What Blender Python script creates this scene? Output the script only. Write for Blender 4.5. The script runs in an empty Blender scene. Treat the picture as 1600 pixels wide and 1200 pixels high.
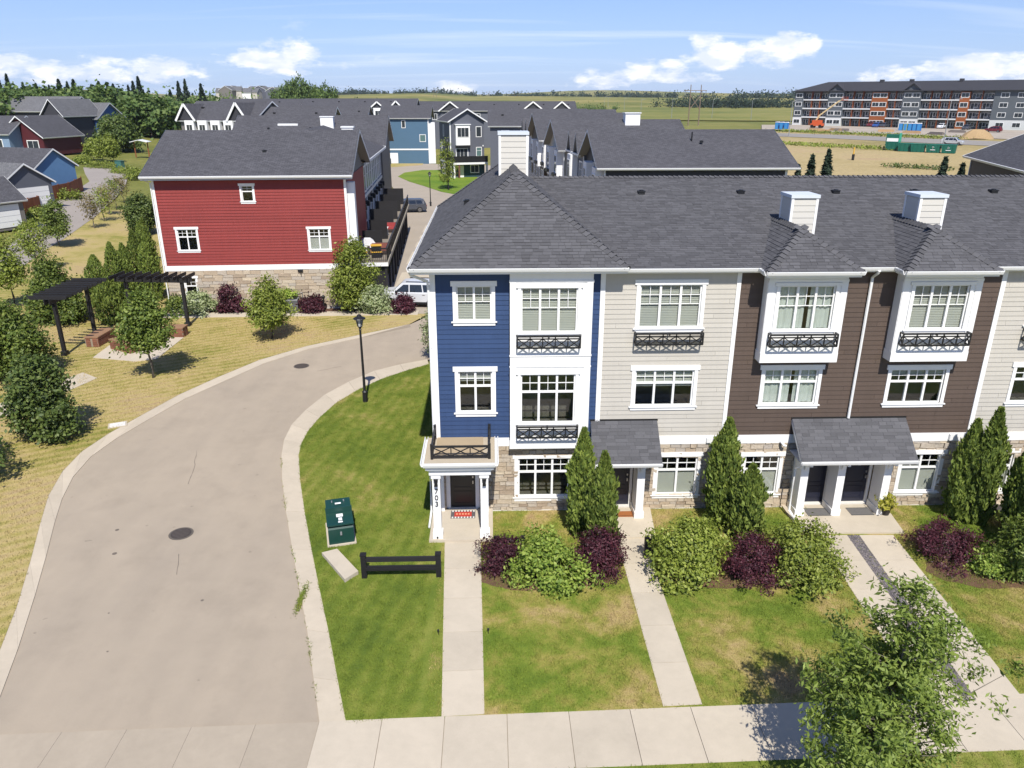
import bpy, bmesh, math, random
import numpy as np
from mathutils import Matrix, Vector

SC = bpy.context.scene
COL = SC.collection
R = math.radians

# ------------------------------------------------------------------ camera
CAM = np.array([1.962, -24.4, 14.2])
PITCH, YAW, FPX = R(20.667), R(1.583), 1185.0
cam_data = bpy.data.cameras.new('camera')
cam = bpy.data.objects.new('camera', cam_data)
COL.objects.link(cam)
cam.location = CAM
cam.rotation_euler = (R(90) - PITCH, 0, -YAW)
cam_data.sensor_fit = 'HORIZONTAL'
cam_data.sensor_width = 36.0
cam_data.lens = 36.0 * FPX / 1600.0
cam_data.clip_start = 0.2
cam_data.clip_end = 20000
SC.camera = cam

# ------------------------------------------------------------------ sun, sky, exposure
SUN_EL = R(51)
SUN_DIR = Vector((0.085, -1.0, 0)).normalized() * math.cos(SUN_EL) + Vector((0, 0, math.sin(SUN_EL)))
sun_data = bpy.data.lights.new('sun', 'SUN')
sun_data.energy = 5.0
sun_data.angle = R(0.53)
sun_data.color = (1.0, 0.955, 0.88)
sun = bpy.data.objects.new('sun', sun_data)
COL.objects.link(sun)
sun.rotation_euler = (-SUN_DIR).to_track_quat('-Z', 'Y').to_euler()
sun.location = (20, -60, 80)
SC.view_settings.view_transform = 'Standard'
SC.view_settings.look = 'None'
SC.view_settings.gamma = 1.0
SC.view_settings.exposure = 0.30
SC.view_settings.use_curve_mapping = False

W = bpy.data.worlds.new('World')
SC.world = W
W.use_nodes = True


def build_world():
    nt = W.node_tree
    nt.nodes.clear()
    N, L = nt.nodes.new, nt.links.new
    out = N('ShaderNodeOutputWorld')
    bg = N('ShaderNodeBackground')
    bg.inputs['Strength'].default_value = 0.086
    sky = N('ShaderNodeTexSky')
    sky.sky_type = 'NISHITA'
    sky.sun_disc = False
    sky.sun_elevation = SUN_EL
    sky.sun_rotation = math.atan2(SUN_DIR.x, SUN_DIR.y)
    sky.altitude = 500
    sky.air_density = 1.0
    sky.dust_density = 0.6
    sky.ozone_density = 2.2
    tc = N('ShaderNodeTexCoord')
    sep = N('ShaderNodeSeparateXYZ')
    L(tc.outputs['Generated'], sep.inputs[0])

    def math_(op, a, b=None, clamp=False):
        n = N('ShaderNodeMath')
        n.operation = op
        n.use_clamp = clamp
        for i, v in enumerate((a, b)):
            if v is None:
                continue
            if isinstance(v, (int, float)):
                n.inputs[i].default_value = v
            else:
                L(v, n.inputs[i])
        return n.outputs[0]
    az = math_('ARCTAN2', sep.outputs[0], sep.outputs[1])          # azimuth from +y, to the right
    el = math_('ARCSINE', sep.outputs[2])
    comb = N('ShaderNodeCombineXYZ')
    L(az, comb.inputs[0])
    L(math_('MULTIPLY', el, 2.2), comb.inputs[1])
    # billowy noise
    n1 = N('ShaderNodeTexNoise')
    n1.inputs['Scale'].default_value = 19
    n1.inputs['Detail'].default_value = 9
    n1.inputs['Roughness'].default_value = 0.62
    L(comb.outputs[0], n1.inputs['Vector'])
    n2 = N('ShaderNodeTexNoise')
    n2.inputs['Scale'].default_value = 4.2
    n2.inputs['Detail'].default_value = 3
    L(comb.outputs[0], n2.inputs['Vector'])
    # cumulus: centre azimuth, elevation, half sizes (radians), weight
    total = None
    for (a, e, ra, re, wt) in CLOUDS:
        da = math_('DIVIDE', math_('SUBTRACT', az, a), ra)
        de0 = math_('SUBTRACT', el, e)
        # flat-bottomed: compress below the centre
        de = math_('ADD', math_('DIVIDE', math_('MAXIMUM', de0, 0.0), re), math_('DIVIDE', math_('MINIMUM', de0, 0.0), re * 0.62))
        d2 = math_('ADD', math_('MULTIPLY', da, da), math_('MULTIPLY', de, de))
        m = math_('MULTIPLY', math_('SUBTRACT', 1.0, d2, True), wt)
        total = m if total is None else math_('MAXIMUM', total, m)
    # a loose band of fair-weather cumulus goes round the whole sky
    band = math_('SUBTRACT', 1.0, math_('ABSOLUTE', math_('DIVIDE', math_('SUBTRACT', el, 0.035), 0.075)), True)
    band = math_('MULTIPLY', band, math_('MULTIPLY', math_('SUBTRACT', n2.outputs[0], 0.56, True), 3.4))
    total = math_('MAXIMUM', total, band)
    body = math_('MULTIPLY', math_('SUBTRACT', math_('ADD', math_('MULTIPLY', total, 0.62), math_('MULTIPLY', math_('SUBTRACT', n1.outputs[0], 0.5), 2.0)), 0.25), 3.4, True)
    body = math_('MULTIPLY', body, math_('MULTIPLY', total, 4.0, True))
    # thin cirrus on a high sheet
    zz = math_('ADD', math_('MAXIMUM', sep.outputs[2], 0.0), 0.12)
    pc = N('ShaderNodeCombineXYZ')
    L(math_('DIVIDE', sep.outputs[0], zz), pc.inputs[0])
    L(math_('MULTIPLY', math_('DIVIDE', sep.outputs[1], zz), 3.0), pc.inputs[1])
    mp = N('ShaderNodeMapping')
    mp.inputs['Rotation'].default_value = (0, 0, R(14))
    mp.inputs['Scale'].default_value = (0.35, 1.0, 1.0)
    L(pc.outputs[0], mp.inputs[0])
    n3 = N('ShaderNodeTexNoise')
    n3.inputs['Scale'].default_value = 0.75
    n3.inputs['Detail'].default_value = 6
    n3.inputs['Roughness'].default_value = 0.55
    n3.inputs['Distortion'].default_value = 0.6
    L(mp.outputs[0], n3.inputs['Vector'])
    cir = math_('MULTIPLY', math_('SUBTRACT', n3.outputs[0], 0.52, True), 3.2, True)
    cir = math_('MULTIPLY', cir, 0.62)
    # pale air low down
    low = math_('POWER', math_('SUBTRACT', 1.0, math_('MULTIPLY', math_('MAXIMUM', el, 0.0), 2.6), True), 2.2)
    mixh = N('ShaderNodeMix')
    mixh.data_type = 'RGBA'
    L(math_('MULTIPLY', low, 0.72), mixh.inputs[0])
    gain = N('ShaderNodeVectorMath')
    gain.operation = 'MULTIPLY'
    gain.inputs[1].default_value = (0.70, 0.88, 1.30)
    L(sky.outputs[0], gain.inputs[0])
    L(gain.outputs[0], mixh.inputs[6])
    mixh.inputs[7].default_value = (5.3, 6.7, 9.8, 1)
    mixc = N('ShaderNodeMix')
    mixc.data_type = 'RGBA'
    L(cir, mixc.inputs[0])
    L(mixh.outputs[2], mixc.inputs[6])
    mixc.inputs[7].default_value = (9.4, 10.0, 11.0, 1)
    # cumulus colour: white tops, greyer bases
    shade = N('ShaderNodeMix')
    shade.data_type = 'RGBA'
    n4 = N('ShaderNodeTexNoise')
    n4.inputs['Scale'].default_value = 30
    n4.inputs['Detail'].default_value = 5
    L(comb.outputs[0], n4.inputs['Vector'])
    L(math_('MULTIPLY', math_('SUBTRACT', n4.outputs[0], 0.42), 3.5, True), shade.inputs[0])
    shade.inputs[6].default_value = (8.2, 8.9, 10.4, 1)
    shade.inputs[7].default_value = (12.6, 12.3, 12.0, 1)
    mixb = N('ShaderNodeMix')
    mixb.data_type = 'RGBA'
    L(body, mixb.inputs[0])
    L(mixc.outputs[2], mixb.inputs[6])
    L(shade.outputs[2], mixb.inputs[7])
    L(mixb.outputs[2], bg.inputs['Color'])
    L(bg.outputs[0], out.inputs['Surface'])


# ------------------------------------------------------------------ surveying helpers (photo pixels -> ground / plane points)
_fw = np.array([math.sin(YAW) * math.cos(PITCH), math.cos(YAW) * math.cos(PITCH), -math.sin(PITCH)])
_rt = np.array([math.cos(YAW), -math.sin(YAW), 0])
_up = np.cross(_rt, _fw)


def ray(x, y):
    return _fw + _rt * (x - 800) / FPX - _up * (y - 600) / FPX


def terrain(x, y):
    """Height of the land: level round the houses, climbing to the left, to the far right and to the horizon."""
    z = 0.07 * min(max(-x - 24.0, 0.0), 75.0)
    z += 0.0214 * min(max(x + y - 150.0, 0.0), 187.0)
    d = math.hypot(x, y)
    z += 0.0075 * max(d - 500.0, 0.0)
    return z


def G(x, y, z=0.0):
    d = ray(x, y)
    t = (z - CAM[2]) / d[2]
    p = CAM + d * t
    return Vector(p)


def GT(px, py):
    """Photo pixel -> point on the terrain."""
    d = ray(px, py)
    lo, hi = 1.0, 6000.0
    t = lo
    step = 1.0
    while t < hi:
        p = CAM + d * t
        if p[2] <= terrain(p[0], p[1]):
            a, b = t - step, t
            for _ in range(30):
                m = 0.5 * (a + b)
                q = CAM + d * m
                if q[2] <= terrain(q[0], q[1]):
                    b = m
                else:
                    a = m
            q = CAM + d * b
            return Vector(q)
        step = max(0.5, t * 0.01)
        t += step
    return Vector(CAM + d * hi)


def AZ(px, py):
    d = ray(px, py)
    return math.atan2(d[0], d[1]), math.atan2(d[2], math.hypot(d[0], d[1]))


def _cl(px, py, wpx, hpx, wt):
    a, e = AZ(px, py)
    a2, _ = AZ(px + wpx, py)
    _, e2 = AZ(px, py - hpx)
    return (a, e, abs(a2 - a) * 1.15, abs(e2 - e) * 1.2, wt)


CLOUDS = [_cl(435, 96, 105, 40, 1.0), _cl(60, 112, 110, 34, 0.95), _cl(220, 116, 120, 30, 0.9),
          _cl(1115, 92, 62, 42, 1.0), _cl(1030, 116, 110, 26, 0.9), _cl(1222, 86, 72, 38, 1.0),
          _cl(930, 130, 62, 20, 0.9), _cl(1545, 112, 125, 32, 0.95), _cl(1410, 122, 90, 20, 0.8),
          _cl(720, 138, 60, 14, 0.7), _cl(1690, 104, 80, 34, 0.9), _cl(-120, 104, 90, 34, 0.9)]
build_world()

# ------------------------------------------------------------------ materials
MATS = {}


def _nodes(name):
    m = bpy.data.materials.new(name)
    m.use_nodes = True
    nt = m.node_tree
    nt.nodes.clear()
    out = nt.nodes.new('ShaderNodeOutputMaterial')
    MATS[name] = m
    return m, nt, out


def _math(nt, op, a, b=None, clamp=False):
    n = nt.nodes.new('ShaderNodeMath')
    n.operation = op
    n.use_clamp = clamp
    for i, v in enumerate((a, b)):
        if v is None:
            continue
        if isinstance(v, (int, float)):
            n.inputs[i].default_value = v
        else:
            nt.links.new(v, n.inputs[i])
    return n.outputs[0]


def _noise(nt, vec, scale, detail=3, rough=0.55, dist=0.0):
    n = nt.nodes.new('ShaderNodeTexNoise')
    n.inputs['Scale'].default_value = scale
    n.inputs['Detail'].default_value = detail
    n.inputs['Roughness'].default_value = rough
    n.inputs['Distortion'].default_value = dist
    if vec is not None:
        nt.links.new(vec, n.inputs['Vector'])
    return n.outputs[0]


def _mix(nt, fac, a, b, blend='MIX'):
    n = nt.nodes.new('ShaderNodeMix')
    n.data_type = 'RGBA'
    n.blend_type = blend
    for i, v in ((0, fac), (6, a), (7, b)):
        if isinstance(v, (int, float)):
            n.inputs[i].default_value = v
        elif isinstance(v, (tuple, list)):
            n.inputs[i].default_value = (v[0], v[1], v[2], 1)
        else:
            nt.links.new(v, n.inputs[i])
    return n.outputs[2]


def _ramp(nt, fac, stops):
    n = nt.nodes.new('ShaderNodeValToRGB')
    el = n.color_ramp.elements
    while len(el) < len(stops):
        el.new(0.5)
    for e, (p, c) in zip(el, stops):
        e.position = p
        e.color = (c[0], c[1], c[2], 1)
    nt.links.new(fac, n.inputs[0])
    return n.outputs[0]


def _scale(nt, col, fac):
    n = nt.nodes.new('ShaderNodeVectorMath')
    n.operation = 'SCALE'
    if isinstance(col, (tuple, list)):
        n.inputs[0].default_value = col[:3]
    else:
        nt.links.new(col, n.inputs[0])
    nt.links.new(fac, n.inputs[3])
    return n.outputs[0]


def _pos(nt):
    return nt.nodes.new('ShaderNodeNewGeometry').outputs['Position']


def _princ(nt, out, col, rough=0.7, spec=0.3, metal=0.0, bump=None, bstr=0.3, bdist=0.01):
    p = nt.nodes.new('ShaderNodeBsdfPrincipled')
    if isinstance(col, (tuple, list)):
        p.inputs['Base Color'].default_value = (col[0], col[1], col[2], 1)
    else:
        nt.links.new(col, p.inputs['Base Color'])
    p.inputs['Roughness'].default_value = rough
    p.inputs['Specular IOR Level'].default_value = spec
    p.inputs['Metallic'].default_value = metal
    if bump is not None:
        b = nt.nodes.new('ShaderNodeBump')
        b.inputs['Strength'].default_value = bstr
        b.inputs['Distance'].default_value = bdist
        nt.links.new(bump, b.inputs['Height'])
        nt.links.new(b.outputs[0], p.inputs['Normal'])
    nt.links.new(p.outputs[0], out.inputs['Surface'])
    return p


def M(name, col, rough=0.7, big=0.10, bscale=1.5, fine=0.08, fscale=40, rnd=0.0, spec=0.3, metal=0.0, bump=0.0, streak=0.0):
    """Painted / mineral surface: colour broken up by large and fine noise and per-object variation."""
    if name in MATS:
        return MATS[name]
    m, nt, out = _nodes(name)
    p = _pos(nt)
    nb = _noise(nt, p, bscale, 4)
    nf = _noise(nt, p, fscale, 2)
    f = _math(nt, 'ADD', 1.0, _math(nt, 'MULTIPLY', _math(nt, 'SUBTRACT', nb, 0.5), 2 * big))
    f = _math(nt, 'ADD', f, _math(nt, 'MULTIPLY', _math(nt, 'SUBTRACT', nf, 0.5), 2 * fine))
    if streak:
        mp = nt.nodes.new('ShaderNodeMapping')
        mp.inputs['Scale'].default_value = (5.0, 5.0, 0.35)
        nt.links.new(p, mp.inputs[0])
        st = _noise(nt, mp.outputs[0], 1.0, 5, 0.65)
        f = _math(nt, 'ADD', f, _math(nt, 'MULTIPLY', _math(nt, 'SUBTRACT', st, 0.5), 2 * streak))
    if rnd:
        oi = nt.nodes.new('ShaderNodeObjectInfo')
        f = _math(nt, 'ADD', f, _math(nt, 'MULTIPLY', _math(nt, 'SUBTRACT', oi.outputs['Random'], 0.5), 2 * rnd))
    _princ(nt, out, _scale(nt, col, f), rough, spec, metal, nf if bump else None, bump, 0.01)
    return m


def m_leaf(name, cols, trans=0.35, rough=0.55):
    """Leaves: each leaf takes its own tone, light passes through."""
    m, nt, out = _nodes(name)
    g = nt.nodes.new('ShaderNodeNewGeometry')
    oi = nt.nodes.new('ShaderNodeObjectInfo')
    nb = _noise(nt, g.outputs['Position'], 1.3, 3)
    fac = _math(nt, 'ADD', _math(nt, 'MULTIPLY', g.outputs['Random Per Island'], 0.62),
                _math(nt, 'MULTIPLY', nb, 0.38))
    n = len(cols)
    c = _ramp(nt, fac, [(0.08 + 0.84 * i / (n - 1), cc) for i, cc in enumerate(cols)])
    c = _scale(nt, c, _math(nt, 'ADD', 0.88, _math(nt, 'MULTIPLY', oi.outputs['Random'], 0.24)))
    d = nt.nodes.new('ShaderNodeBsdfPrincipled')
    nt.links.new(c, d.inputs['Base Color'])
    d.inputs['Roughness'].default_value = rough
    d.inputs['Specular IOR Level'].default_value = 0.35
    t = nt.nodes.new('ShaderNodeBsdfTranslucent')
    nt.links.new(_mix(nt, 1.0, c, (1.0, 1.15, 0.55), 'MULTIPLY'), t.inputs['Color'])
    mx = nt.nodes.new('ShaderNodeMixShader')
    mx.inputs[0].default_value = trans
    nt.links.new(d.outputs[0], mx.inputs[1])
    nt.links.new(t.outputs[0], mx.inputs[2])
    nt.links.new(mx.outputs[0], out.inputs['Surface'])
    return m


def m_grass(name, stops, s1=0.25, s2=1.4, fine=22, stripes=0.0, rot=0.0, blade=False):
    m, nt, out = _nodes(name)
    p = _pos(nt)
    a = _noise(nt, p, s1, 4, 0.6, 0.4)
    b = _noise(nt, p, s2, 8, 0.72, 0.3)
    c = _noise(nt, p, fine, 3, 0.7)
    f = _math(nt, 'ADD', _math(nt, 'MULTIPLY', a, 0.62), _math(nt, 'MULTIPLY', b, 0.38))
    if stripes:
        mp = nt.nodes.new('ShaderNodeMapping')
        mp.inputs['Rotation'].default_value = (0, 0, rot)
        nt.links.new(p, mp.inputs[0])
        w = nt.nodes.new('ShaderNodeTexWave')
        w.inputs['Scale'].default_value = 0.55
        w.inputs['Distortion'].default_value = 2.5
        w.inputs['Detail'].default_value = 2
        nt.links.new(mp.outputs[0], w.inputs['Vector'])
        f = _math(nt, 'ADD', f, _math(nt, 'MULTIPLY', _math(nt, 'SUBTRACT', w.outputs['Fac'], 0.5), stripes))
    f = _math(nt, 'ADD', _math(nt, 'MULTIPLY', _math(nt, 'SUBTRACT', f, 0.5), 3.3), 0.5, True)
    col = _ramp(nt, f, stops)
    k = _math(nt, 'ADD', 0.55, _math(nt, 'MULTIPLY', c, 0.9))
    if blade:
        g = nt.nodes.new('ShaderNodeNewGeometry')
        k = _math(nt, 'MULTIPLY', k, _math(nt, 'ADD', 0.72, _math(nt, 'MULTIPLY', g.outputs['Random Per Island'], 0.6)))
    col = _scale(nt, col, k)
    _princ(nt, out, col, 0.85, 0.15, 0, c, 0.6, 0.03)
    return m


def m_roof_far(name, col):
    """Shingle roof seen from afar: courses and tabs in the roof's own uv (metres)."""
    m, nt, out = _nodes(name)
    uv = nt.nodes.new('ShaderNodeUVMap')
    br = nt.nodes.new('ShaderNodeTexBrick')
    br.inputs['Scale'].default_value = 1.0
    br.inputs['Brick Width'].default_value = 0.34
    br.inputs['Row Height'].default_value = 0.15
    br.inputs['Mortar Size'].default_value = 0.012
    br.inputs['Bias'].default_value = 0.0
    br.inputs['Color1'].default_value = (0.84, 0.84, 0.84, 1)
    br.inputs['Color2'].default_value = (1.2, 1.2, 1.2, 1)
    br.inputs['Mortar'].default_value = (0.5, 0.5, 0.5, 1)
    nt.links.new(uv.outputs[0], br.inputs['Vector'])
    p = _pos(nt)
    n1 = _noise(nt, p, 0.35, 3)
    n2 = _noise(nt, p, 6, 4, 0.8)
    k = _math(nt, 'ADD', 0.35, _math(nt, 'ADD', _math(nt, 'MULTIPLY', n1, 0.25), _math(nt, 'MULTIPLY', n2, 1.05)))
    c = _mix(nt, 1.0, br.outputs[0], col, 'MULTIPLY')
    _princ(nt, out, _scale(nt, c, k), 0.9, 0.2, 0, br.outputs['Fac'], 0.4, 0.01)
    return m


def m_tab(name, col):
    """Single shingle: each tab its own grey."""
    m, nt, out = _nodes(name)
    g = nt.nodes.new('ShaderNodeNewGeometry')
    oi = nt.nodes.new('ShaderNodeObjectInfo')
    n1 = _noise(nt, g.outputs['Position'], 0.5, 3)
    n2 = _noise(nt, g.outputs['Position'], 60, 2, 0.7)
    r = _math(nt, 'FRACT', _math(nt, 'ADD', g.outputs['Random Per Island'], oi.outputs['Random']))
    k = _math(nt, 'ADD', 0.45, _math(nt, 'ADD', _math(nt, 'MULTIPLY', r, 0.34), _math(nt, 'MULTIPLY', n2, 0.62)))
    k = _math(nt, 'ADD', k, _math(nt, 'MULTIPLY', n1, 0.2))
    _princ(nt, out, _scale(nt, col, k), 0.92, 0.15, 0, n2, 0.4, 0.005)
    return m


def m_stone(name):
    m, nt, out = _nodes(name)
    oi = nt.nodes.new('ShaderNodeObjectInfo')
    p = _pos(nt)
    c = _ramp(nt, oi.outputs['Random'], [(0.0, (0.30, 0.235, 0.175)), (0.25, (0.41, 0.33, 0.24)), (0.5, (0.47, 0.395, 0.30)),
                                         (0.75, (0.38, 0.335, 0.285)), (1.0, (0.50, 0.42, 0.31))])
    n2 = _noise(nt, p, 14, 5, 0.7)
    k = _math(nt, 'ADD', 0.62, _math(nt, 'MULTIPLY', n2, 0.8))
    _princ(nt, out, _scale(nt, c, k), 0.9, 0.2, 0, n2, 0.8, 0.02)
    return m


def m_glass(name, tint=(0.9, 0.95, 0.95), refl=0.16):
    """Window glass: clear pane with a sky reflection that grows at grazing angles."""
    m, nt, out = _nodes(name)
    lw = nt.nodes.new('ShaderNodeLayerWeight')
    lw.inputs['Blend'].default_value = 0.5
    f = _math(nt, 'ADD', refl - 0.03, _math(nt, 'MULTIPLY', _math(nt, 'POWER', lw.outputs['Facing'], 4.0), 0.6), True)
    t = nt.nodes.new('ShaderNodeBsdfTransparent')
    t.inputs['Color'].default_value = (*tint, 1)
    gl = nt.nodes.new('ShaderNodeBsdfGlossy')
    gl.inputs['Roughness'].default_value = 0.02
    mx = nt.nodes.new('ShaderNodeMixShader')
    nt.links.new(f, mx.inputs[0])
    nt.links.new(t.outputs[0], mx.inputs[1])
    nt.links.new(gl.outputs[0], mx.inputs[2])
    nt.links.new(mx.outputs[0], out.inputs['Surface'])
    return m


def m_asphalt(name, col, tan):
    m, nt, out = _nodes(name)
    p = _pos(nt)
    a = _noise(nt, p, 0.16, 5, 0.65, 0.1)
    b = _noise(nt, p, 1.1, 4, 0.6)
    c = _noise(nt, p, 38, 4, 0.85)
    mp = nt.nodes.new('ShaderNodeMapping')
    mp.inputs['Scale'].default_value = (1.0, 0.12, 1.0)
    nt.links.new(p, mp.inputs[0])
    w = _noise(nt, mp.outputs[0], 0.9, 4, 0.6, 0.1)
    f = _math(nt, 'ADD', _math(nt, 'MULTIPLY', a, 0.6), _math(nt, 'MULTIPLY', w, 0.4))
    f = _math(nt, 'ADD', _math(nt, 'MULTIPLY', _math(nt, 'SUBTRACT', f, 0.5), 2.4), 0.5, True)
    cc = _mix(nt, f, col, tan)
    k = _math(nt, 'ADD', 0.72, _math(nt, 'ADD', _math(nt, 'MULTIPLY', b, 0.16), _math(nt, 'MULTIPLY', c, 0.50)))
    # oil spots and darker worn patches
    sp = _math(nt, 'GREATER_THAN', _noise(nt, p, 2.3, 2, 0.5), 0.735)
    k = _math(nt, 'MULTIPLY', k, _math(nt, 'SUBTRACT', 1.0, _math(nt, 'MULTIPLY', sp, 0.22)))
    pt = _math(nt, 'MULTIPLY', _math(nt, 'SUBTRACT', _noise(nt, p, 0.5, 6, 0.7, 0.2), 0.5, True), 0.45)
    k = _math(nt, 'MULTIPLY', k, _math(nt, 'SUBTRACT', 1.03, pt))
    _princ(nt, out, _scale(nt, cc, k), 0.9, 0.2, 0, c, 0.4, 0.01)
    return m


def m_concrete(name, col, rnd=0.05):
    m, nt, out = _nodes(name)
    p = _pos(nt)
    oi = nt.nodes.new('ShaderNodeObjectInfo')
    a = _noise(nt, p, 0.9, 5, 0.65, 0.4)
    c = _noise(nt, p, 55, 3, 0.7)
    s = _noise(nt, p, 4.5, 3, 0.6)
    k = _math(nt, 'ADD', 0.70, _math(nt, 'ADD', _math(nt, 'MULTIPLY', a, 0.30), _math(nt, 'MULTIPLY', c, 0.16)))
    k = _math(nt, 'ADD', k, _math(nt, 'MULTIPLY', s, 0.12))
    k = _math(nt, 'ADD', k, _math(nt, 'MULTIPLY', _math(nt, 'SUBTRACT', oi.outputs['Random'], 0.5), 2 * rnd))
    _princ(nt, out, _scale(nt, col, k), 0.88, 0.2, 0, c, 0.25, 0.005)
    return m


WHITE = M('white_trim_paint', (0.78, 0.775, 0.76), 0.5, 0.05, 1.0, 0.03, 30, streak=0.05)
WHITE2 = M('white_metal', (0.74, 0.74, 0.73), 0.4, 0.03, 1.0, 0.03, 30, spec=0.5)
BLUE = M('blue_siding', (0.032, 0.061, 0.142), 0.55, 0.12, 0.8, 0.06, 25, rnd=0.06, streak=0.14)
BEIGE = M('beige_siding', (0.47, 0.44, 0.385), 0.6, 0.05, 0.8, 0.04, 25, rnd=0.035, streak=0.07)
BROWN = M('brown_siding', (0.092, 0.066, 0.052), 0.6, 0.08, 0.8, 0.06, 25, rnd=0.06, streak=0.12)
RED = M('red_siding', (0.235, 0.039, 0.034), 0.6, 0.09, 0.5, 0.06, 25, rnd=0.07, streak=0.12)
GREY = M('slate_grey_siding', (0.105, 0.112, 0.135), 0.6, 0.05, 0.8, 0.05, 25)
STEEL = M('steel_blue_siding', (0.07, 0.135, 0.205), 0.6, 0.05, 0.8, 0.05, 25)
GREIGE = M('grey_brown_siding', (0.16, 0.148, 0.135), 0.6, 0.05, 0.8, 0.05, 25)
CHARC = M('charcoal_siding', (0.045, 0.045, 0.052), 0.6, 0.05, 0.8, 0.05, 25)
MAROON = M('maroon_siding', (0.085, 0.018, 0.022), 0.6, 0.05, 0.8, 0.05, 25)
BLACK = M('black_metal', (0.012, 0.012, 0.013), 0.45, 0.05, 2, 0.05, 40, spec=0.5)
BLACKW = M('black_stained_wood', (0.018, 0.017, 0.018), 0.6, 0.15, 4, 0.15, 40, rnd=0.2)
DOORM = M('navy_door_paint', (0.012, 0.014, 0.028), 0.4, 0.05, 2, 0.03, 40, spec=0.5)
DOORB = M('black_door_paint', (0.010, 0.010, 0.012), 0.35, 0.05, 2, 0.03, 40, spec=0.5)
TAB = m_tab('roof_shingle', (0.090, 0.089, 0.094))
ROOFM = m_roof_far('shingle_roof', (0.080, 0.079, 0.087))
ROOFL = m_roof_far('pale_shingle_roof', (0.135, 0.135, 0.14))
STONE = m_stone('ledge_stone')
MORTAR = M('stone_mortar', (0.27, 0.225, 0.17), 0.95, 0.1, 3, 0.2, 30)
GLASS = m_glass('window_glass', (0.88, 0.9, 0.88), 0.08)
GLASSR = m_glass('reflective_window_glass', (0.6, 0.68, 0.68), 0.30)
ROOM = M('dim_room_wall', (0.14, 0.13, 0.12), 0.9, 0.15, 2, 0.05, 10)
BLIND = M('window_blind', (0.52, 0.51, 0.48), 0.6, 0.05, 2, 0.02, 10)
CURTAIN = M('pale_curtain', (0.62, 0.65, 0.63), 0.85, 0.12, 6, 0.05, 20)
CONC = m_concrete('pale_concrete', (0.475, 0.415, 0.325))
CONCD = m_concrete('grimy_concrete', (0.365, 0.31, 0.238))
CONCG = m_concrete('kerb_concrete', (0.48, 0.415, 0.32))
CONCW = m_concrete('foundation_concrete', (0.62, 0.60, 0.56))
ASPH = m_asphalt('sun_bleached_asphalt', (0.288, 0.243, 0.188), (0.36, 0.30, 0.226))
BARK = M('bark', (0.10, 0.08, 0.062), 0.9, 0.2, 6, 0.2, 50, bump=0.5)
BARKG = M('grey_bark', (0.17, 0.15, 0.125), 0.9, 0.2, 6, 0.2, 50, bump=0.5)
GREENBOX = M('dark_green_enamel', (0.008, 0.045, 0.035), 0.4, 0.1, 3, 0.05, 30, spec=0.5)
DECK = M('tan_deck_membrane', (0.36, 0.28, 0.18), 0.8, 0.08, 2, 0.08, 40)
GRAVELM = M('grey_gravel', (0.115, 0.10, 0.105), 0.95, 0.2, 3, 0.5, 25, bump=0.8)
WOODF = M('red_cedar_fence', (0.25, 0.085, 0.035), 0.8, 0.15, 2, 0.15, 25, rnd=0.15)
MULCH = M('bark_mulch', (0.12, 0.065, 0.042), 0.95, 0.3, 3, 0.4, 30, bump=0.6)
DIRT = M('dry_dirt', (0.36, 0.25, 0.13), 0.95, 0.2, 0.15, 0.2, 3)
RUBBER = M('tyre_rubber', (0.012, 0.012, 0.012), 0.8)
CHROME = M('alloy_metal', (0.45, 0.45, 0.46), 0.3, 0.02, 2, 0.02, 20, metal=1.0)
GALV = M('galvanised_steel', (0.32, 0.33, 0.34), 0.55, 0.05, 2, 0.05, 20, metal=0.5)
CARGLASS = M('dark_car_glass', (0.012, 0.014, 0.017), 0.08, 0, 1, 0, 1, spec=0.8)

# ------------------------------------------------------------------ object helpers
CUBES = {}


def cube_mesh(mat):
    if mat.name not in CUBES:
        v = [(x, y, z) for x in (-.5, .5) for y in (-.5, .5) for z in (-.5, .5)]
        f = [(0, 1, 3, 2), (4, 6, 7, 5), (0, 4, 5, 1), (2, 3, 7, 6), (0, 2, 6, 4), (1, 5, 7, 3)]
        me = bpy.data.meshes.new('block_' + mat.name)
        me.from_pydata(v, [], f)
        me.materials.append(mat)
        CUBES[mat.name] = me
    return CUBES[mat.name]


ID = Matrix.Identity(4)
MTX = {}


def link(name, data, parent=None, mtx=None):
    o = bpy.data.objects.new(name, data)
    COL.objects.link(o)
    if parent is not None:
        o.parent = parent
    if mtx is not None:
        o.matrix_local = mtx
    return o


def box(name, par, mat, x0, x1, y0, y1, z0, z1, fr=ID):
    m = fr @ Matrix.Translation(((x0 + x1) / 2, (y0 + y1) / 2, (z0 + z1) / 2)) @ Matrix.Diagonal((x1 - x0, y1 - y0, z1 - z0, 1))
    o = link(name, cube_mesh(mat), par, m)
    MTX[o.name] = m
    return o


def thing(name, label, cat, loc=(0, 0, 0), rz=0.0, group=None):
    o = link(name, None)
    o.location = loc
    o.rotation_euler = (0, 0, rz)
    tag(o, label, cat, group)
    return o


def tag(o, label, cat, group=None):
    o['label'] = label
    o['category'] = cat
    if group:
        o['group'] = group
    return o


def structure(o, label=None):
    o['kind'] = 'structure'
    if label:
        o['label'] = label
    return o


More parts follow.
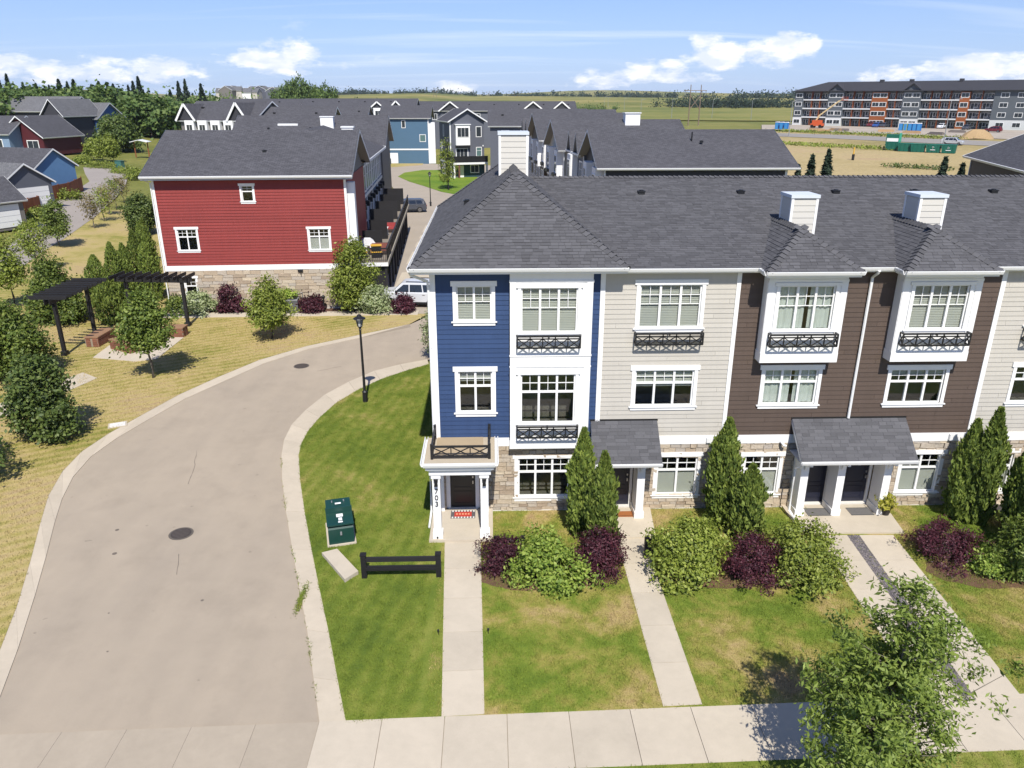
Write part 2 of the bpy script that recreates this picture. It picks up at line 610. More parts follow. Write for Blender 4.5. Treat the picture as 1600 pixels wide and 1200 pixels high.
class MB:
    """Collects shapes into one mesh."""

    def __init__(s):
        s.v, s.f, s.uv = [], [], []

    def face(s, pts, uv=None):
        b = len(s.v)
        s.v += [tuple(p) for p in pts]
        s.f.append(tuple(range(b, b + len(pts))))
        s.uv.append(uv)

    def box(s, x0, x1, y0, y1, z0, z1, mtx=None):
        b = len(s.v)
        p = [(x, y, z) for x in (x0, x1) for y in (y0, y1) for z in (z0, z1)]
        if mtx is not None:
            p = [tuple(mtx @ Vector(q)) for q in p]
        s.v += p
        for f in ((0, 1, 3, 2), (4, 6, 7, 5), (0, 4, 5, 1), (2, 3, 7, 6), (0, 2, 6, 4), (1, 5, 7, 3)):
            s.f.append(tuple(b + i for i in f))
            s.uv.append(None)
        return s

    def bar(s, a, b, w, h=None):
        """Square bar between two points."""
        a, b = Vector(a), Vector(b)
        d = b - a
        L = d.length
        q = d.to_track_quat('Z', 'Y').to_matrix().to_4x4()
        h = h or w
        s.box(-w / 2, w / 2, -h / 2, h / 2, 0, L, Matrix.Translation(a) @ q)
        return s

    def tube(s, pts, rad, n=8, cap=True):
        pts = [Vector(p) for p in pts]
        b = len(s.v)
        for i, p in enumerate(pts):
            d = (pts[min(i + 1, len(pts) - 1)] - pts[max(i - 1, 0)])
            if d.length < 1e-6:
                d = Vector((0, 0, 1))
            q = d.to_track_quat('Z', 'Y')
            r = rad[i] if isinstance(rad, (list, tuple)) else rad
            for k in range(n):
                a = 2 * math.pi * k / n
                s.v.append(tuple(p + q @ Vector((r * math.cos(a), r * math.sin(a), 0))))
        for i in range(len(pts) - 1):
            for k in range(n):
                a0, a1 = b + i * n + k, b + i * n + (k + 1) % n
                s.f.append((a0, a1, a1 + n, a0 + n))
                s.uv.append(None)
        if cap:
            s.f.append(tuple(b + k for k in reversed(range(n))))
            s.f.append(tuple(b + (len(pts) - 1) * n + k for k in range(n)))
            s.uv += [None, None]
        return s

    def prism(s, poly, y0, y1, axis='y'):
        """Polygon in xz (axis y), yz (axis x) or xy (axis z), extruded."""
        def P(a, c, t):
            return (a, t, c) if axis == 'y' else ((t, a, c) if axis == 'x' else (a, c, t))
        n = len(poly)
        b = len(s.v)
        s.v += [P(a, c, y0) for a, c in poly] + [P(a, c, y1) for a, c in poly]
        s.f.append(tuple(b + i for i in range(n)))
        s.f.append(tuple(b + n + i for i in reversed(range(n))))
        s.uv += [None, None]
        for i in range(n):
            j = (i + 1) % n
            s.f.append((b + i, b + n + i, b + n + j, b + j))
            s.uv.append(None)
        return s

    def build(s, name, mat, parent=None, mtx=None, smooth=False, fix=True):
        me = bpy.data.meshes.new(name)
        me.from_pydata(s.v, [], s.f)
        if any(u is not None for u in s.uv):
            lay = me.uv_layers.new(name='UVMap')
            k = 0
            for f, u in zip(s.f, s.uv):
                for j in range(len(f)):
                    if u is not None:
                        lay.data[k].uv = u[j]
                    k += 1
        me.materials.append(mat)
        if fix:
            bm = bmesh.new()
            bm.from_mesh(me)
            bmesh.ops.recalc_face_normals(bm, faces=bm.faces)
            bm.to_mesh(me)
            bm.free()
        if smooth:
            me.polygons.foreach_set('use_smooth', [True] * len(me.polygons))
        return link(name, me, parent, mtx)


def np_mesh(name, V, Q, mat, smooth=False):
    """Fast mesh from arrays: vertices (n,3), faces (m,k)."""
    V = np.ascontiguousarray(V, dtype=np.float32)
    Q = np.ascontiguousarray(Q, dtype=np.int32)
    me = bpy.data.meshes.new(name)
    k = Q.shape[1]
    me.vertices.add(len(V))
    me.vertices.foreach_set('co', V.ravel())
    me.loops.add(Q.size)
    me.loops.foreach_set('vertex_index', Q.ravel())
    me.polygons.add(len(Q))
    me.polygons.foreach_set('loop_start', np.arange(0, Q.size, k, dtype=np.int32))
    me.polygons.foreach_set('loop_total', np.full(len(Q), k, dtype=np.int32))
    if smooth:
        me.polygons.foreach_set('use_smooth', np.ones(len(Q), dtype=bool))
    me.update(calc_edges=True)
    me.materials.append(mat)
    return me


def sheet(name, pts, mat, off=0.0, thick=0.0, drape=False, parent=None):
    """Ground sheet from an outline of (x, y) points; lies level or drapes over the terrain's planes."""
    bm = bmesh.new()
    vs = [bm.verts.new((p[0], p[1], 0)) for p in pts]
    f = bm.faces.new(vs)
    if f.normal.z < 0 or f.calc_area() == 0:
        pass
    bm.normal_update()
    if bm.faces[:][0].normal.z < 0:
        bmesh.ops.reverse_faces(bm, faces=bm.faces[:])
    if drape:
        bmesh.ops.triangulate(bm, faces=bm.faces[:])

        def cut(co, no):
            g = bm.verts[:] + bm.edges[:] + bm.faces[:]
            bmesh.ops.bisect_plane(bm, geom=g, dist=1e-5, plane_co=co, plane_no=no)
        cut((-24, 0, 0), (1, 0, 0))
        cut((-99, 0, 0), (1, 0, 0))
        cut((150, 0, 0), (1, 1, 0))
        cut((337, 0, 0), (1, 1, 0))
        for v in bm.verts:
            v.co.z = terrain(v.co.x, v.co.y) + off
    else:
        for v in bm.verts:
            v.co.z = off
    if thick:
        r = bmesh.ops.extrude_face_region(bm, geom=bm.faces[:])
        for e in r['geom']:
            if isinstance(e, bmesh.types.BMVert):
                e.co.z -= thick
        bmesh.ops.recalc_face_normals(bm, faces=bm.faces)
    me = bpy.data.meshes.new(name)
    bm.to_mesh(me)
    bm.free()
    me.materials.append(mat)
    return link(name, me, parent)
# ------------------------------------------------------------------ grass tones
G_GREEN = m_grass('lawn_green', [(0.0, (0.085, 0.125, 0.018)), (0.4, (0.130, 0.170, 0.024)), (0.7, (0.19, 0.21, 0.04)), (1.0, (0.29, 0.25, 0.08))], 0.3, 1.6, 26, 0.06, R(12))
G_MIX = m_grass('lawn_patchy', [(0.0, (0.085, 0.140, 0.017)), (0.36, (0.15, 0.195, 0.028)), (0.6, (0.25, 0.235, 0.055)), (0.82, (0.36, 0.28, 0.115)), (1.0, (0.33, 0.235, 0.12))], 0.42, 1.3, 30)
G_GOLD = m_grass('lawn_dry_gold', [(0.0, (0.18, 0.19, 0.035)), (0.3, (0.30, 0.255, 0.08)), (0.65, (0.40, 0.315, 0.135)), (1.0, (0.37, 0.275, 0.145))], 0.16, 0.9, 22, 0.10, R(60))
B_GREEN = m_grass('grass_blades_green', [(0.0, (0.090, 0.135, 0.019)), (0.4, (0.140, 0.185, 0.026)), (0.7, (0.20, 0.225, 0.043)), (1.0, (0.31, 0.265, 0.09))], 0.3, 1.6, 26, 0.06, R(12), True)
B_MIX = m_grass('grass_blades_patchy', [(0.0, (0.095, 0.155, 0.018)), (0.36, (0.16, 0.21, 0.03)), (0.6, (0.26, 0.245, 0.06)), (0.82, (0.37, 0.29, 0.12)), (1.0, (0.34, 0.245, 0.125))], 0.42, 1.3, 30, 0, 0, True)
B_GOLD = m_grass('grass_blades_gold', [(0.0, (0.19, 0.20, 0.04)), (0.3, (0.31, 0.265, 0.085)), (0.65, (0.41, 0.325, 0.14)), (1.0, (0.38, 0.285, 0.15))], 0.16, 0.9, 22, 0.10, R(60), True)
G_FIELD = m_grass('prairie', [(0.0, (0.085, 0.105, 0.022)), (0.4, (0.16, 0.165, 0.04)), (0.7, (0.26, 0.225, 0.07)), (1.0, (0.34, 0.27, 0.10))], 0.006, 0.05, 1.5)


def pxy(lst, z=0.0):
    return [tuple(G(x, y, z)[:2]) for x, y in lst]


def pxt(lst):
    return [tuple(GT(x, y)[:2]) for x, y in lst]


# ------------------------------------------------------------------ the land out to the horizon
def make_ground():
    def axis(neg, pos, extra):
        a = list(extra)
        x = 0.0
        while x < pos:
            a.append(x)
            x += max(6.0, x * 0.06)
        x = 0.0
        while x > -neg:
            a.append(x)
            x -= max(6.0, -x * 0.06)
        return np.array(sorted(set(round(v, 3) for v in a)))
    xs = axis(3400, 3400, (-24, -99))
    ys = axis(900, 3600, ())
    X, Y = np.meshgrid(xs, ys)
    Z = np.array([[terrain(x, y) for x in xs] for y in ys])
    # a few low swells far away
    d = np.hypot(X, Y)
    far = np.clip((d - 700) / 1500, 0, 1)
    Z += far * (9 * np.sin(X / 430 + 0.5) + 7 * np.sin(X / 190 + Y / 700) + 6 * np.sin(Y / 520))
    Z -= 0.12
    V = np.stack([X, Y, Z], -1).reshape(-1, 3)
    nx, ny = len(xs), len(ys)
    i = np.arange(nx - 1)[None, :] + nx * np.arange(ny - 1)[:, None]
    Q = np.stack([i, i + 1, i + nx + 1, i + nx], -1).reshape(-1, 4)
    o = link('ground', np_mesh('ground', V, Q, G_FIELD, True))
    structure(o)


make_ground()

# ------------------------------------------------------------------ road with its gutters
RB = [(500, 1135), (490, 1060), (480, 985), (468, 920), (457, 860), (447, 800), (441, 750), (440, 712), (444, 688), (456, 664), (478, 641), (508, 617), (545, 597), (585, 580), (625, 570), (668, 562)]
LB = [(541, 1131), (528, 1065), (514, 990), (499, 920), (487, 860), (476, 800), (469, 750), (467, 712), (471, 694), (482, 674), (500, 653), (525, 631), (556, 612), (594, 594), (632, 581), (670, 570)]
LL = [(0, 1017), (26, 950), (47, 880), (64, 815), (76, 775), (98, 737), (128, 706), (170, 678), (220, 650), (280, 617), (340, 590), (405, 563), (480, 541), (560, 524), (640, 507)]
LR = [(0, 1090), (28, 1015), (55, 930), (72, 870), (86, 815), (97, 780), (114, 746), (142, 714), (181, 686), (230, 657), (290, 623), (350, 596), (413, 568), (484, 545), (562, 528), (642, 511)]
asphalt = pxy([(34, 1160), (500, 1134)] + RB[1:]) + [(3, 16.6), (45, 16.6), (45, 27.5), (-2.0, 27.5)] + pxy([(640, 507)] + LL[::-1][1:])
asphalt += [(-13.6, -9.7)]
road = structure(sheet('road', asphalt, ASPH, 0.0))
gut_r = pxy(RB) + pxy(LB)[::-1]
gut_l = pxy(LL) + pxy(LR)[::-1]


def strip(name, A, Bl, mat, z0, z1, parent, gap=0.012, every=1):
    """Concrete strip cast in bays between joints: one slab per bay."""
    A, Bl = pxy(A), pxy(Bl)
    out = []
    for i in range(0, len(A) - 1):
        a0, a1, b0, b1 = Vector(A[i]), Vector(A[i + 1]), Vector(Bl[i]), Vector(Bl[i + 1])
        n = max(1, int(((a1 - a0).length + (b1 - b0).length) / 2 / 3.0 + 0.5))
        for k in range(n):
            t0, t1 = k / n, (k + 1) / n
            g = gap / max(0.3, (a1 - a0).length) / 2
            q = [a0.lerp(a1, t0 + g), a0.lerp(a1, t1 - g), b0.lerp(b1, t1 - g), b0.lerp(b1, t0 + g)]
            m = MB()
            m.prism([(p.x, p.y) for p in q], z0, z1, 'z')
            o = m.build('slab', mat, parent)
            out.append(o)
    return out


kerb = structure(sheet('kerb', gut_r, MORTAR, 0.006))
strip('slab', RB, LB, CONCG, 0.0, 0.03, kerb)
kerb2 = structure(sheet('kerb', gut_l, MORTAR, 0.006))
strip('slab', LL, LR, CONCG, 0.0, 0.022, kerb2)

# sidewalk along the front, panel by panel, crossing the road mouth
SWT = lambda x: -9.95 + 0.024 * (x + 2.3)
SWB = lambda x: -11.52 + 0.022 * (x - 2.3)
sw_base = structure(sheet('sidewalk', [(-16, SWT(-16)), (32, SWT(32)), (32, SWB(32)), (-16, SWB(-16))], MORTAR, 0.012))
x = -16.0
rng = random.Random(3)
while x < 32:
    w = 1.52
    m = MB()
    zt = 0.05 + rng.uniform(-0.003, 0.003)
    g_ = .007 if x > -2.9 else .003
    zt = zt if x > -2.9 else .03
    m.prism([(x + g_, SWB(x)), (x + w - g_, SWB(x + w)), (x + w - g_, SWT(x + w)), (x + g_, SWT(x))], 0.0, zt, 'z')
    m.build('slab', CONC if x > -2.9 else CONCD, sw_base)
    x += w


def walk(name, quads, cuts, z=0.055, mat=None):
    """Walkway to a door: left and right edge lines cut into slabs."""
    (l0, l1, r0, r1) = [Vector(p) for p in quads]
    base = structure(sheet(name, [l0, l1, r1, r0], MORTAR, 0.02))
    n = cuts
    for k in range(n):
        g = 0.006 / max(1, (l1 - l0).length / n)
        t0, t1 = k / n + g / n, (k + 1) / n - g / n
        m = MB()
        q = [l0.lerp(l1, t0), r0.lerp(r1, t0), r0.lerp(r1, t1), l0.lerp(l1, t1)]
        m.prism([(p.x, p.y) for p in q], 0.0, z + rng.uniform(-.002, .002), 'z')
        m.build('slab', mat or CONC, base)
    return base


walk('walkway', pxy([(690, 1122), (695, 849), (757, 1118), (751, 849)]), 5)
walk('walkway', pxy([(1036, 1106), (963, 843), (1097, 1103), (1006, 843)]), 5)
walk('walkway', pxy([(1443, 1099), (1275, 838), (1506, 1097), (1323, 838)], 0), 5)
walk('walkway', pxy([(1525, 1096), (1342, 838), (1597, 1093), (1395, 838)], 0), 5)

# patios at the doors
pat = structure(sheet('patio', [(5.75, -2.04), (7.52, -2.04), (7.72, -0.02), (5.75, -0.02)], CONC, 0.10, 0.1))
pat = structure(sheet('patio', [(12.62, -1.9), (16.2, -1.98), (16.45, -0.02), (12.62, -0.02)], CONC, 0.10, 0.1))
pat = structure(sheet('patio', [(20.4, -1.98), (24.2, -1.98), (24.2, -0.02), (20.4, -0.02)], CONC, 0.10, 0.1))

# gravel strip between the paired walks
gp = pxy([(1323, 838), (1342, 838), (1525, 1096), (1506, 1097)])
structure(sheet('gravel_bed', gp, GRAVELM, 0.03))
rg = np.random.default_rng(5)


def scatter_stones(name, poly, n, smin, smax, mat, z=0.03):
    P = np.array([(p[0], p[1]) for p in poly])
    V, Q = [], []
    k = 0
    octv = np.array([(1, 0, 0), (0, 1, 0), (-1, 0, 0), (0, -1, 0), (0, 0, .8), (0, 0, -.8)])
    octf = [(0, 1, 4), (1, 2, 4), (2, 3, 4), (3, 0, 4)]
    for _ in range(n):
        u, v = rg.random(), rg.random()
        p = (P[0] * (1 - u) + P[1] * u) * (1 - v) + (P[3] * (1 - u) + P[2] * u) * v
        s = rg.uniform(smin, smax)
        a = rg.random() * 6.28
        c, d = math.cos(a), math.sin(a)
        o = octv * s * rg.uniform(0.6, 1.2, (1, 3))
        o = o @ np.array([[c, d, 0], [-d, c, 0], [0, 0, 1]])
        V.append(o + np.array([p[0], p[1], z + s * .3]))
        Q += [(a_ + k, b_ + k, c_ + k) for a_, b_, c_ in octf]
        k += 6
    o = link(name, np_mesh(name, np.concatenate(V), np.array(Q), mat))
    o['kind'] = 'stuff'
    o['label'] = 'grey crushed gravel strip between the paired concrete walks'
    o['category'] = 'gravel'
    return o


GST = m_leaf('gravel_stone', [(0.05, 0.045, 0.05), (0.13, 0.115, 0.12), (0.27, 0.24, 0.235)], 0.0, 0.9)
scatter_stones('gravel', gp, 5200, 0.02, 0.045, GST)

# ------------------------------------------------------------------ lawns
lawn_a = pxy(LB) + [(0.75, 16.6), (0.75, -9.9)]
structure(sheet('lawn', lawn_a, G_GREEN, 0.045, 0.05))
structure(sheet('lawn', [(0.76, -9.88), (31, SWT(31) + .02), (31, 0.3), (0.76, 0.3)], G_MIX, 0.04, 0.05))
structure(sheet('verge', [(2, SWB(2)), (32, SWB(32)), (32, -17.5), (2, -17.5)], G_GREEN, 0.04, 0.05))
structure(sheet('street', [(-40, -14.5), (60, -14.5), (60, -24), (-40, -24)], ASPH, -0.02))
park = pxy(LL) + [(-2.5, 27.3), (-8, 27.3), (-8, 31), (-22.3, 30.5), (-22.4, 60), (-34, 82)] + pxt([(160, 330), (100, 374), (60, 398), (0, 447), (-260, 640), (-420, 1000)])
structure(sheet('lawn', park, G_GOLD, 0.03, 0.0, True))


def inside(P, poly):
    x, y = P[:, 0], P[:, 1]
    c = np.zeros(len(P), bool)
    n = len(poly)
    for i in range(n):
        x0, y0 = poly[i]
        x1, y1 = poly[(i + 1) % n]
        cond = ((y0 > y) != (y1 > y))
        xi = (x1 - x0) * (y - y0) / ((y1 - y0) if abs(y1 - y0) > 1e-9 else 1e-9) + x0
        c ^= cond & (x < xi)
    return c


def grass(name, poly, n, h, w, mat, label, holes=(), seed=1, z=0.04, clump=0.0):
    r = np.random.default_rng(seed)
    P = np.array(poly)
    lo, hi = P.min(0), P.max(0)
    pts = r.uniform(lo, hi, (int(n * 2.2), 2))
    k = inside(pts, poly)
    for hpoly in holes:
        k &= ~inside(pts, hpoly)
    pts = pts[k][:n]
    pts = pts + r.normal(0, .028, pts.shape)
    m = len(pts)
    zz = np.array([terrain(a, b) for a, b in pts]) + z
    ang = r.uniform(0, 2 * np.pi, m)
    hh = h * r.uniform(0.5, 1.25, m) * (1 + .45 * np.sin(pts[:, 0] * 7.1 + 2 * np.sin(pts[:, 1] * 3.3)) * np.sin(pts[:, 1] * 6.3 + 2 * np.sin(pts[:, 0] * 2.9)))
    ww = w * r.uniform(0.6, 1.3, m)
    lean = r.uniform(-0.6, 0.6, (m, 2)) * hh[:, None]
    b = np.stack([pts[:, 0], pts[:, 1], zz], -1)
    dx = np.stack([np.cos(ang) * ww, np.sin(ang) * ww, np.zeros(m)], -1)
    tip = b + np.concatenate([lean, hh[:, None]], 1)
    V = np.stack([b - dx, b + dx, tip], 1).reshape(-1, 3)
    Q = np.arange(3 * m).reshape(-1, 3)
    o = link(name, np_mesh(name, V, Q, mat))
    o['kind'] = 'stuff'
    o['label'] = label
    o['category'] = 'grass'
    return o


W1 = pxy([(690, 1122), (695, 840), (751, 840), (757, 1118)])
W2 = pxy([(1036, 1106), (963, 840), (1006, 840), (1097, 1103)])
W3 = pxy([(1443, 1102), (1275, 836), (1395, 836), (1599, 1092)])
P0 = [(-0.3, -2.1), (1.95, -2.1), (1.95, 0.2), (-0.3, 0.2)]
P1 = [(5.75, -2.05), (7.55, -2.05), (7.75, 0.2), (5.75, 0.2)]
P2 = [(12.6, -2.0), (16.25, -2.0), (16.5, 0.2), (12.6, 0.2)]
P3 = [(20.4, -2.0), (24.2, -2.0), (24.2, 0.2), (20.4, 0.2)]
lawn_vis = pxy(LB) + [(0.0, 16.5), (0.0, -9.9)]
grass('grass', lawn_vis, 190000, 0.055, 0.007, B_GREEN, 'short green lawn grass on the corner beside the curved road', [W1, P0], 1)
grass('grass', [(0.2, -9.88), (24, SWT(24) + .02), (24, -0.05), (0.2, -0.05)], 250000, 0.055, 0.007, B_MIX, 'patchy half-dry grass of the front lawns between the walks', [W1, W2, W3, P0, P1, P2, P3], 2)
grass('grass', [(2, -13.2), (18, -13.2), (18, SWB(18) - .02), (2, SWB(2) - .02)], 30000, 0.05, 0.006, B_GREEN, 'green verge grass below the front sidewalk', [], 3)
park_near = pxy(LL) + [(-8, 26.5), (-22.3, 26.5), (-30, 40), (-30, 6), (-24, -6)]
PAD = pxy([(145, 560), (190, 527), (262, 525), (290, 526), (245, 562), (212, 566)])
grass('grass', park_near, 120000, 0.06, 0.012, B_GOLD, 'sun-dried golden grass of the small park across the road', [PAD], 4, 0.035)

# ragged weeds along the gutter joint
wr = np.random.default_rng(9)
wp = []
RBw = [Vector(p) for p in pxy(RB[:8])]
for i in range(len(RBw) - 1):
    for _ in range(int(60 * (RBw[i + 1] - RBw[i]).length)):
        p = RBw[i].lerp(RBw[i + 1], wr.random())
        t = abs(math.sin(p.y * 1.9) * math.sin(p.y * 0.73 + 1))
        if wr.random() < t ** 2:
            wp.append((p.x + wr.normal(0, 0.02), p.y))
for _ in range(700):
    p = Vector(G(472, 935)[:2]) + Vector((wr.normal(0, .045), wr.normal(0, .35)))
    wp.append((p.x, p.y))
wp = np.array(wp)
m_ = len(wp)
ang = wr.uniform(0, 6.28, m_)
b_ = np.stack([wp[:, 0], wp[:, 1], np.full(m_, 0.02)], -1)
dx_ = np.stack([np.cos(ang) * .012, np.sin(ang) * .012, np.zeros(m_)], -1)
tp_ = b_ + np.stack([wr.normal(0, .05, m_), wr.normal(0, .05, m_), wr.uniform(.03, .09, m_)], -1)
o = link('weeds', np_mesh('weeds', np.stack([b_ - dx_, b_ + dx_, tp_], 1).reshape(-1, 3), np.arange(3 * m_).reshape(-1, 3), B_GREEN))
o['kind'] = 'stuff'
tag(o, 'weeds sprouting in the joint between asphalt and gutter', 'weeds')

# ------------------------------------------------------------------ park pavement, path and beds
structure(sheet('path', [(-26, 26.55), (-3.2, 27.0), (-3.2, 28.1), (-26, 27.75)], CONC, 0.06, 0.05))
structure(sheet('planting_bed', [(-21.8, 27.85), (-8.3, 28.1), (-8.3, 29.2), (-21.8, 29.0)], MULCH, 0.055, 0.05))
structure(sheet('plaza', PAD, CONC, 0.055, 0.05))
structure(sheet('path', pxy([(0, 632), (60, 610), (130, 583), (152, 592), (70, 628), (0, 655)]), CONC, 0.05, 0.04))
structure(sheet('path', pxy([(-60, 560), (0, 552), (0, 560), (-60, 580)]), CONC, 0.05, 0.04))

# back lane between the rows, with concrete aprons
LANE = M('lane_paving', (0.345, 0.295, 0.235), 0.9, 0.12, 0.3, 0.1, 30)
structure(sheet('lane', [(-6.2, 27.4), (7, 27.4), (7, 118), (10, 150)] + pxy([(664, 256), (600, 258), (594, 264), (604, 280), (616, 296), (628, 316), (632, 345), (622, 380)]), LANE, 0.004))
for (y0, y1) in ((33, 41), (44.5, 50.5), (53, 56), (58, 60), (62, 67)):
    structure(sheet('apron', [(-5.8, y0), (0.5, y0), (0.5, y1), (-5.8, y1)], CONC, 0.012))
isl = pxy([(622, 276), (632, 270), (660, 266), (690, 266), (740, 272), (760, 290), (740, 306), (712, 304), (690, 300), (660, 290), (640, 284)])
structure(sheet('lawn', isl, m_grass('island_lawn', [(0, (0.075, 0.15, 0.016)), (0.5, (0.125, 0.21, 0.022)), (1, (0.21, 0.25, 0.035))], 0.1, 0.8, 12, 0.25, R(70)), 0.05, 0.05))
structure(sheet('verge', pxy([(600, 262), (660, 258), (664, 252), (600, 255)]), G_GOLD, 0.05, 0.05))

# side alley behind the garages
alley = pxt([(-60, 500), (0, 447), (60, 398), (100, 374), (150, 338), (182, 308), (196, 290), (203, 268), (196, 262), (168, 263), (130, 262), (133, 272), (140, 284), (122, 296), (84, 318), (55, 346), (20, 380), (-60, 440)])
structure(sheet('alley', alley, M('alley_paving', (0.30, 0.265, 0.235), 0.9, 0.12, 0.3, 0.1, 20), 0.05, 0, True))


# tarred seams in the asphalt
TAR = M('tar_seam', (0.15, 0.125, 0.10), 0.8, 0.2, 4, 0.3, 30)


def seam(pts, w):
    P = [Vector(q) for q in pxy(pts)]
    rr = random.Random(len(pts))
    Q = []
    for a, b in zip(P, P[1:]):
        n = max(2, int((b - a).length / .25))
        Q += [a.lerp(b, i / n) + Vector((rr.uniform(-.03, .03), rr.uniform(-.03, .03))) for i in range(n)]
    m = MB()
    L_, R_ = [], []
    for i, q in enumerate(Q):
        d = (Q[min(i + 1, len(Q) - 1)] - Q[max(i - 1, 0)]).normalized()
        n = Vector((-d.y, d.x)) * w * rr.uniform(.3, 1.0)
        L_.append(q + n)
        R_.append(q - n)
    for i in range(len(Q) - 1):
        m.face([(L_[i].x, L_[i].y, .004), (R_[i].x, R_[i].y, .004), (R_[i + 1].x, R_[i + 1].y, .004), (L_[i + 1].x, L_[i + 1].y, .004)])
    m.build('tar_seam', TAR, road, fix=False)


seam([(308, 705), (302, 735), (291, 762)], .012)
seam([(280, 866), (278, 890), (276, 905)], .012)
seam([(496, 580), (525, 574), (540, 571)], .02)
for (sx, sy, sr) in ((183, 828, .07), (179, 865, .08), (316, 938, .05), (168, 1018, .03), (170, 958, .03)):
    q = G(sx, sy)
    MB().tube([(q.x, q.y, .001), (q.x, q.y, .004)], sr, 9).build('tar_spot', TAR, road)

# manholes
def manhole(px, py, r, label):
    p = G(px, py)
    t = thing('manhole_cover', label, 'manhole', (p.x, p.y, 0.0), 0.3, 'manhole covers in the road')
    MB().tube([(0, 0, 0.002), (0, 0, 0.012)], r + .07, 28).build('ring', M('manhole_ring', (0.11, 0.095, 0.08), 0.8), t)
    m = MB()
    m.tube([(0, 0, 0.01), (0, 0, 0.020)], r, 28)
    m.build('lid', M('rusted_iron', (0.055, 0.045, 0.040), 0.7, 0.2, 8, 0.3, 40), t)
    m = MB()
    for i in range(-3, 4):
        L = math.sqrt(max(0, r * r - (i * .1 * r / .33) ** 2)) * .85
        m.box(-L, L, i * .09 * r / .33 - .015, i * .09 * r / .33 + .015, 0.02, 0.026)
    m.build('tread', M('iron_tread', (0.09, 0.075, 0.065), 0.6), t)


manhole(283, 834, 0.34, 'round iron manhole cover in the road nearest the sidewalk')
manhole(471, 572, 0.36, 'round iron manhole cover where the road bends, near the lamp')
# a drain plate by the left gutter
p = G(184, 665)
t = thing('utility_plate', 'small pale square concrete lid on the grass beside the left gutter', 'cover', (p.x, p.y, 0.03), 0.4)
box('frame', t, CONC, -.4, .4, -.3, .3, 0, .02)
box('lid', t, CONCW, -.33, .33, -.23, .23, .02, .035)
# ------------------------------------------------------------------ facade kit
def subtract(x0, x1, cuts):
    segs = [(x0, x1)]
    for a, b in cuts:
        n = []
        for s, e in segs:
            if b <= s or a >= e:
                n.append((s, e))
            else:
                if a > s:
                    n.append((s, a))
                if b < e:
                    n.append((b, e))
        segs = n
    return [(s, e) for s, e in segs if e - s > 0.02]


def wall_panel(name, par, mat, x0, x1, z0, z1, y0, y1, holes, fr=ID):
    """Wall with real openings: solid pieces round the holes, as one mesh."""
    zs = sorted(set([z0, z1] + [max(z0, min(z1, h[2])) for h in holes] + [max(z0, min(z1, h[3])) for h in holes]))
    m = MB()
    for a, b in zip(zs, zs[1:]):
        if b - a < 1e-4:
            continue
        zc = (a + b) / 2
        for s, e in subtract(x0, x1, [(h[0], h[1]) for h in holes if h[2] < zc < h[3]]):
            m.box(s, e, y0, y1, a, b)
    return m.build(name, mat, par, fr)


BOARD = {}


def board_mesh(mat):
    """Lap board, 1 m long, 1 m high before scaling: thin at the top, thick at the butt."""
    if mat.name not in BOARD:
        v = [(-.5, 0, -.5), (-.5, -1, -.5), (-.5, -.25, .5), (-.5, 0, .5), (.5, 0, -.5), (.5, -1, -.5), (.5, -.25, .5), (.5, 0, .5)]
        f = [(0, 3, 2, 1), (4, 5, 6, 7), (1, 2, 6, 5), (0, 1, 5, 4), (3, 7, 6, 2), (0, 4, 7, 3)]
        me = bpy.data.meshes.new('lap_board_' + mat.name)
        me.from_pydata(v, [], f)
        me.materials.append(mat)
        BOARD[mat.name] = me
    return BOARD[mat.name]


def siding(par, mat, x0, x1, z0, z1, y, holes, step=0.165, fr=ID, t=0.022):
    """Backing wall with separate lap boards nailed on, cut round the openings."""
    w = wall_panel('siding_wall', par, mat, x0, x1, z0, z1, y, y + 0.14, holes, fr)
    n = max(1, round((z1 - z0) / step))
    h = (z1 - z0) / n
    me = board_mesh(mat)
    for i in range(n):
        a, b = z0 + i * h, z0 + (i + 1) * h
        cuts = [(q[0], q[1]) for q in holes if q[2] < b - 1e-3 and q[3] > a + 1e-3]
        jx = x0 + (x1 - x0) * ((i * .37 + .21) % 1.0)
        for s, e in subtract(x0 + .002, x1 - .002, cuts + [(jx - .003, jx + .003)]):
            link('siding_board', me, w, Matrix.Translation(((s + e) / 2, y - .001, (a + b) / 2)) @ Matrix.Diagonal((e - s, t, h, 1)))
    return w


STONES = []


def stone_meshes():
    r = random.Random(11)
    for k in range(6):
        bm = bmesh.new()
        bmesh.ops.create_cube(bm, size=1.0)
        bmesh.ops.bevel(bm, geom=[e for e in bm.edges if all(v.co.y < 0 for v in e.verts)], offset=0.07, segments=1, affect='EDGES')
        for v in bm.verts:
            if v.co.y < -0.2:
                v.co.x += r.uniform(-.03, .03)
                v.co.z += r.uniform(-.05, .05)
                v.co.y += r.uniform(-.18, .18)
        me = bpy.data.meshes.new('ledge_stone')
        bm.to_mesh(me)
        bm.free()
        me.materials.append(STONE)
        STONES.append(me)


stone_meshes()


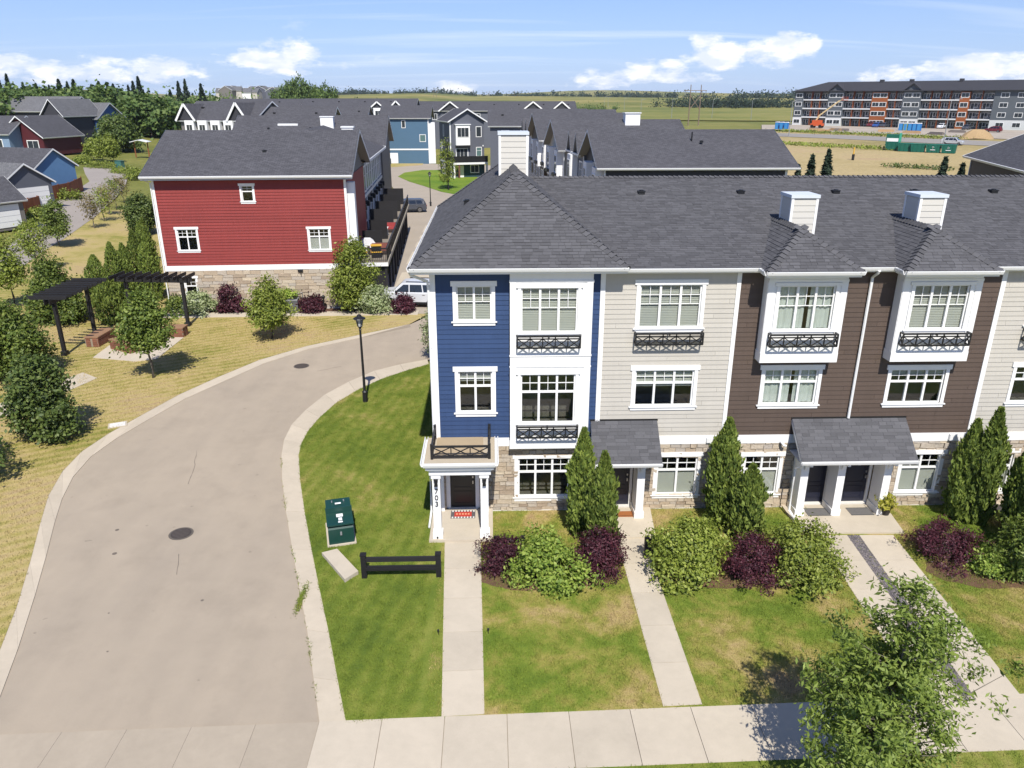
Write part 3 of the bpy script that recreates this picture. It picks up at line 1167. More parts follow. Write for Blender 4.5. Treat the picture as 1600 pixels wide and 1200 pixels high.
def stonework(par, x0, x1, z0, z1, y, holes, seed, fr=ID, hmin=.11, hmax=.2, lmin=.2, lmax=.55):
    w = wall_panel('stone_wall', par, MORTAR, x0, x1, z0, z1, y, y + 0.14, holes, fr)
    r = random.Random(seed)
    z = z0
    while z < z1 - 0.03:
        h = r.uniform(hmin, hmax)
        if z + h > z1 - 0.05:
            h = z1 - z
        xx = x0
        while xx < x1 - 0.01:
            L = r.uniform(lmin, lmax)
            if x1 - (xx + L) < lmin * .6:
                L = x1 - xx
            zc = z + h / 2
            cuts = [(q[0], q[1]) for q in holes if q[2] < zc < q[3]]
            for s, e in subtract(xx, xx + L, cuts):
                if e - s < .05:
                    continue
                d = r.uniform(.03, .07)
                link('stone', r.choice(STONES), w, Matrix.Translation(((s + e) / 2, y - d / 2 + .012, zc)) @ Matrix.Diagonal((e - s - .014, d, h - .014, 1)))
            xx += L
        z += h
    return w


def blinds(par, x0, x1, z0, z1, y, fr, mat):
    m = MB()
    z = z1
    while z > z0 + .02:
        m.face([(x0, y + .012, z), (x1, y + .012, z), (x1, y - .016, z - .052), (x0, y - .016, z - .052)])
        z -= .058
    m.build('blind', mat, par, fr, fix=False)


def curtain(par, x0, x1, z0, z1, y, fr, mat, split=None):
    m = MB()
    n = int((x1 - x0) / .035)
    P = []
    for i in range(n + 1):
        xx = x0 + (x1 - x0) * i / n
        P.append((xx, y + .02 * math.sin(i * 1.3) + .012 * math.sin(i * .47)))
    for (a, ya), (b, yb) in zip(P, P[1:]):
        if split and abs((a + b) / 2 - split) < .07:
            continue
        m.face([(a, ya, z0), (b, yb, z0), (b, yb, z1), (a, ya, z1)])
    m.build('curtain', mat, par, fr, fix=False)


def window(par, x0, x1, z0, z1, y, cols, kind='slider', cover=None, trim=True, fr=ID, glass=None, cover_from=0.0, top=None, jamb=.12, header=.17, sillh=.14):
    """Window in an opening (x0..x1, z0..z1) of a wall whose face is at y; outside is towards -y."""
    glass = glass or GLASS
    if cover and ':' in cover:
        cover, cover_from = cover.split(':')[0], float(cover.split(':')[1])
    f = MB()
    fw = .05
    ya, yb = y + .02, y + .09
    f.box(x0, x1, ya, yb, z1 - fw, z1).box(x0, x1, ya, yb, z0, z0 + fw)
    f.box(x0, x0 + fw, ya, yb, z0 + fw, z1 - fw).box(x1 - fw, x1, ya, yb, z0 + fw, z1 - fw)
    mw = .075
    W_ = (x1 - x0 - 2 * fw - (cols - 1) * mw) / cols
    cells = []
    for c in range(cols):
        cx = x0 + fw + c * (W_ + mw)
        cells.append((cx, cx + W_))
        if c:
            f.box(cx - mw, cx, ya - .012, yb, z0 + fw, z1 - fw)
    tw = .02
    split = None
    if kind in ('transom', 'casement'):
        split = z0 + (z1 - z0) * (.64 if top is None else top)
        for a, b in cells:
            f.box(a, b, ya, yb, split - .035, split + .035)
    lites = []
    for a, b in cells:
        if split:
            lites += [(a, b, z0 + fw, split - .035), (a, b, split + .035, z1 - fw)]
            zt = split + .035
        else:
            lites.append((a, b, z0 + fw, z1 - fw))
            zt = z0 + (z1 - z0) * .55
        if kind != 'plain':
            f.box((a + b) / 2 - tw / 2, (a + b) / 2 + tw / 2, ya + .015, yb - .015, zt, z1 - fw)
            zm = (zt + z1 - fw) / 2
            for s, e in ((a, (a + b) / 2 - tw / 2), ((a + b) / 2 + tw / 2, b)):
                f.box(s, e, ya + .015, yb - .015, zm - tw / 2, zm + tw / 2)
                if kind == 'slider':
                    f.box(s, e, ya + .015, yb - .015, zt - tw / 2, zt + tw / 2)
    win = f.build('window', WHITE, par, fr)
    fr = ID
    for (a, b, c, d) in lites:
        box('pane', win, glass, a - .004, b + .004, ya + .034, ya + .040, c - .004, d + .004, fr)
    # the room behind
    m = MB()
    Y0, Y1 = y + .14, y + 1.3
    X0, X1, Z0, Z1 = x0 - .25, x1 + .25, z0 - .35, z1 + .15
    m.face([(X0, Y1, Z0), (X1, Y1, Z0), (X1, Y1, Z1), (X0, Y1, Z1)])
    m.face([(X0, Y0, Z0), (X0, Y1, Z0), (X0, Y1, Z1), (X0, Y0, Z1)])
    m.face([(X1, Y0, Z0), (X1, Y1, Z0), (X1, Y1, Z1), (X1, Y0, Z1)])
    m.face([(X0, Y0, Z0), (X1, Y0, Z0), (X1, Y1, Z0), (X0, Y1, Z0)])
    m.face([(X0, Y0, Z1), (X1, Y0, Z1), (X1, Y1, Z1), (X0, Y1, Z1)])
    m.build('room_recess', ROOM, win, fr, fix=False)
    if cover == 'blind':
        for a, b in cells:
            blinds(win, a, b, z0 + fw + (z1 - z0) * cover_from, z1 - fw, y + .115, fr, BLIND)
    elif cover == 'curtain':
        curtain(win, x0 + fw, x1 - fw, z0 + fw, z1 - fw, y + .125, fr, CURTAIN, x0 + (x1 - x0) * .55)
    elif cover == 'shade':
        for a, b in cells:
            box('blind', win, BLIND, a, b, y + .11, y + .118, z0 + fw, z0 + (z1 - z0) * .62, fr)
    if trim:
        j, h, s = jamb, header, sillh
        box('trim_board', win, WHITE, x0 - j, x0, y - .045, y + .03, z0, z1, fr)
        box('trim_board', win, WHITE, x1, x1 + j, y - .045, y + .03, z0, z1, fr)
        box('trim_board', win, WHITE, x0 - j - .06, x1 + j + .06, y - .06, y + .03, z1, z1 + h, fr)
        box('trim_board', win, WHITE, x0 - j, x1 + j, y - .05, y + .03, z0 - s, z0 - .035, fr)
        box('sill', win, WHITE, x0 - j - .06, x1 + j + .06, y - .085, y + .03, z0 - .035, z0, fr)
    return win


def planter_rail(par, x0, x1, z0, z1, y0, y1, bays=5, fr=ID):
    """Shallow wrought-iron window rail with crossed panels."""
    m = MB()
    w = .038
    for yy in (y0,):
        m.bar((x0, yy, z1), (x1, yy, z1), w * 1.3)
        m.bar((x0, yy, z0), (x1, yy, z0), w * 1.3)
        m.bar((x0, yy, z1 - .09), (x1, yy, z1 - .09), w)
        for i in range(bays + 1):
            xx = x0 + (x1 - x0) * i / bays
            m.bar((xx, yy, z0), (xx, yy, z1), w)
        for i in range(bays):
            a, b = x0 + (x1 - x0) * i / bays, x0 + (x1 - x0) * (i + 1) / bays
            m.bar((a, yy, z0), (b, yy, z1 - .09), w * .8)
            m.bar((b, yy, z0), (a, yy, z1 - .09), w * .8)
    for xx in (x0, x1):
        for z in (z0, z1):
            m.bar((xx, y0, z), (xx, y1, z), w * 1.2)
        m.bar((xx, y0, z0), (xx, y1, z1), w * .8)
        m.bar((xx, y0, z1), (xx, y1, z0), w * .8)
    for i in range(1, bays):
        xx = x0 + (x1 - x0) * i / bays
        m.bar((xx, y0, z0), (xx, y1, z0), w * .8)
    xx = (x0 + x1) / 2
    m.bar((xx, y0, z1 - .05), (xx, y1, z1 - .05), w)
    m.build('iron_railing', BLACK, par, fr)


def door(par, x0, x1, z0, z1, y, mat, handle=1, fr=ID):
    d = box('door', par, mat, x0, x1, y, y + .05, z0, z1, fr)
    inv = MTX[d.name].inverted()
    w = x1 - x0

    def sub(name, m, *a):
        box(name, d, m, *a, inv @ fr)
    for (a, b) in ((.08, .33), (.40, .93)):
        za, zb = z0 + (z1 - z0) * a, z0 + (z1 - z0) * b
        for q in ((x0 + .12, x1 - .12, za, za + .03), (x0 + .12, x1 - .12, zb - .03, zb), (x0 + .12, x0 + .15, za, zb), (x1 - .15, x1 - .12, za, zb)):
            sub('panel_moulding', mat, q[0], q[1], y - .015, y, q[2], q[3])
    hx = x1 - .08 if handle > 0 else x0 + .08
    sub('handle', CHROME, hx - .02, hx + .02, y - .06, y, z0 + .98, z0 + 1.10)
    sub('handle', CHROME, hx - .025, hx + .025, y - .03, y, z0 + 1.2, z0 + 1.27)
    m = MB()
    m.box(x0 - .1, x0 - .01, y - .07, y + .06, z0, z1 + .01).box(x1 + .01, x1 + .1, y - .07, y + .06, z0, z1 + .01).box(x0 - .1, x1 + .1, y - .07, y + .06, z1 + .011, z1 + .1)
    m.build('door_frame', WHITE, par, fr)
    box('threshold', par, CONCW, x0 - .1, x1 + .1, y - .14, y + .04, z0 - .10, z0 - .003, fr)
    return d


# ------------------------------------------------------------------ shingle kit
TABUNIT = None


def tab_unit():
    """One shingle tab, 1 x 1 before scaling: u across, v up the slope, butt edge proud."""
    global TABUNIT
    if TABUNIT is None:
        v = [(-.5, 0, 1), (.5, 0, 1), (.5, 1, .1), (-.5, 1, .1), (-.5, 0, 0), (.5, 0, 0)]
        f = [(0, 1, 2, 3), (4, 5, 1, 0), (4, 0, 3), (5, 2, 1)]
        TABUNIT = bpy.data.meshes.new('shingle')
        TABUNIT.from_pydata(v, [], f)
        TABUNIT.materials.append(TAB)
    return TABUNIT


def shingles(par, O, U, Vd, poly, seed, course=.135, tmin=.16, tmax=.36, singles=0, lift=.016):
    """Shingle courses on a roof plane. O origin at the eave, U along the eave, Vd up the slope; poly in (u, v) metres, convex."""
    O, U, Vd = Vector(O), Vector(U).normalized(), Vector(Vd).normalized()
    Nn = U.cross(Vd).normalized()
    if Nn.z < 0:
        Nn = -Nn
    r = random.Random(seed)

    def span(v):
        xs = []
        n = len(poly)
        for i in range(n):
            (u0, v0), (u1, v1) = poly[i], poly[(i + 1) % n]
            if (v0 - v) * (v1 - v) <= 0 and abs(v1 - v0) > 1e-9:
                xs.append(u0 + (u1 - u0) * (v - v0) / (v1 - v0))
        return (min(xs), max(xs)) if len(xs) >= 2 else None
    vmax = max(p[1] for p in poly)
    m = MB()
    made = 0
    rows = int(vmax / course)
    rot = Matrix((U, Vd, Nn)).transposed().to_4x4()
    for j in range(rows):
        v0, v1 = j * course, (j + 1) * course + .03
        a = span(v0 + 1e-4)
        b = span(min(v1, vmax - 1e-4))
        if not a or not b:
            continue
        u = a[0] - r.uniform(0, .2)
        while u < a[1]:
            L = r.uniform(tmin, tmax)
            g = .006
            h = lift * r.uniform(.55, 1.35)
            s0, e0 = max(u, a[0]), min(u + L - g, a[1])
            s1, e1 = max(u, b[0]), min(u + L - g, b[1])
            u += L
            if e0 - s0 < .01:
                continue
            if made < singles and abs(s0 - s1) < 1e-6 and abs(e0 - e1) < 1e-6:
                c = O + U * ((s0 + e0) / 2) + Vd * v0
                link('shingle', tab_unit(), par, Matrix.Translation(c) @ rot @ Matrix.Diagonal((e0 - s0, v1 - v0, h, 1)))
                made += 1
                continue
            if e1 - s1 < .004:
                s1 = e1 = min(max((s0 + e0) / 2, b[0]), b[1])
            P = lambda uu, vv, hh: tuple(O + U * uu + Vd * vv + Nn * hh)
            m.face([P(s0, v0, h), P(e0, v0, h), P(e1, v1, .002), P(s1, v1, .002)])
            k = len(m.v)
            m.v += [P(s0, v0, 0), P(e0, v0, 0)]
            m.f.append((k, k + 1, k - 3, k - 4))
            m.uv.append(None)
    if m.f:
        o = m.build('shingles', TAB, par, fix=False)
        o['kind'] = 'stuff'


def hip_caps(par, A, B, n1, n2, w=.17, step=.2):
    """Separate cap shingles along a hip or ridge from A (low) to B (high)."""
    A, B = Vector(A), Vector(B)
    d = (B - A)
    L = d.length
    d.normalize()
    n1, n2 = Vector(n1).normalized(), Vector(n2).normalized()
    t1 = n1.cross(d)
    t2 = n2.cross(d)
    nn = (n1 + n2).normalized()
    s1 = t1 if t1.dot(n2) < 0 else -t1
    s2 = t2 if t2.dot(n1) < 0 else -t2
    h0, h1 = .075, .02
    v = [nn * h0, s1 * w + n1 * h0 * .7, s1 * w * .92 + d * (step * 1.3) + n1 * h1 * .6, nn * h1 + d * (step * 1.3), s2 * w * .92 + d * (step * 1.3) + n2 * h1 * .6, s2 * w + n2 * h0 * .7,
         Vector((0, 0, 0)), s1 * w, s2 * w]
    f = [(0, 1, 2, 3), (0, 3, 4, 5), (6, 7, 1, 0), (6, 0, 5, 8)]
    me = bpy.data.meshes.new('cap_shingle')
    me.from_pydata([tuple(q) for q in v], [], f)
    me.materials.append(TAB)
    k = 0
    while k * step < L:
        link('cap_shingle', me, par, Matrix.Translation(A + d * (k * step)))
        k += 1


def gutter(par, a, b, out, mat=None):
    """K-profile gutter from a to b; out is the outward direction."""
    a, b, out = Vector(a), Vector(b), Vector(out).normalized()
    prof = [(0, 0), (.085, .0), (.10, .03), (.125, .10), (.125, .125), (.10, .125), (.10, .11), (.07, .02), (.02, .02), (.02, .125), (0, .125)]
    m = MB()
    n = len(prof)
    for e in (a, b):
        for (o, z) in prof:
            m.v.append(tuple(e + out * o + Vector((0, 0, z))))
    for i in range(n):
        j = (i + 1) % n
        m.f.append((i, j, n + j, n + i))
        m.uv.append(None)
    m.f += [tuple(range(n)), tuple(reversed(range(n, 2 * n)))]
    m.uv += [None, None]
    return m.build('gutter', mat or WHITE2, par)


def vent(par, p):
    m = MB()
    p = Vector(p)
    m.box(p.x - .12, p.x + .12, p.y - .12, p.y + .12, p.z - .12, p.z + .02)
    m.box(p.x - .14, p.x + .14, p.y - .14, p.y + .13, p.z + .02, p.z + .055)
    m.tube([(p.x, p.y, p.z + .055), (p.x, p.y, p.z + .085)], .085, 10)
    m.build('roof_vent', BLACK, par)


# ------------------------------------------------------------------ the near townhouse row
ROWY1 = 13.6            # rear wall
EAVE, EZ = -0.35, 9.06  # main eave line
RIDY, RIDZ = 6.85, 11.22
SLOPE = (RIDZ - EZ) / (RIDY - EAVE)
BANDZ0, BANDZ1, TOPZ = 2.66, 2.98, 8.95
ROWGROUP = 'townhouses of the near row'


def main_roof(t, ox, x0, x1, seed, singles=120, gx0=None):
    """Slice of the long roof over one house: deck, shingles, ridge caps, gutter, soffit."""
    m = MB()
    r = math.hypot(RIDY - EAVE, RIDZ - EZ)
    X0, X1 = x0 - ox, x1 - ox
    m.face([(X0, EAVE, EZ), (X1, EAVE, EZ), (X1, RIDY, RIDZ), (X0, RIDY, RIDZ)], [(0, 0), (X1 - X0, 0), (X1 - X0, r), (0, r)])
    yb = 2 * RIDY - EAVE
    m.face([(X1, yb, EZ), (X0, yb, EZ), (X0, RIDY, RIDZ), (X1, RIDY, RIDZ)], [(0, 0), (X1 - X0, 0), (X1 - X0, r), (0, r)])
    deck = m.build('roof', ROOFM, t, fix=False)
    shingles(deck, (X0, EAVE - .02, EZ + .004), (1, 0, 0), (0, RIDY - EAVE, RIDZ - EZ), [(0, 0), (X1 - X0, 0), (X1 - X0, r), (0, r)], seed, singles=singles)
    hip_caps(deck, (X0, RIDY, RIDZ), (X1, RIDY, RIDZ), (0, -SLOPE, 1), (0, SLOPE, 1), .15, .2)
    X0 = X0 if gx0 is None else gx0 - ox
    gutter(t, (X0, EAVE + .02, EZ - .115), (X1, EAVE + .02, EZ - .115), (0, -1, 0))
    box('fascia', t, WHITE, X0, X1, EAVE + .03, EAVE + .06, EZ - .17, EZ - .015)
    box('soffit', t, WHITE, X0, X1, EAVE + .06, .0, EZ - .17, EZ - .14)


def body(t, X0, X1, wall, side=None):
    """Party and rear walls so the house is a closed volume."""
    m = MB()
    m.box(X0, X1, 1.5, ROWY1, -.1, EZ - .15)
    m.build('rear_body', side or wall, t)


def corner(t, x0, x1, y0, y1, z0, z1):
    box('corner_board', t, WHITE, x0, x1, y0, y1, z0, z1)


CHIMW = M('chimney_siding', (0.55, 0.525, 0.47), 0.6, 0.04, 0.8, 0.04, 25)


def chimney(t, x0, x1, y0, y1, z0, z1):
    c = box('chimney', t, CHIMW, x0 + .03, x1 - .03, y0 + .03, y1 - .03, z0, z1 - .08)
    inv = MTX[c.name].inverted()
    n = round((z1 - .1 - z0) / .2)
    h = (z1 - .1 - z0) / n
    me = board_mesh(CHIMW)
    for i in range(n):
        zc = z0 + (i + .5) * h
        link('siding_board', me, c, inv @ Matrix.Translation(((x0 + x1) / 2, y0 + .03, zc)) @ Matrix.Diagonal((x1 - x0 - .16, .02, h, 1)))
        for (xx, ang) in ((x0 + .03, -90), (x1 - .03, 90)):
            link('siding_board', me, c, inv @ Matrix.Translation((xx, (y0 + y1) / 2, zc)) @ Matrix.Rotation(R(ang), 4, 'Z') @ Matrix.Diagonal((y1 - y0 - .16, .02, h, 1)))
    for xx in (x0, x1 - .09):
        for yy in (y0, y1 - .09):
            box('corner_board', c, WHITE, xx, xx + .09, yy, yy + .09, z0, z1 - .06, inv)
    m = MB()
    m.box(x0 - .03, x1 + .03, y0 - .03, y1 + .03, z1 - .06, z1 + .05)
    m.build('chimney_cap', M('pale_blue_cap', (0.58, 0.62, 0.66), 0.4, 0.03, 2, 0.02, 20), c, inv)
    return c


def downspout(t, pts, r=.04):
    m = MB()
    m.tube(pts, r, 8)
    m.build('downspout', WHITE2, t)


# ---- the blue corner house
def blue_house():
    t = thing('townhouse', 'navy blue corner townhouse with white bay, hipped roof and columned porch', 'house', (0, 0, 0), 0, ROWGROUP)
    W1_, W2_ = (.80, 1.96, 7.24, 8.44), (.80, 1.96, 3.95, 5.48)
    WG = (2.86, 4.70, .60, 2.16)
    DR = (.41, 1.30, .14, 2.14)
    X1 = 5.65
    stonework(t, -.0, X1, .06, BANDZ0, 0, [WG, (DR[0] - .16, DR[1] + .16, -.2, DR[3] + .12)], 21)
    box('foundation', t, CONCW, -.02, X1, -.04, .15, -.1, .06)
    box('band_board', t, WHITE, .0, X1, -.05, .10, BANDZ0, BANDZ1)
    siding(t, BLUE, .0, X1, BANDZ1, TOPZ, 0, [W1_, W2_, (2.62, 5.1, 3.25, 5.66), (2.62, 5.1, 6.5, 8.66)])
    corner(t, -.06, .12, -.06, .06, BANDZ1, TOPZ)
    corner(t, X1 - .10, X1 + .06, -.06, .04, BANDZ1, TOPZ)
    window(t, *W1_, 0, 2, 'slider', 'blind', cover_from=.0)
    window(t, *W2_, 0, 2, 'transom', 'blind:.72')
    window(t, *WG, 0, 3, 'transom', jamb=.14, header=.12, sillh=.16)
    # white bay
    b0, b1, by = 2.56, 5.27, -.34
    A = (2.92, 4.78, 6.92, 8.45)
    Bw = (2.92, 4.78, 3.66, 5.47)
    wall_panel('bay', t, WHITE, b0, b1, 2.70, 8.93, by, by + .12, [A, Bw])
    box('bay_side', t, WHITE, b0, b0 + .1, by + .12, -.03, 2.70, 8.93)
    box('bay_side', t, WHITE, b1 - .1, b1, by + .12, -.03, 2.70, 8.93)
    box('bay_underside', t, WHITE, b0 + .1, b1 - .1, by + .12, -.05, 2.70, 2.76)
    for z0, z1 in ((2.70, 3.02), (6.10, 6.16), (5.72, 5.76), (8.62, 8.70)):
        box('trim_board', t, WHITE, b0 - .02, b1 + .02, by - .025, by, z0, z1)
    for xx in (b0, b1 - .2):
        for z0, z1 in ((3.02, 5.72), (6.16, 8.62)):
            box('trim_board', t, WHITE, xx, xx + .2, by - .022, by, z0, z1)
    window(t, *A, by, 3, 'slider', 'blind', jamb=.1, header=.1, sillh=.1)
    window(t, *Bw, by, 3, 'transom', jamb=.1, header=.1, sillh=.1)
    planter_rail(t, 2.80, 4.88, 6.47, 6.87, by - .24, by)
    planter_rail(t, 2.80, 4.88, 3.22, 3.62, by - .24, by)
    # side wall (faces the lawn)
    fr = Matrix.Translation((0, 0, 0)) @ Matrix.Rotation(R(-90), 4, 'Z')
    sw = wall_panel('side_wall', t, BLUE, -ROWY1, -.1, BANDZ1, TOPZ, 0, .12, [], fr)
    for i in range(36):
        h = (TOPZ - BANDZ1) / 36
        link('siding_board', board_mesh(BLUE), sw, Matrix.Translation((-(ROWY1 + .1) / 2, -.001, BANDZ1 + (i + .5) * h)) @ Matrix.Diagonal((ROWY1 - .15, .022, h, 1)))
    stonework(t, -ROWY1, -.1, .06, BANDZ0, 0, [], 22, fr, .16, .24, .4, .9)
    box('band_board', t, WHITE, -ROWY1, -.1, -.05, .1, BANDZ0, BANDZ1, fr)
    for (a, b, c, d) in ((-4.2, -3.2, 6.9, 8.2), (-9.2, -8.2, 6.9, 8.2), (-6.6, -5.4, 3.9, 5.3)):
        window(t, a, b, c, d, -.03, 2, 'slider', fr=fr)
    m = MB()
    m.box(.15, X1, 1.5, ROWY1, -.1, TOPZ - .02)
    m.build('rear_body', BLUE, t)
    # ---- hipped roof
    HX0, HX1, HY0, HY1, HZ = -.62, 6.32, -.62, 14.2, 9.15
    hw = (HX1 - HX0) / 2
    cx = (HX0 + HX1) / 2
    rise = 2.60
    AZ_ = HZ + rise
    ya, yb = HY0 + hw, HY1 - hw
    m = MB()
    sl = math.hypot(hw, rise)
    m.face([(HX0, HY0, HZ), (HX1, HY0, HZ), (cx, ya, AZ_)], [(0, 0), (2 * hw, 0), (hw, sl)])
    m.face([(HX0, HY1, HZ), (HX0, HY0, HZ), (cx, ya, AZ_), (cx, yb, AZ_)], [(0, 0), (HY1 - HY0, 0), (HY1 - HY0 - hw, sl), (hw, sl)])
    m.face([(HX1, HY0, HZ), (HX1, HY1, HZ), (cx, yb, AZ_), (cx, ya, AZ_)], [(0, 0), (HY1 - HY0, 0), (HY1 - HY0 - hw, sl), (hw, sl)])
    m.face([(HX1, HY1, HZ), (HX0, HY1, HZ), (cx, yb, AZ_)], [(0, 0), (2 * hw, 0), (hw, sl)])
    rf = m.build('roof', ROOFM, t, fix=False)
    shingles(rf, (HX0, HY0 - .02, HZ + .004), (1, 0, 0), (0, hw, rise), [(0, 0), (2 * hw, 0), (hw, sl)], 31, .135, .16, .36, singles=290, lift=.020)
    shingles(rf, (HX0 - .0, HY1, HZ + .004), (0, -1, 0), (hw, 0, rise), [(0, 0), (HY1 - HY0, 0), (HY1 - HY0 - hw, sl), (hw, sl)], 32, .135, .16, .36)
    shingles(rf, (HX1, HY0, HZ + .004), (0, 1, 0), (-hw, 0, rise), [(0, 0), (HY1 - HY0, 0), (HY1 - HY0 - hw, sl), (hw, sl)], 33, .135, .16, .36)
    k = rise / hw
    nF, nL, nR, nB = (0, -k, 1), (-k, 0, 1), (k, 0, 1), (0, k, 1)
    hip_caps(rf, (HX0, HY0, HZ), (cx, ya, AZ_), nF, nL)
    hip_caps(rf, (HX1, HY0, HZ), (cx, ya, AZ_), nF, nR)
    hip_caps(rf, (HX0, HY1, HZ), (cx, yb, AZ_), nB, nL)
    hip_caps(rf, (cx, ya, AZ_), (cx, yb, AZ_), nL, nR)
    gutter(t, (HX0 - .02, HY0 + .02, HZ - .115), (HX1 + .02, HY0 + .02, HZ - .115), (0, -1, 0))
    gutter(t, (HX0 + .02, HY0 + .0, HZ - .116), (HX0 + .02, HY1, HZ - .116), (-1, 0, 0))
    m = MB()
    m.box(HX0 + .04, HX1, HY0 + .04, .0, HZ - .2, HZ - .17).box(HX0 + .04, .0, .0, HY1, HZ - .2, HZ - .17).box(X1, HX1, 0, 1.5, HZ - .2, HZ - .17)
    m.build('soffit', WHITE, t)
    m = MB()
    m.box(HX0 + .02, HX1, HY0 + .02, HY0 + .04, HZ - .2, HZ - .012).box(HX0 + .02, HX0 + .04, HY0 + .04, HY1, HZ - .2, HZ - .012).box(HX1 - .02, HX1, HY0 + .04, .3, HZ - .2, HZ - .012)
    m.build('fascia', WHITE, t)
    m = MB()
    m.face([(HX0 + .06, HY0 + .06, HZ - .16), (HX1 - .06, HY0 + .06, HZ - .16), (HX1 - .06, HY1, HZ - .16), (HX0 + .06, HY1, HZ - .16)])
    m.build('ceiling', ROOM, t)
    vent(t, (1.05, 5.6, HZ + 1.25 + .05))
    chimney(t, 2.29, 3.44, 6.2, 7.4, 10.4, 12.93)
    downspout(t, [(-.66, -.5, 9.03), (-.62, -.42, 8.9), (-.12, -.10, 8.62), (-.1, -.08, 8.4), (-.1, -.08, 3.1)], .045)
    # ---- porch
    box('porch_slab', t, CONC, -.24, 1.93, -2.10, -.01, .0, .135)
    door(t, *DR[:2], DR[2], DR[3], .12, DOORB)
    box('entry_panel', t, WHITE, DR[0] - .34, DR[0] - .10, .05, .16, .14, 2.4)
    box('entry_panel', t, WHITE, DR[1] + .10, DR[1] + .34, .05, .16, .14, 2.4)
    box('entry_panel', t, WHITE, DR[0] - .1, DR[1] + .1, .05, .16, 2.25, 2.5)
    # ring wreath on the door and its bell
    m = MB()
    n = 20
    m.tube([(.855 + .2 * math.cos(i * 2 * math.pi / n), .07, 1.66 + .2 * math.sin(i * 2 * math.pi / n)) for i in range(n + 1)], .05, 6, False)
    m.build('wreath', M('dried_wreath', (0.09, 0.12, 0.09), 0.9, 0.3, 20, 0.4, 60), t)
    box('doorbell', t, BLACK, 1.52, 1.56, .035, .05, 1.2, 1.34)
    for cx_ in (.06, 1.66):
        c = MB()
        c.box(cx_ - .17, cx_ + .17, -2.0, -1.66, .135, .36)
        c.box(cx_ - .13, cx_ + .13, -1.96, -1.70, .36, 2.42)
        c.box(cx_ - .16, cx_ + .16, -1.99, -1.67, 2.42, 2.56)
        for s in (-1, 1):
            c.box(cx_ + s * .13 - (.03 if s > 0 else 0), cx_ + s * .13 + (.03 if s < 0 else 0), -1.975, -1.96, .36, 2.42)
        c.build('column', WHITE, t)
        l = MB()
        l.box(cx_ - .05, cx_ + .05, -2.06, -1.96, 2.20, 2.38)
        l.box(cx_ - .07, cx_ + .07, -2.08, -1.96, 2.38, 2.42)
        l.box(cx_ - .06, cx_ + .06, -2.07, -1.96, 2.16, 2.20)
        l.build('wall_lamp', BLACK, t)
        h = MB()
        h.box(cx_ - .13, cx_ + .13, -.16, -.03, .135, 2.5)
        h.build('half_column', WHITE, t)
    m = MB()
    m.box(-.16, 1.88, -2.02, -.05, 2.56, 2.74).box(-.20, 1.92, -2.07, -.05, 2.74, 2.80).box(-.26, 1.98, -2.14, -.05, 2.80, 2.93)
    m.build('porch_beam', WHITE, t)
    gutter(t, (-.32, -2.16, 2.94), (2.04, -2.16, 2.94), (0, -1, 0))
    gutter(t, (-.30, -2.16, 2.938), (-.30, -.06, 2.938), (-1, 0, 0))
    gutter(t, (2.02, -2.16, 2.938), (2.02, -.06, 2.938), (1, 0, 0))
    m = MB()
    m.box(-.30, 2.02, -2.15, -.03, 2.935, 3.01)
    m.build('porch_roof', M('porch_roof_membrane', (0.42, 0.36, 0.27), 0.8, 0.1, 3, 0.1, 40), t)
    box('porch_deck', t, DECK, .02, 1.62, -1.6, -.06, 3.01, 3.035)
    # balustrade on the porch roof
    m = MB()
    xa, xb, yf = -.06, 1.84, -1.72
    for (xx, yy, top) in ((xa, yf, 3.55), (xb, yf, 3.55), (xa, -.12, 3.55), (xb, -.12, 3.55)):
        m.box(xx - .045, xx + .045, yy - .045, yy + .045, 3.01, top)

    def rail_run(p, q, n):
        p, q = Vector(p), Vector(q)
        for z in (3.10, 3.46):
            m.bar(p + Vector((0, 0, z)), q + Vector((0, 0, z)), .06)
        for i in range(n + 1):
            c = p.lerp(q, i / n)
            m.bar(c + Vector((0, 0, 3.1)), c + Vector((0, 0, 3.46)), .035)
        for i in range(n):
            a, b = p.lerp(q, i / n), p.lerp(q, (i + 1) / n)
            m.bar(a + Vector((0, 0, 3.12)), b + Vector((0, 0, 3.44)), .03)
            m.bar(b + Vector((0, 0, 3.12)), a + Vector((0, 0, 3.44)), .03)
    rail_run((xa, yf, 0), (xb, yf, 0), 3)
    rail_run((xa, yf, 0), (xa, -.12, 0), 3)
    rail_run((xb, yf, 0), (xb, -.12, 0), 3)
    m.build('balustrade', BLACK, t)
    downspout(t, [(-.30, -.35, 2.95), (-.28, -.3, 2.7), (-.28, -.3, .25), (-.3, -1.2, .1)], .04)
    # house number down the column
    for i, ch in enumerate('703'):
        cu = bpy.data.curves.new('house_number', 'FONT')
        cu.body = ch
        cu.size = .26
        cu.extrude = .008
        cu.align_x = 'CENTER'
        cu.materials.append(BLACK)
        tmp = bpy.data.objects.new('house_number', cu)
        COL.objects.link(tmp)
        dg = bpy.context.evaluated_depsgraph_get()
        me = bpy.data.meshes.new_from_object(tmp.evaluated_get(dg))
        bpy.data.objects.remove(tmp)
        me.materials.clear()
        me.materials.append(BLACK)
        link('house_number', me, t, Matrix.Translation((.06, -1.985, 1.86 - i * .24)) @ Matrix.Rotation(R(90), 4, 'X'))
    return t


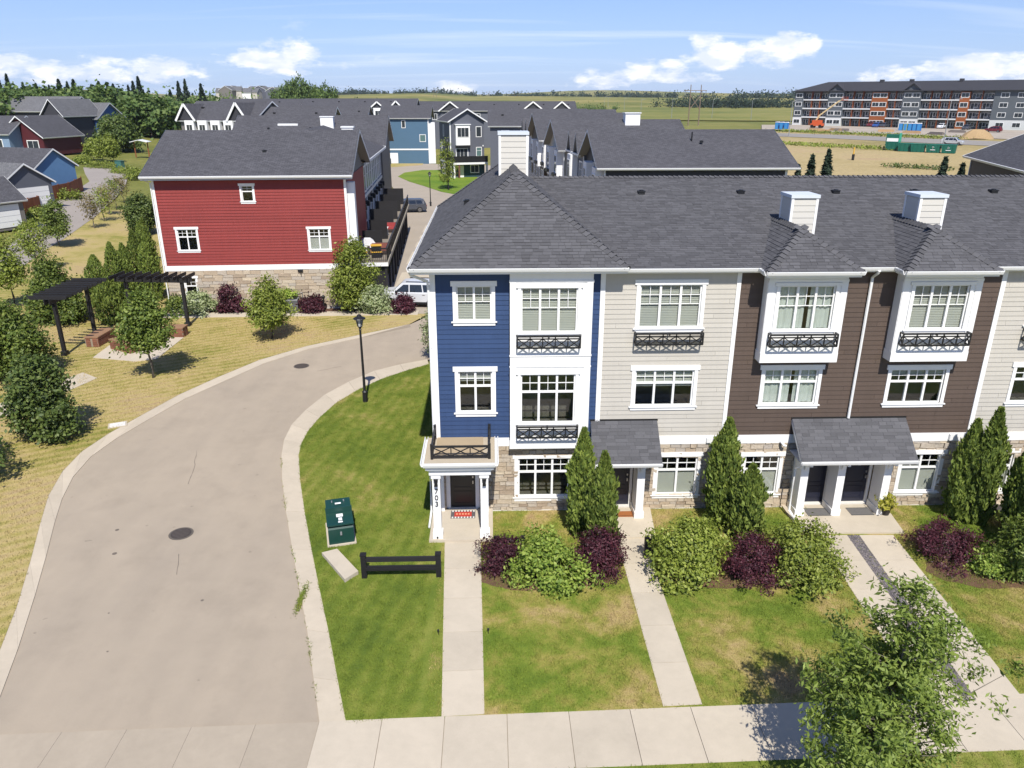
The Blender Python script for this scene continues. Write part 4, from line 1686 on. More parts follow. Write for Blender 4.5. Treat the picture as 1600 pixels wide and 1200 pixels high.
# ---- houses of the row further right
def row_house(name, label, x0, x1, wall, top, mid, grd, bay=None, doors=(), porch=None, seed=1, covers=(None, None, None), cols=(3, 3, 2), extra=None, handle=(1,)):
    t = thing(name, label, 'house', (x0, 0, 0), 0, ROWGROUP)
    L = x1 - x0

    def loc(w):
        return (w[0] - x0, w[1] - x0, w[2], w[3])
    mid, grd = loc(mid), loc(grd)
    dcut = [(d[0] - x0 - .14, d[1] - x0 + .14, -.2, 2.36) for d in doors]
    stonework(t, 0.0, L, .06, BANDZ0, 0, [grd] + dcut, seed)
    for a, b in subtract(0, L, [(d[0], d[1]) for d in dcut]):
        box('foundation', t, CONCW, a, b, -.04, .15, -.1, .06)
    box('band_board', t, WHITE, 0.0, L, -.05, .10, BANDZ0, BANDZ1)
    holes = [mid]
    if not bay:
        holes.append(loc(top))
    else:
        q = loc(top)
        holes.append((q[0] - .3, q[1] + .3, q[2] - .4, q[3] + .2))
    siding(t, wall, .0, L, BANDZ1, TOPZ, 0, holes)
    window(t, *mid, 0, cols[1], 'transom', covers[1])
    window(t, *grd, 0, cols[2], 'transom', covers[2], jamb=.13)
    if bay:
        b0, b1, by = bay[0] - x0, bay[1] - x0, -.5
        A = loc(top)
        bw = wall_panel('bay', t, WHITE, b0, b1, 5.86, 8.9, by, by + .12, [A])
        box('bay_side', t, WHITE, b0, b0 + .1, by + .12, -.03, 5.86, 8.9)
        box('bay_side', t, WHITE, b1 - .1, b1, by + .12, -.03, 5.86, 8.9)
        box('bay_underside', t, WHITE, b0 + .1, b1 - .1, by + .12, -.05, 5.86, 5.92)
        for z0, z1 in ((5.86, 6.2), (8.62, 8.70)):
            box('trim_board', t, WHITE, b0 - .02, b1 + .02, by - .025, by, z0, z1)
        for xx in (b0, b1 - .2):
            box('trim_board', t, WHITE, xx, xx + .2, by - .022, by, 6.2, 8.62)
        for side, ang in ((b0, -90), (b1, 90)):
            box('trim_board', t, WHITE, side - .022 if ang < 0 else side, side if ang < 0 else side + .022, by, -.03, 5.86, 6.2)
            box('trim_board', t, WHITE, side - .022 if ang < 0 else side, side if ang < 0 else side + .022, by, by + .14, 6.2, 8.62)
        window(t, *A, by, 3, 'slider', covers[0], jamb=.1, header=.1, sillh=.1)
        planter_rail(t, b0 + .17, b1 - .17, 6.50, 6.90, by - .25, by)
        # bay roof
        e0, e1, yf = b0 - .28, b1 + .20, by - .5
        hw = (e1 - e0) / 2
        cx = (e0 + e1) / 2
        rise = hw * .72
        HZ = 9.06
        ya = yf + hw
        yr = EAVE + (HZ + rise - EZ) / SLOPE + .15
        sl = math.hypot(hw, rise)
        m = MB()
        m.face([(e0, yf, HZ), (e1, yf, HZ), (cx, ya, HZ + rise)], [(0, 0), (2 * hw, 0), (hw, sl)])
        m.face([(e0, yr, HZ), (e0, yf, HZ), (cx, ya, HZ + rise), (cx, yr, HZ + rise)], [(0, 0), (yr - yf, 0), (yr - yf - hw, sl), (0, sl)])
        m.face([(e1, yf, HZ), (e1, yr, HZ), (cx, yr, HZ + rise), (cx, ya, HZ + rise)], [(0, 0), (yr - yf, 0), (yr - yf, sl), (hw, sl)])
        rf = m.build('bay_roof', ROOFM, t, fix=False)
        shingles(rf, (e0, yf - .02, HZ + .004), (1, 0, 0), (0, hw, rise), [(0, 0), (2 * hw, 0), (hw, sl)], seed + 7, .135, .16, .36, singles=60, lift=.018)
        shingles(rf, (e0, yr, HZ + .004), (0, -1, 0), (hw, 0, rise), [(0, 0), (yr - yf, 0), (yr - yf - hw, sl), (0, sl)], seed + 8, .135, .16, .36)
        shingles(rf, (e1, yf, HZ + .004), (0, 1, 0), (-hw, 0, rise), [(0, 0), (yr - yf, 0), (yr - yf, sl), (hw, sl)], seed + 9, .135, .16, .36)
        k = .72
        hip_caps(rf, (e0, yf, HZ), (cx, ya, HZ + rise), (0, -k, 1), (-k, 0, 1))
        hip_caps(rf, (e1, yf, HZ), (cx, ya, HZ + rise), (0, -k, 1), (k, 0, 1))
        hip_caps(rf, (cx, ya, HZ + rise), (cx, yr, HZ + rise), (-k, 0, 1), (k, 0, 1))
        gutter(t, (e0 - .02, yf + .02, HZ - .115), (e1 + .02, yf + .02, HZ - .115), (0, -1, 0))
        gutter(t, (e0 + .02, yf, HZ - .116), (e0 + .02, EAVE - .1, HZ - .116), (-1, 0, 0))
        gutter(t, (e1 - .02, yf, HZ - .116), (e1 - .02, EAVE - .1, HZ - .116), (1, 0, 0))
        m = MB()
        m.box(e0 + .04, e1 - .04, yf + .04, .02, HZ - .19, HZ - .165)
        m.build('bay_soffit', WHITE, t)
        m = MB()
        m.box(e0 + .02, e1 - .02, yf + .02, yf + .04, HZ - .19, HZ - .012).box(e0 + .02, e0 + .04, yf + .04, EAVE, HZ - .19, HZ - .012).box(e1 - .04, e1 - .02, yf + .04, EAVE, HZ - .19, HZ - .012)
        m.build('bay_fascia', WHITE, t)
        chimney(t, cx + .02, cx + .96, 1.75, 2.75, 9.3, 11.06)
    else:
        window(t, *loc(top), 0, 3, 'slider', covers[0])
        planter_rail(t, top[0] - .10 - x0, top[1] + .10 - x0, 6.46, 6.84, -.30, -.02)
    for i, d in enumerate(doors):
        a, b = d[0] - x0, d[1] - x0
        door(t, a, b, .14, 2.14, .16, DOORM, handle[i])
    body(t, 0.15, L - .15, wall)
    if porch:
        pa, pb, cols_ = porch[0] - x0, porch[1] - x0, [c - x0 for c in porch[2]]
        m = MB()
        y0, z0, y1, z1 = -1.28, 2.52, -.03, 3.60
        sl = math.hypot(y1 - y0, z1 - z0)
        m.face([(pa, y0, z0), (pb, y0, z0), (pb, y1, z1), (pa, y1, z1)], [(0, 0), (pb - pa, 0), (pb - pa, sl), (0, sl)])
        rf = m.build('porch_roof', ROOFM, t, fix=False)
        shingles(rf, (pa, y0 - .015, z0 + .004), (1, 0, 0), (0, y1 - y0, z1 - z0), [(0, 0), (pb - pa, 0), (pb - pa, sl), (0, sl)], seed + 3, .135, .2, .5, singles=100, lift=.010)
        for xx in (pa, pb - .05):
            m = MB()
            m.prism([(y0, z0 - .015), (y1, z1 - .015), (y1, z1 - .20), (y0, z0 - .16)], xx, xx + .05, 'x')
            m.build('bargeboard', WHITE, t)
        box('flashing', t, BLACK, pa - .02, pb + .02, -.06, -.03, z1 - .02, z1 + .05)
        m = MB()
        m.face([(pa + .05, y0 + .02, z0 - .14), (pb - .05, y0 + .02, z0 - .14), (pb - .05, -.02, z0 - .14), (pa + .05, -.02, z0 - .14)])
        m.build('porch_ceiling', WHITE, t)
        gutter(t, (pa, y0 + .01, z0 - .115), (pb, y0 + .01, z0 - .115), (0, -1, 0))
        for i, cxx in enumerate(cols_):
            c = MB()
            c.box(cxx - .17, cxx + .17, -.80, -.03, .10, .34)
            c.box(cxx - .135, cxx + .135, -.76, -.03, .34, 2.36)
            c.build('column', WHITE, t)
            br = MB()
            br.prism([(-.76, 1.95), (-.76, 2.36), (-1.2, 2.36), (-1.2, 2.26), (-.88, 2.2), (-.82, 1.95)], cxx - .05, cxx + .05, 'x')
            br.build('bracket', WHITE, t)
    if extra:
        extra(t, x0)
    return t


blue_house()


def beige_extra(t, x0):
    corner(t, 10.06 - x0, 10.2 - x0, -.05, .03, BANDZ1, TOPZ)
    for a in (9.55, 9.80):
        m = MB()
        m.box(a - x0, a + .16 - x0, -.13, -.05, 2.73, 2.92)
        m.build('meter_box', WHITE2, t)


def brownA_extra(t, x0):
    downspout(t, [(14.55 - x0, -.42, 8.96), (14.55 - x0, -.36, 8.86), (14.53 - x0, -.09, 8.66), (14.52 - x0, -.09, 3.62)], .05)
    downspout(t, [(12.62 - x0, -1.3, 2.44), (12.60 - x0, -1.1, 2.2), (12.60 - x0, -.75, 2.0), (12.60 - x0, -.72, .32), (12.66 - x0, -1.0, .2), (12.75 - x0, -1.95, .13)], .045)
    m = MB()
    m.tube([(12.25 - x0, -.05, 2.72), (12.25 - x0, -.16, 2.72), (12.30 - x0, -.22, 2.64), (12.38 - x0, -.22, 2.62)], .05, 8)
    m.build('vent_hood', WHITE2, t)


def brownB_extra(t, x0):
    corner(t, 18.94 - x0, 19.10 - x0, -.05, .03, BANDZ1, TOPZ)
    m = MB()
    m.box(18.30 - x0, 18.52 - x0, -.15, -.05, 2.72, 2.95)
    m.build('meter_box', WHITE2, t)


u2 = row_house('townhouse', 'pale beige townhouse between the navy corner house and the brown pair', 5.71, 10.15, BEIGE,
               (6.87, 8.93, 6.96, 8.45), (6.88, 8.92, 4.12, 5.46), (7.88, 9.32, .62, 2.16), None, [(6.02, 6.92)],
               (5.40, 7.74, [5.72, 7.16]), 41, ('blind', 'blind:.5', 'shade'), (3, 3, 2), beige_extra, (1,))
u3 = row_house('townhouse', 'dark brown townhouse with bay curtained in pale cloth, beside the beige one', 10.15, 14.60, BROWN,
               (11.33, 13.18, 6.98, 8.50), (11.37, 13.25, 4.13, 5.44), (11.05, 12.3, .60, 2.14), (10.96, 13.55), [(13.28, 14.18)],
               (12.54, 14.58, [12.96]), 51, ('curtain', 'curtain', 'shade'), (3, 3, 2), brownA_extra, (-1,))
u4 = row_house('townhouse', 'dark brown townhouse with closed blinds in its bay, beside a downspout', 14.60, 19.02, BROWN,
               (15.78, 17.62, 6.98, 8.50), (15.80, 17.72, 4.13, 5.40), (16.82, 18.20, .60, 2.14), (15.40, 18.0), [(14.84, 15.73)],
               (14.58, 16.60, [14.62 - .34, 15.94]), 61, ('blind', 'blind:.8', 'shade'), (3, 3, 2), brownB_extra, (1,))
u5 = row_house('townhouse', 'pale beige townhouse cut off by the picture edge, behind arborvitae columns', 19.02, 23.5, BEIGE,
               (20.2, 22.3, 6.96, 8.45), (20.2, 22.25, 4.12, 5.46), (19.5, 20.9, .62, 2.16), None, [(22.0, 22.9)],
               (21.4, 23.48, [21.65]), 71, ('blind', None, 'shade'), (3, 3, 2), None, (1,))
for u, a, b, s in ((u2, 3.5, 10.15, 81), (u3, 10.15, 14.60, 82), (u4, 14.60, 19.02, 83), (u5, 19.02, 30.0, 84)):
    main_roof(u, u.location.x, a, b, s, 120, 6.3 if u is u2 else None)
for u, xx in ((u2, 7.75), (u3, 11.6), (u4, 15.3), (u4, 18.4), (u5, 21.5)):
    yv = 5.3
    vent(u, (xx - u.location.x, yv, EZ + (yv - EAVE) * SLOPE + .06))
# ------------------------------------------------------------------ plant kit
L_GREEN = m_leaf('leaf_green', [(0.050, 0.082, 0.016), (0.105, 0.155, 0.026), (0.175, 0.225, 0.042), (0.27, 0.31, 0.08)], 0.30)
L_ASH = m_leaf('leaf_ash', [(0.060, 0.095, 0.020), (0.135, 0.19, 0.032), (0.215, 0.28, 0.052), (0.32, 0.38, 0.105)], 0.32)
L_DARK = m_leaf('leaf_dark', [(0.032, 0.056, 0.015), (0.068, 0.106, 0.022), (0.115, 0.158, 0.034), (0.18, 0.22, 0.06)], 0.22)
L_LIME = m_leaf('leaf_lime', [(0.109, 0.178, 0.031), (0.209, 0.302, 0.046), (0.326, 0.419, 0.070), (0.480, 0.527, 0.139)], 0.34)
L_OLIVE = m_leaf('leaf_olive', [(0.085, 0.115, 0.020), (0.165, 0.21, 0.030), (0.26, 0.305, 0.05), (0.38, 0.40, 0.105)], 0.30)
L_VARI = m_leaf('leaf_variegated', [(0.13, 0.18, 0.06), (0.25, 0.30, 0.13), (0.38, 0.42, 0.24), (0.50, 0.52, 0.34)], 0.3)
L_WINE = m_leaf('leaf_wine', [(0.018, 0.006, 0.010), (0.046, 0.011, 0.020), (0.082, 0.020, 0.032), (0.14, 0.045, 0.058)], 0.22)
L_CEDAR = m_leaf('cedar_spray', [(0.042, 0.068, 0.015), (0.105, 0.152, 0.025), (0.185, 0.24, 0.042), (0.28, 0.325, 0.07)], 0.2, 0.7)
L_SPRUCE = m_leaf('spruce_needles', [(0.010, 0.022, 0.014), (0.020, 0.038, 0.022), (0.036, 0.058, 0.032)], 0.1, 0.8)
L_WOOD = m_leaf('woodland_leaf', [(0.030, 0.060, 0.018), (0.065, 0.115, 0.028), (0.11, 0.165, 0.04), (0.165, 0.21, 0.06)], 0.2, 0.7)
L_STRAW = m_leaf('dry_leaf', [(0.10, 0.085, 0.03), (0.2, 0.16, 0.06), (0.3, 0.23, 0.1)], 0.25)


def leaf_quads(P, Nrm, size, aspect, r, droop=0.25):
    """Rhombic leaves, slightly folded, at points P facing roughly Nrm."""
    n = len(P)
    Nn = Nrm / (np.linalg.norm(Nrm, axis=1, keepdims=True) + 1e-9)
    t = r.normal(size=(n, 3))
    t -= (t * Nn).sum(1, keepdims=True) * Nn
    t[:, 2] -= droop
    t /= np.linalg.norm(t, axis=1, keepdims=True) + 1e-9
    b = np.cross(Nn, t)
    L = size * r.uniform(0.5, 1.45, (n, 1))
    Wd = L * aspect
    fold = Nn * L * r.uniform(-.12, .12, (n, 1))
    V = np.stack([P - t * L * .5, P + b * Wd * .5 + fold, P + t * L * .5, P - b * Wd * .5 + fold], 1)
    return V.reshape(-1, 3), np.arange(4 * n).reshape(-1, 4)


def crown_points(r, prof, z0, z1, clumps, per, cr, inner=0.25, lean=(0, 0), lob=0.28, flat=1.0):
    """Leaf positions: clumps spread through a crown whose radius at height t is prof(t); uneven outline."""
    ph = r.uniform(0, 6.28, 6)
    t = r.uniform(0, 1, clumps * 3)
    w = np.array([max(prof(v), 0.02) for v in t])
    keep = r.random(len(t)) < (w / w.max()) ** 1.4
    t = t[keep][:clumps]
    n = len(t)
    a = r.uniform(0, 2 * np.pi, n)
    rad = np.array([prof(v) for v in t])
    lobe = 1 + lob * np.sin(2 * a + ph[0] + 3 * t) * .6 + lob * np.sin(3 * a + ph[1] - 5 * t) * .5 + lob * np.sin(5 * a + ph[2] + 9 * t) * .35
    rr = rad * lobe * np.sqrt(r.uniform(inner, 1.0, n)) * np.where(r.random(n) < .16, r.uniform(1.0, 1.3, n), r.uniform(.78, 1.06, n))
    C = np.stack([rr * np.cos(a) + lean[0] * t, rr * np.sin(a) + lean[1] * t, z0 + (z1 - z0) * t], -1)
    per_n = np.maximum(3, (per * r.uniform(.5, 1.5, n)).astype(int))
    idx = np.repeat(np.arange(n), per_n)
    off = r.normal(0, 1, (len(idx), 3)) * cr * np.array([1, 1, .75 * flat])
    P = C[idx] + off
    axis = np.stack([lean[0] * t[idx], lean[1] * t[idx], C[idx][:, 2] - .25 * (z1 - z0)], -1)
    Nrm = (P - axis)
    Nrm /= np.linalg.norm(Nrm, axis=1, keepdims=True) + 1e-9
    Nrm = Nrm * .8 + r.normal(0, .75, P.shape) + np.array([0, 0, .55])
    return C, P, Nrm


def branches(r, C, base_z, top_z, r0, n, trunk_top, lean=(0, 0), wob=.05):
    """Tapered trunk with limbs reaching the clumps."""
    m = MB()
    pts, rad = [], []
    K = 7
    for i in range(K):
        t = i / (K - 1)
        pts.append((lean[0] * t * .8 + r.normal(0, wob) * (t > 0), lean[1] * t * .8 + r.normal(0, wob) * (t > 0), trunk_top * t - (.1 if i == 0 else 0)))
        rad.append(r0 * (1.25 if i == 0 else 1) * (1 - .78 * t))
    m.tube(pts, rad, 8)
    for c in C[r.permutation(len(C))[:n]]:
        t = np.clip((c[2] - r.uniform(.3, .9) * np.hypot(c[0], c[1]) - base_z * 0) / trunk_top, .28, .98)
        k = t * (K - 1)
        i = min(int(k), K - 2)
        s = np.array(pts[i]) * (1 - (k - i)) + np.array(pts[i + 1]) * (k - i)
        mid = (s + c) / 2 + np.array([0, 0, -.06 * np.linalg.norm(c - s)]) + r.normal(0, .04, 3)
        rb = max(.008, r0 * (1 - .78 * t) * .5)
        m.tube([tuple(s), tuple(mid), tuple(c)], [rb, rb * .6, rb * .2], 5, False)
    return m


def make_tree(name, label, cat, loc, h, w, seed, leaf, bark, clear=.22, shape='oval', clumps=120, per=38, size=.12, aspect=.55, cr=.2, limbs=40, group=None, lean=(0, 0), r0=None, inner=.25, lob=.28, trans=None, trunk_vis=True, bare=1.0):
    r = np.random.default_rng(seed)
    t = thing(name, label, cat, loc, 0, group)
    R_ = w / 2
    profs = {
        'oval': lambda v: R_ * (math.sin(math.pi * min(1, max(0, .12 + .84 * v))) ** .75),
        'cone': lambda v: R_ * max(.04, (1 - v) ** .8) * min(1, .45 + 3.5 * v),
        'egg': lambda v: R_ * (math.sin(math.pi * min(1, max(0, (.14 + .86 * v) ** .72))) ** .8),
        'dome': lambda v: R_ * math.sqrt(max(.02, 1 - max(0, v - .12) ** 2 / .78)),
        'vase': lambda v: R_ * (.25 + .75 * math.sin(math.pi * min(1, .05 + .72 * v))),
    }
    z0, z1 = h * clear, h * .97
    C, P, N_ = crown_points(r, profs[shape], z0, z1, clumps, per, cr, inner, lean, lob)
    P[:, 2] = np.maximum(P[:, 2], .03)
    V, Q = leaf_quads(P, N_, size, aspect, r)
    link('crown', np_mesh('crown', V, Q, leaf), t)
    m = branches(r, C, z0, z1, r0 or max(.03, h * .016), limbs, h * .82, lean)
    m.build('trunk', bark, t, smooth=True, fix=False)
    return t


def cedar(loc, h, w, seed, label, group, n=8200):
    """Columnar arborvitae: dense upright sprays, ragged outline."""
    r = np.random.default_rng(seed)
    t = thing('arborvitae', label, 'arborvitae', loc, r.uniform(0, 6), group)
    R_ = w * .43
    v = r.uniform(0, 1, n) ** .9
    a = r.uniform(0, 2 * np.pi, n)
    ph = r.uniform(0, 6.28, 4)
    prof = R_ * np.clip(np.minimum(.70 + 1.6 * v, 1.04 - .16 * v) * (1 - np.clip(v - .6, 0, 1) ** 1.25 * 2.9), .03, 2)
    prof *= .86 + .16 * np.sin(3 * a + ph[0] + 9 * v) + .13 * np.sin(5 * a - 14 * v + ph[1]) + .10 * np.sin(9 * a + 31 * v + ph[2])
    rr = prof * np.sqrt(r.uniform(.45, 1.08, n)) * np.where(r.random(n) < .12, r.uniform(1.05, 1.32, n), 1)
    P = np.stack([rr * np.cos(a), rr * np.sin(a), .04 + v * h], -1)
    out = np.stack([np.cos(a), np.sin(a), np.zeros(n)], -1)
    tang = np.stack([-np.sin(a), np.cos(a), np.zeros(n)], -1)
    Nn = tang * r.choice([-1, 1], (n, 1)) * r.uniform(.2, 1, (n, 1)) + out * r.uniform(.3, 1.0, (n, 1)) + r.normal(0, .25, (n, 3))
    Nn /= np.linalg.norm(Nn, axis=1, keepdims=True)
    up = np.array([0, 0, 1.0]) + out * r.uniform(.15, .7, (n, 1)) + r.normal(0, .2, (n, 3))
    up -= (up * Nn).sum(1, keepdims=True) * Nn
    up /= np.linalg.norm(up, axis=1, keepdims=True)
    b = np.cross(Nn, up)
    L = r.uniform(.10, .22, (n, 1))
    Wd = L * r.uniform(.35, .6, (n, 1))
    V = np.stack([P - up * L * .4, P + b * Wd * .5 + up * L * .15, P + up * L * .75, P - b * Wd * .5 + up * L * .15], 1).reshape(-1, 3)
    link('crown', np_mesh('crown', V, np.arange(4 * n).reshape(-1, 4), L_CEDAR), t)
    MB().tube([(0, 0, -.05), (0, 0, h * .8)], [.07, .02], 7).build('trunk', BARK, t)
    return t


GB = lambda px, py: tuple(G(px, py, 0.03))

# arborvitae by the walls
cedar(GB(907, 836), 3.95, 1.1, 1, 'taller arborvitae against the wall behind its twin, left of the beige door', 'arborvitae columns by the near row')
cedar(GB(938, 866), 3.65, 1.15, 2, 'front arborvitae of the two left of the beige house door', 'arborvitae columns by the near row')
cedar((9.98, -1.05, .03), 3.95, 1.35, 3, 'tallest arborvitae before the seam of beige and brown siding', 'arborvitae columns by the near row')
cedar((10.55, -2.15, .03), 2.75, 1.3, 4, 'shorter arborvitae in front of the brown house ground window', 'arborvitae columns by the near row')
cedar((18.62, -.95, .03), 3.75, 1.15, 5, 'arborvitae nearest the brown pair, first of the group by the seam', 'arborvitae columns by the near row')
cedar((19.1, -1.25, .03), 4.3, 1.2, 6, 'tallest arborvitae of the group before the far beige house', 'arborvitae columns by the near row')
cedar((20.15, -1.75, .03), 3.35, 1.05, 7, 'thin-topped arborvitae third in the group at the picture edge', 'arborvitae columns by the near row')
cedar((19.75, -3.1, .03), 3.1, 1.5, 8, 'broad arborvitae at the picture edge, nearest the lawn', 'arborvitae columns by the near row')
cedar((20.6, -2.7, .03), 3.6, 1.3, 9, 'arborvitae rising behind the broad one at the picture edge', 'arborvitae columns by the near row')


def shrub(px, py, w, h, seed, leaf, label, n=150, per=40, size=.10, aspect=.6, cr=.15, loc=None, group=None, lob=.2, cat='shrub', name='shrub'):
    return make_tree(name, label, cat, loc or GB(px, py), h, w, seed, leaf, BARK, .08, 'dome', n, per, size, aspect, cr, 26, group, r0=.035, inner=.35, lob=lob)


SG = 'shrubs in the front beds'
shrub(0, 0, 1.35, 1.15, 11, L_WINE, 'wine-red barberry beside the porch walk', 190, 46, .075, .5, .10, (2.3, -3.6, .03), SG, .5)
shrub(0, 0, 2.15, 1.45, 12, L_LIME, 'light green leafy shrub between two wine-red barberries', 190, 40, .12, .55, .15, (3.62, -4.15, .03), SG, .5)
shrub(0, 0, 1.65, 1.45, 13, L_WINE, 'wine-red barberry under the twin arborvitae, beside the second walk', 210, 46, .075, .5, .10, (5.35, -3.75, .03), SG, .42)
shrub(0, 0, 2.35, 1.75, 14, L_OLIVE, 'yellow-green round shrub right of the second walk', 230, 42, .11, .6, .15, (8.12, -3.85, .03), SG, .38)
shrub(0, 0, 1.75, 1.35, 15, L_WINE, 'wine-red barberry between two yellow-green round shrubs', 200, 46, .075, .5, .10, (10.12, -4.15, .03), SG, .45)
shrub(0, 0, 2.45, 1.75, 16, L_OLIVE, 'yellow-green round shrub beside the paired walks', 240, 42, .10, .6, .15, (11.72, -4.05, .03), SG, .36)
shrub(0, 0, 1.95, 1.15, 17, L_WINE, 'wine-red barberry right of the paired walks', 200, 46, .075, .5, .10, (16.85, -3.3, .03), SG, .45)
shrub(0, 0, .95, .8, 18, L_LIME, 'small bright lime shrub beside the last barberry', 70, 36, .09, .6, .1, (17.65, -4.3, .03), SG, .42)
shrub(0, 0, 2.2, 2.1, 19, L_GREEN, 'tall green shrub at the picture edge beside the arborvitae', 230, 42, .11, .6, .15, (18.9, -4.55, .03), SG, .42)
shrub(0, 0, 1.9, 1.7, 20, L_OLIVE, 'green leafy bush behind the tall one at the picture edge', 180, 42, .11, .6, .14, (20.3, -5.3, .03), SG, .42)
# mulch under the beds
for k, (cx_, cy_, rx_, ry_) in enumerate([(3.6, -4.0, 2.3, .9), (10.0, -4.1, 3.1, .85), (18.0, -4.2, 2.2, 1.0)]):
    structure(sheet('planting_bed', [(cx_ + rx_ * math.cos(a * .2618) * (1 + .08 * math.sin(3 * a + k)), cy_ + ry_ * math.sin(a * .2618) * (1 + .1 * math.cos(2.3 * a))) for a in range(24)], MULCH, 0.052, 0.03))

# foreground ash on the verge
make_tree('ash_tree', 'young ash tree in the foreground verge, cut off by the lower picture edge', 'tree', (9.75, -12.55, .03), 6.1, 2.75, 201, L_ASH, BARKG, .2, 'egg', 250, 88, .128, .36, .125, 190, None, lean=(.35, .05), r0=.07, inner=.06, lob=.55)

# trees of the small park
PG = 'young trees in the park across the road'
make_tree('park_tree', 'small green tree on the dry lawn before the red house, trunk in the open', 'tree', GB(425, 529), 4.3, 3.1, 31, L_OLIVE, BARKG, .24, 'cone', 190, 44, .16, .6, .2, 46, PG, r0=.07, inner=.2)
make_tree('park_tree', 'slender green tree rising between the plaza benches and the road', 'tree', GB(240, 590), 5.3, 2.1, 32, L_GREEN, BARKG, .34, 'egg', 230, 44, .17, .6, .22, 50, PG, r0=.075, inner=.2, lob=.36)
make_tree('park_tree', 'round dark green tree at the roadside, its shadow on the dry grass', 'tree', GB(75, 682), 3.8, 2.5, 33, L_DARK, BARKG, .12, 'dome', 250, 46, .17, .6, .22, 40, PG, r0=.08, inner=.3)
make_tree('park_tree', 'broad green tree beside the pergola, at the picture edge', 'tree', GB(28, 590), 4.4, 3.2, 34, L_GREEN, BARKG, .12, 'egg', 330, 46, .18, .6, .26, 50, PG, r0=.1, inner=.25)
make_tree('park_tree', 'dark bushy tree behind the slatted pergola', 'tree', GB(92, 505), 4.9, 3.9, 35, L_GREEN, BARKG, .05, 'cone', 380, 46, .2, .55, .3, 40, PG, r0=.1, inner=.3)
make_tree('park_tree', 'tree whose shadow crosses the gutter at the picture edge', 'tree', (-19.6, 2.2, 0), 4.6, 3.6, 36, L_DARK, BARKG, .15, 'dome', 250, 46, .17, .6, .22, 40, PG, r0=.08, inner=.3)
make_tree('alley_tree', 'sparse grey-green tree at the picture edge, by the alley', 'tree', tuple(GT(24, 480)), 5.4, 2.3, 37, L_OLIVE, BARKG, .3, 'egg', 150, 34, .18, .55, .25, 60, PG, r0=.08, inner=.15)
make_tree('alley_tree', 'yellowish sparse tree between alley and dark bushy tree', 'tree', tuple(GT(62, 425)), 4.2, 2.4, 38, L_OLIVE, BARKG, .3, 'oval', 100, 26, .18, .55, .25, 60, PG, r0=.07, inner=.12)
make_tree('alley_tree', 'leafy green sapling standing in the alley lawn with its shadow', 'tree', tuple(GT(94, 386)), 4.8, 2.3, 39, L_GREEN, BARKG, .25, 'egg', 150, 36, .2, .55, .24, 50, PG, r0=.07, inner=.15)
for k, (a, b, hh) in enumerate([(148, 357, 4.6), (163, 346, 4.8), (172, 336, 4.4), (182, 326, 4.6), (194, 316, 4.2)]):
    make_tree('alley_sapling', ['nearest straggly sapling of the row along the alley edge', 'second straggly sapling of the row along the alley', 'third straggly sapling of the row along the alley', 'fourth straggly sapling of the row along the alley', 'farthest straggly sapling of the row along the alley'][k], 'tree',
              tuple(GT(a, b)), hh * .78, 1.7, 50 + k, L_STRAW if k in (0, 2, 4) else L_OLIVE, BARKG, .28, 'vase', 60, 16, .2, .5, .3, 60, 'saplings along the alley', r0=.06, inner=.1)
make_tree('alley_tree', 'dark round tree beside the red house corner', 'tree', tuple(GT(226, 366)), 4.6, 2.9, 56, L_DARK, BARKG, .14, 'egg', 250, 44, .22, .6, .26, 30, PG, r0=.09, inner=.3)
# cedars along the red house's side and behind the pergola
for k, (a, b, hh, ww) in enumerate([(160, 478, 3.6, 2.0), (188, 474, 4.4, 1.7), (205, 470, 4.2, 1.6), (222, 462, 4.9, 1.7), (238, 445, 5.2, 1.8), (176, 505, 3.0, 2.2), (205, 500, 3.2, 2.2), (243, 470, 5.0, 1.8), (228, 410, 3.6, 1.6)]):
    cedar(tuple(GT(a, b)), hh, ww, 60 + k, ['leftmost cedar behind the pergola', 'second cedar behind the pergola from the dark tree', 'third cedar behind the pergola', 'tall cedar left of the red house corner', 'tallest cedar at the red house corner', 'low cedar behind the plaza bench', 'low cedar behind the slender park tree', 'cedar beside the second pergola post', 'small far cedar along the red house side'][k], 'cedars beside the red house', 5200)

# beds in front of the red house
SB = 'shrubs before the red house'
yb_ = 28.0
for (xx, w_, h_, lf, lab) in [(-18.6, 2.6, 1.5, L_VARI, 'pale variegated dogwood left of the red-leaved shrub at the red house'), (-16.5, 1.9, 1.9, L_WINE, 'upright wine-red shrub with one tall shoot at the red house'),
                              (-12.6, 1.6, 1.6, L_LIME, 'lime shrub half hidden behind the park tree'), (-10.9, 1.9, 1.0, L_WINE, 'low spreading wine-red shrub beside the air conditioner'),
                              (-20.2, 1.4, 1.2, L_GREEN, 'green shrub in the red house corner bed'), (-6.2, 2.3, 1.9, L_VARI, 'pale variegated dogwood before the silver SUV'), (-4.3, 1.4, 1.1, L_WINE, 'small wine-red shrub beside the SUV wheel')]:
    shrub(0, 0, w_, h_, int(abs(xx) * 10), lf, lab, 130, 34, .15, .6, .17, (xx, yb_ + .35 if xx < -7 else 27.9, .05), SB, .3)
MB().tube([(-16.6, 28.4, .9), (-16.7, 28.4, 2.7)], [.03, .01], 5).build('shoot', BARK, None) if False else None
make_tree('corner_tree', 'leafy tree at the red house corner before the decks', 'tree', (-7.75, 28.3, .03), 5.6, 2.9, 77, L_OLIVE, BARKG, .08, 'egg', 260, 44, .17, .55, .24, 40, SB, r0=.07, inner=.3)
make_tree('lane_shrub', 'mottled shrub in the strip beside the blue house wall', 'shrub', (-1.15, 17.2, .04), 3.4, 1.5, 78, L_VARI, BARK, .1, 'oval', 150, 36, .13, .55, .17, 30, None, r0=.05, inner=.3)
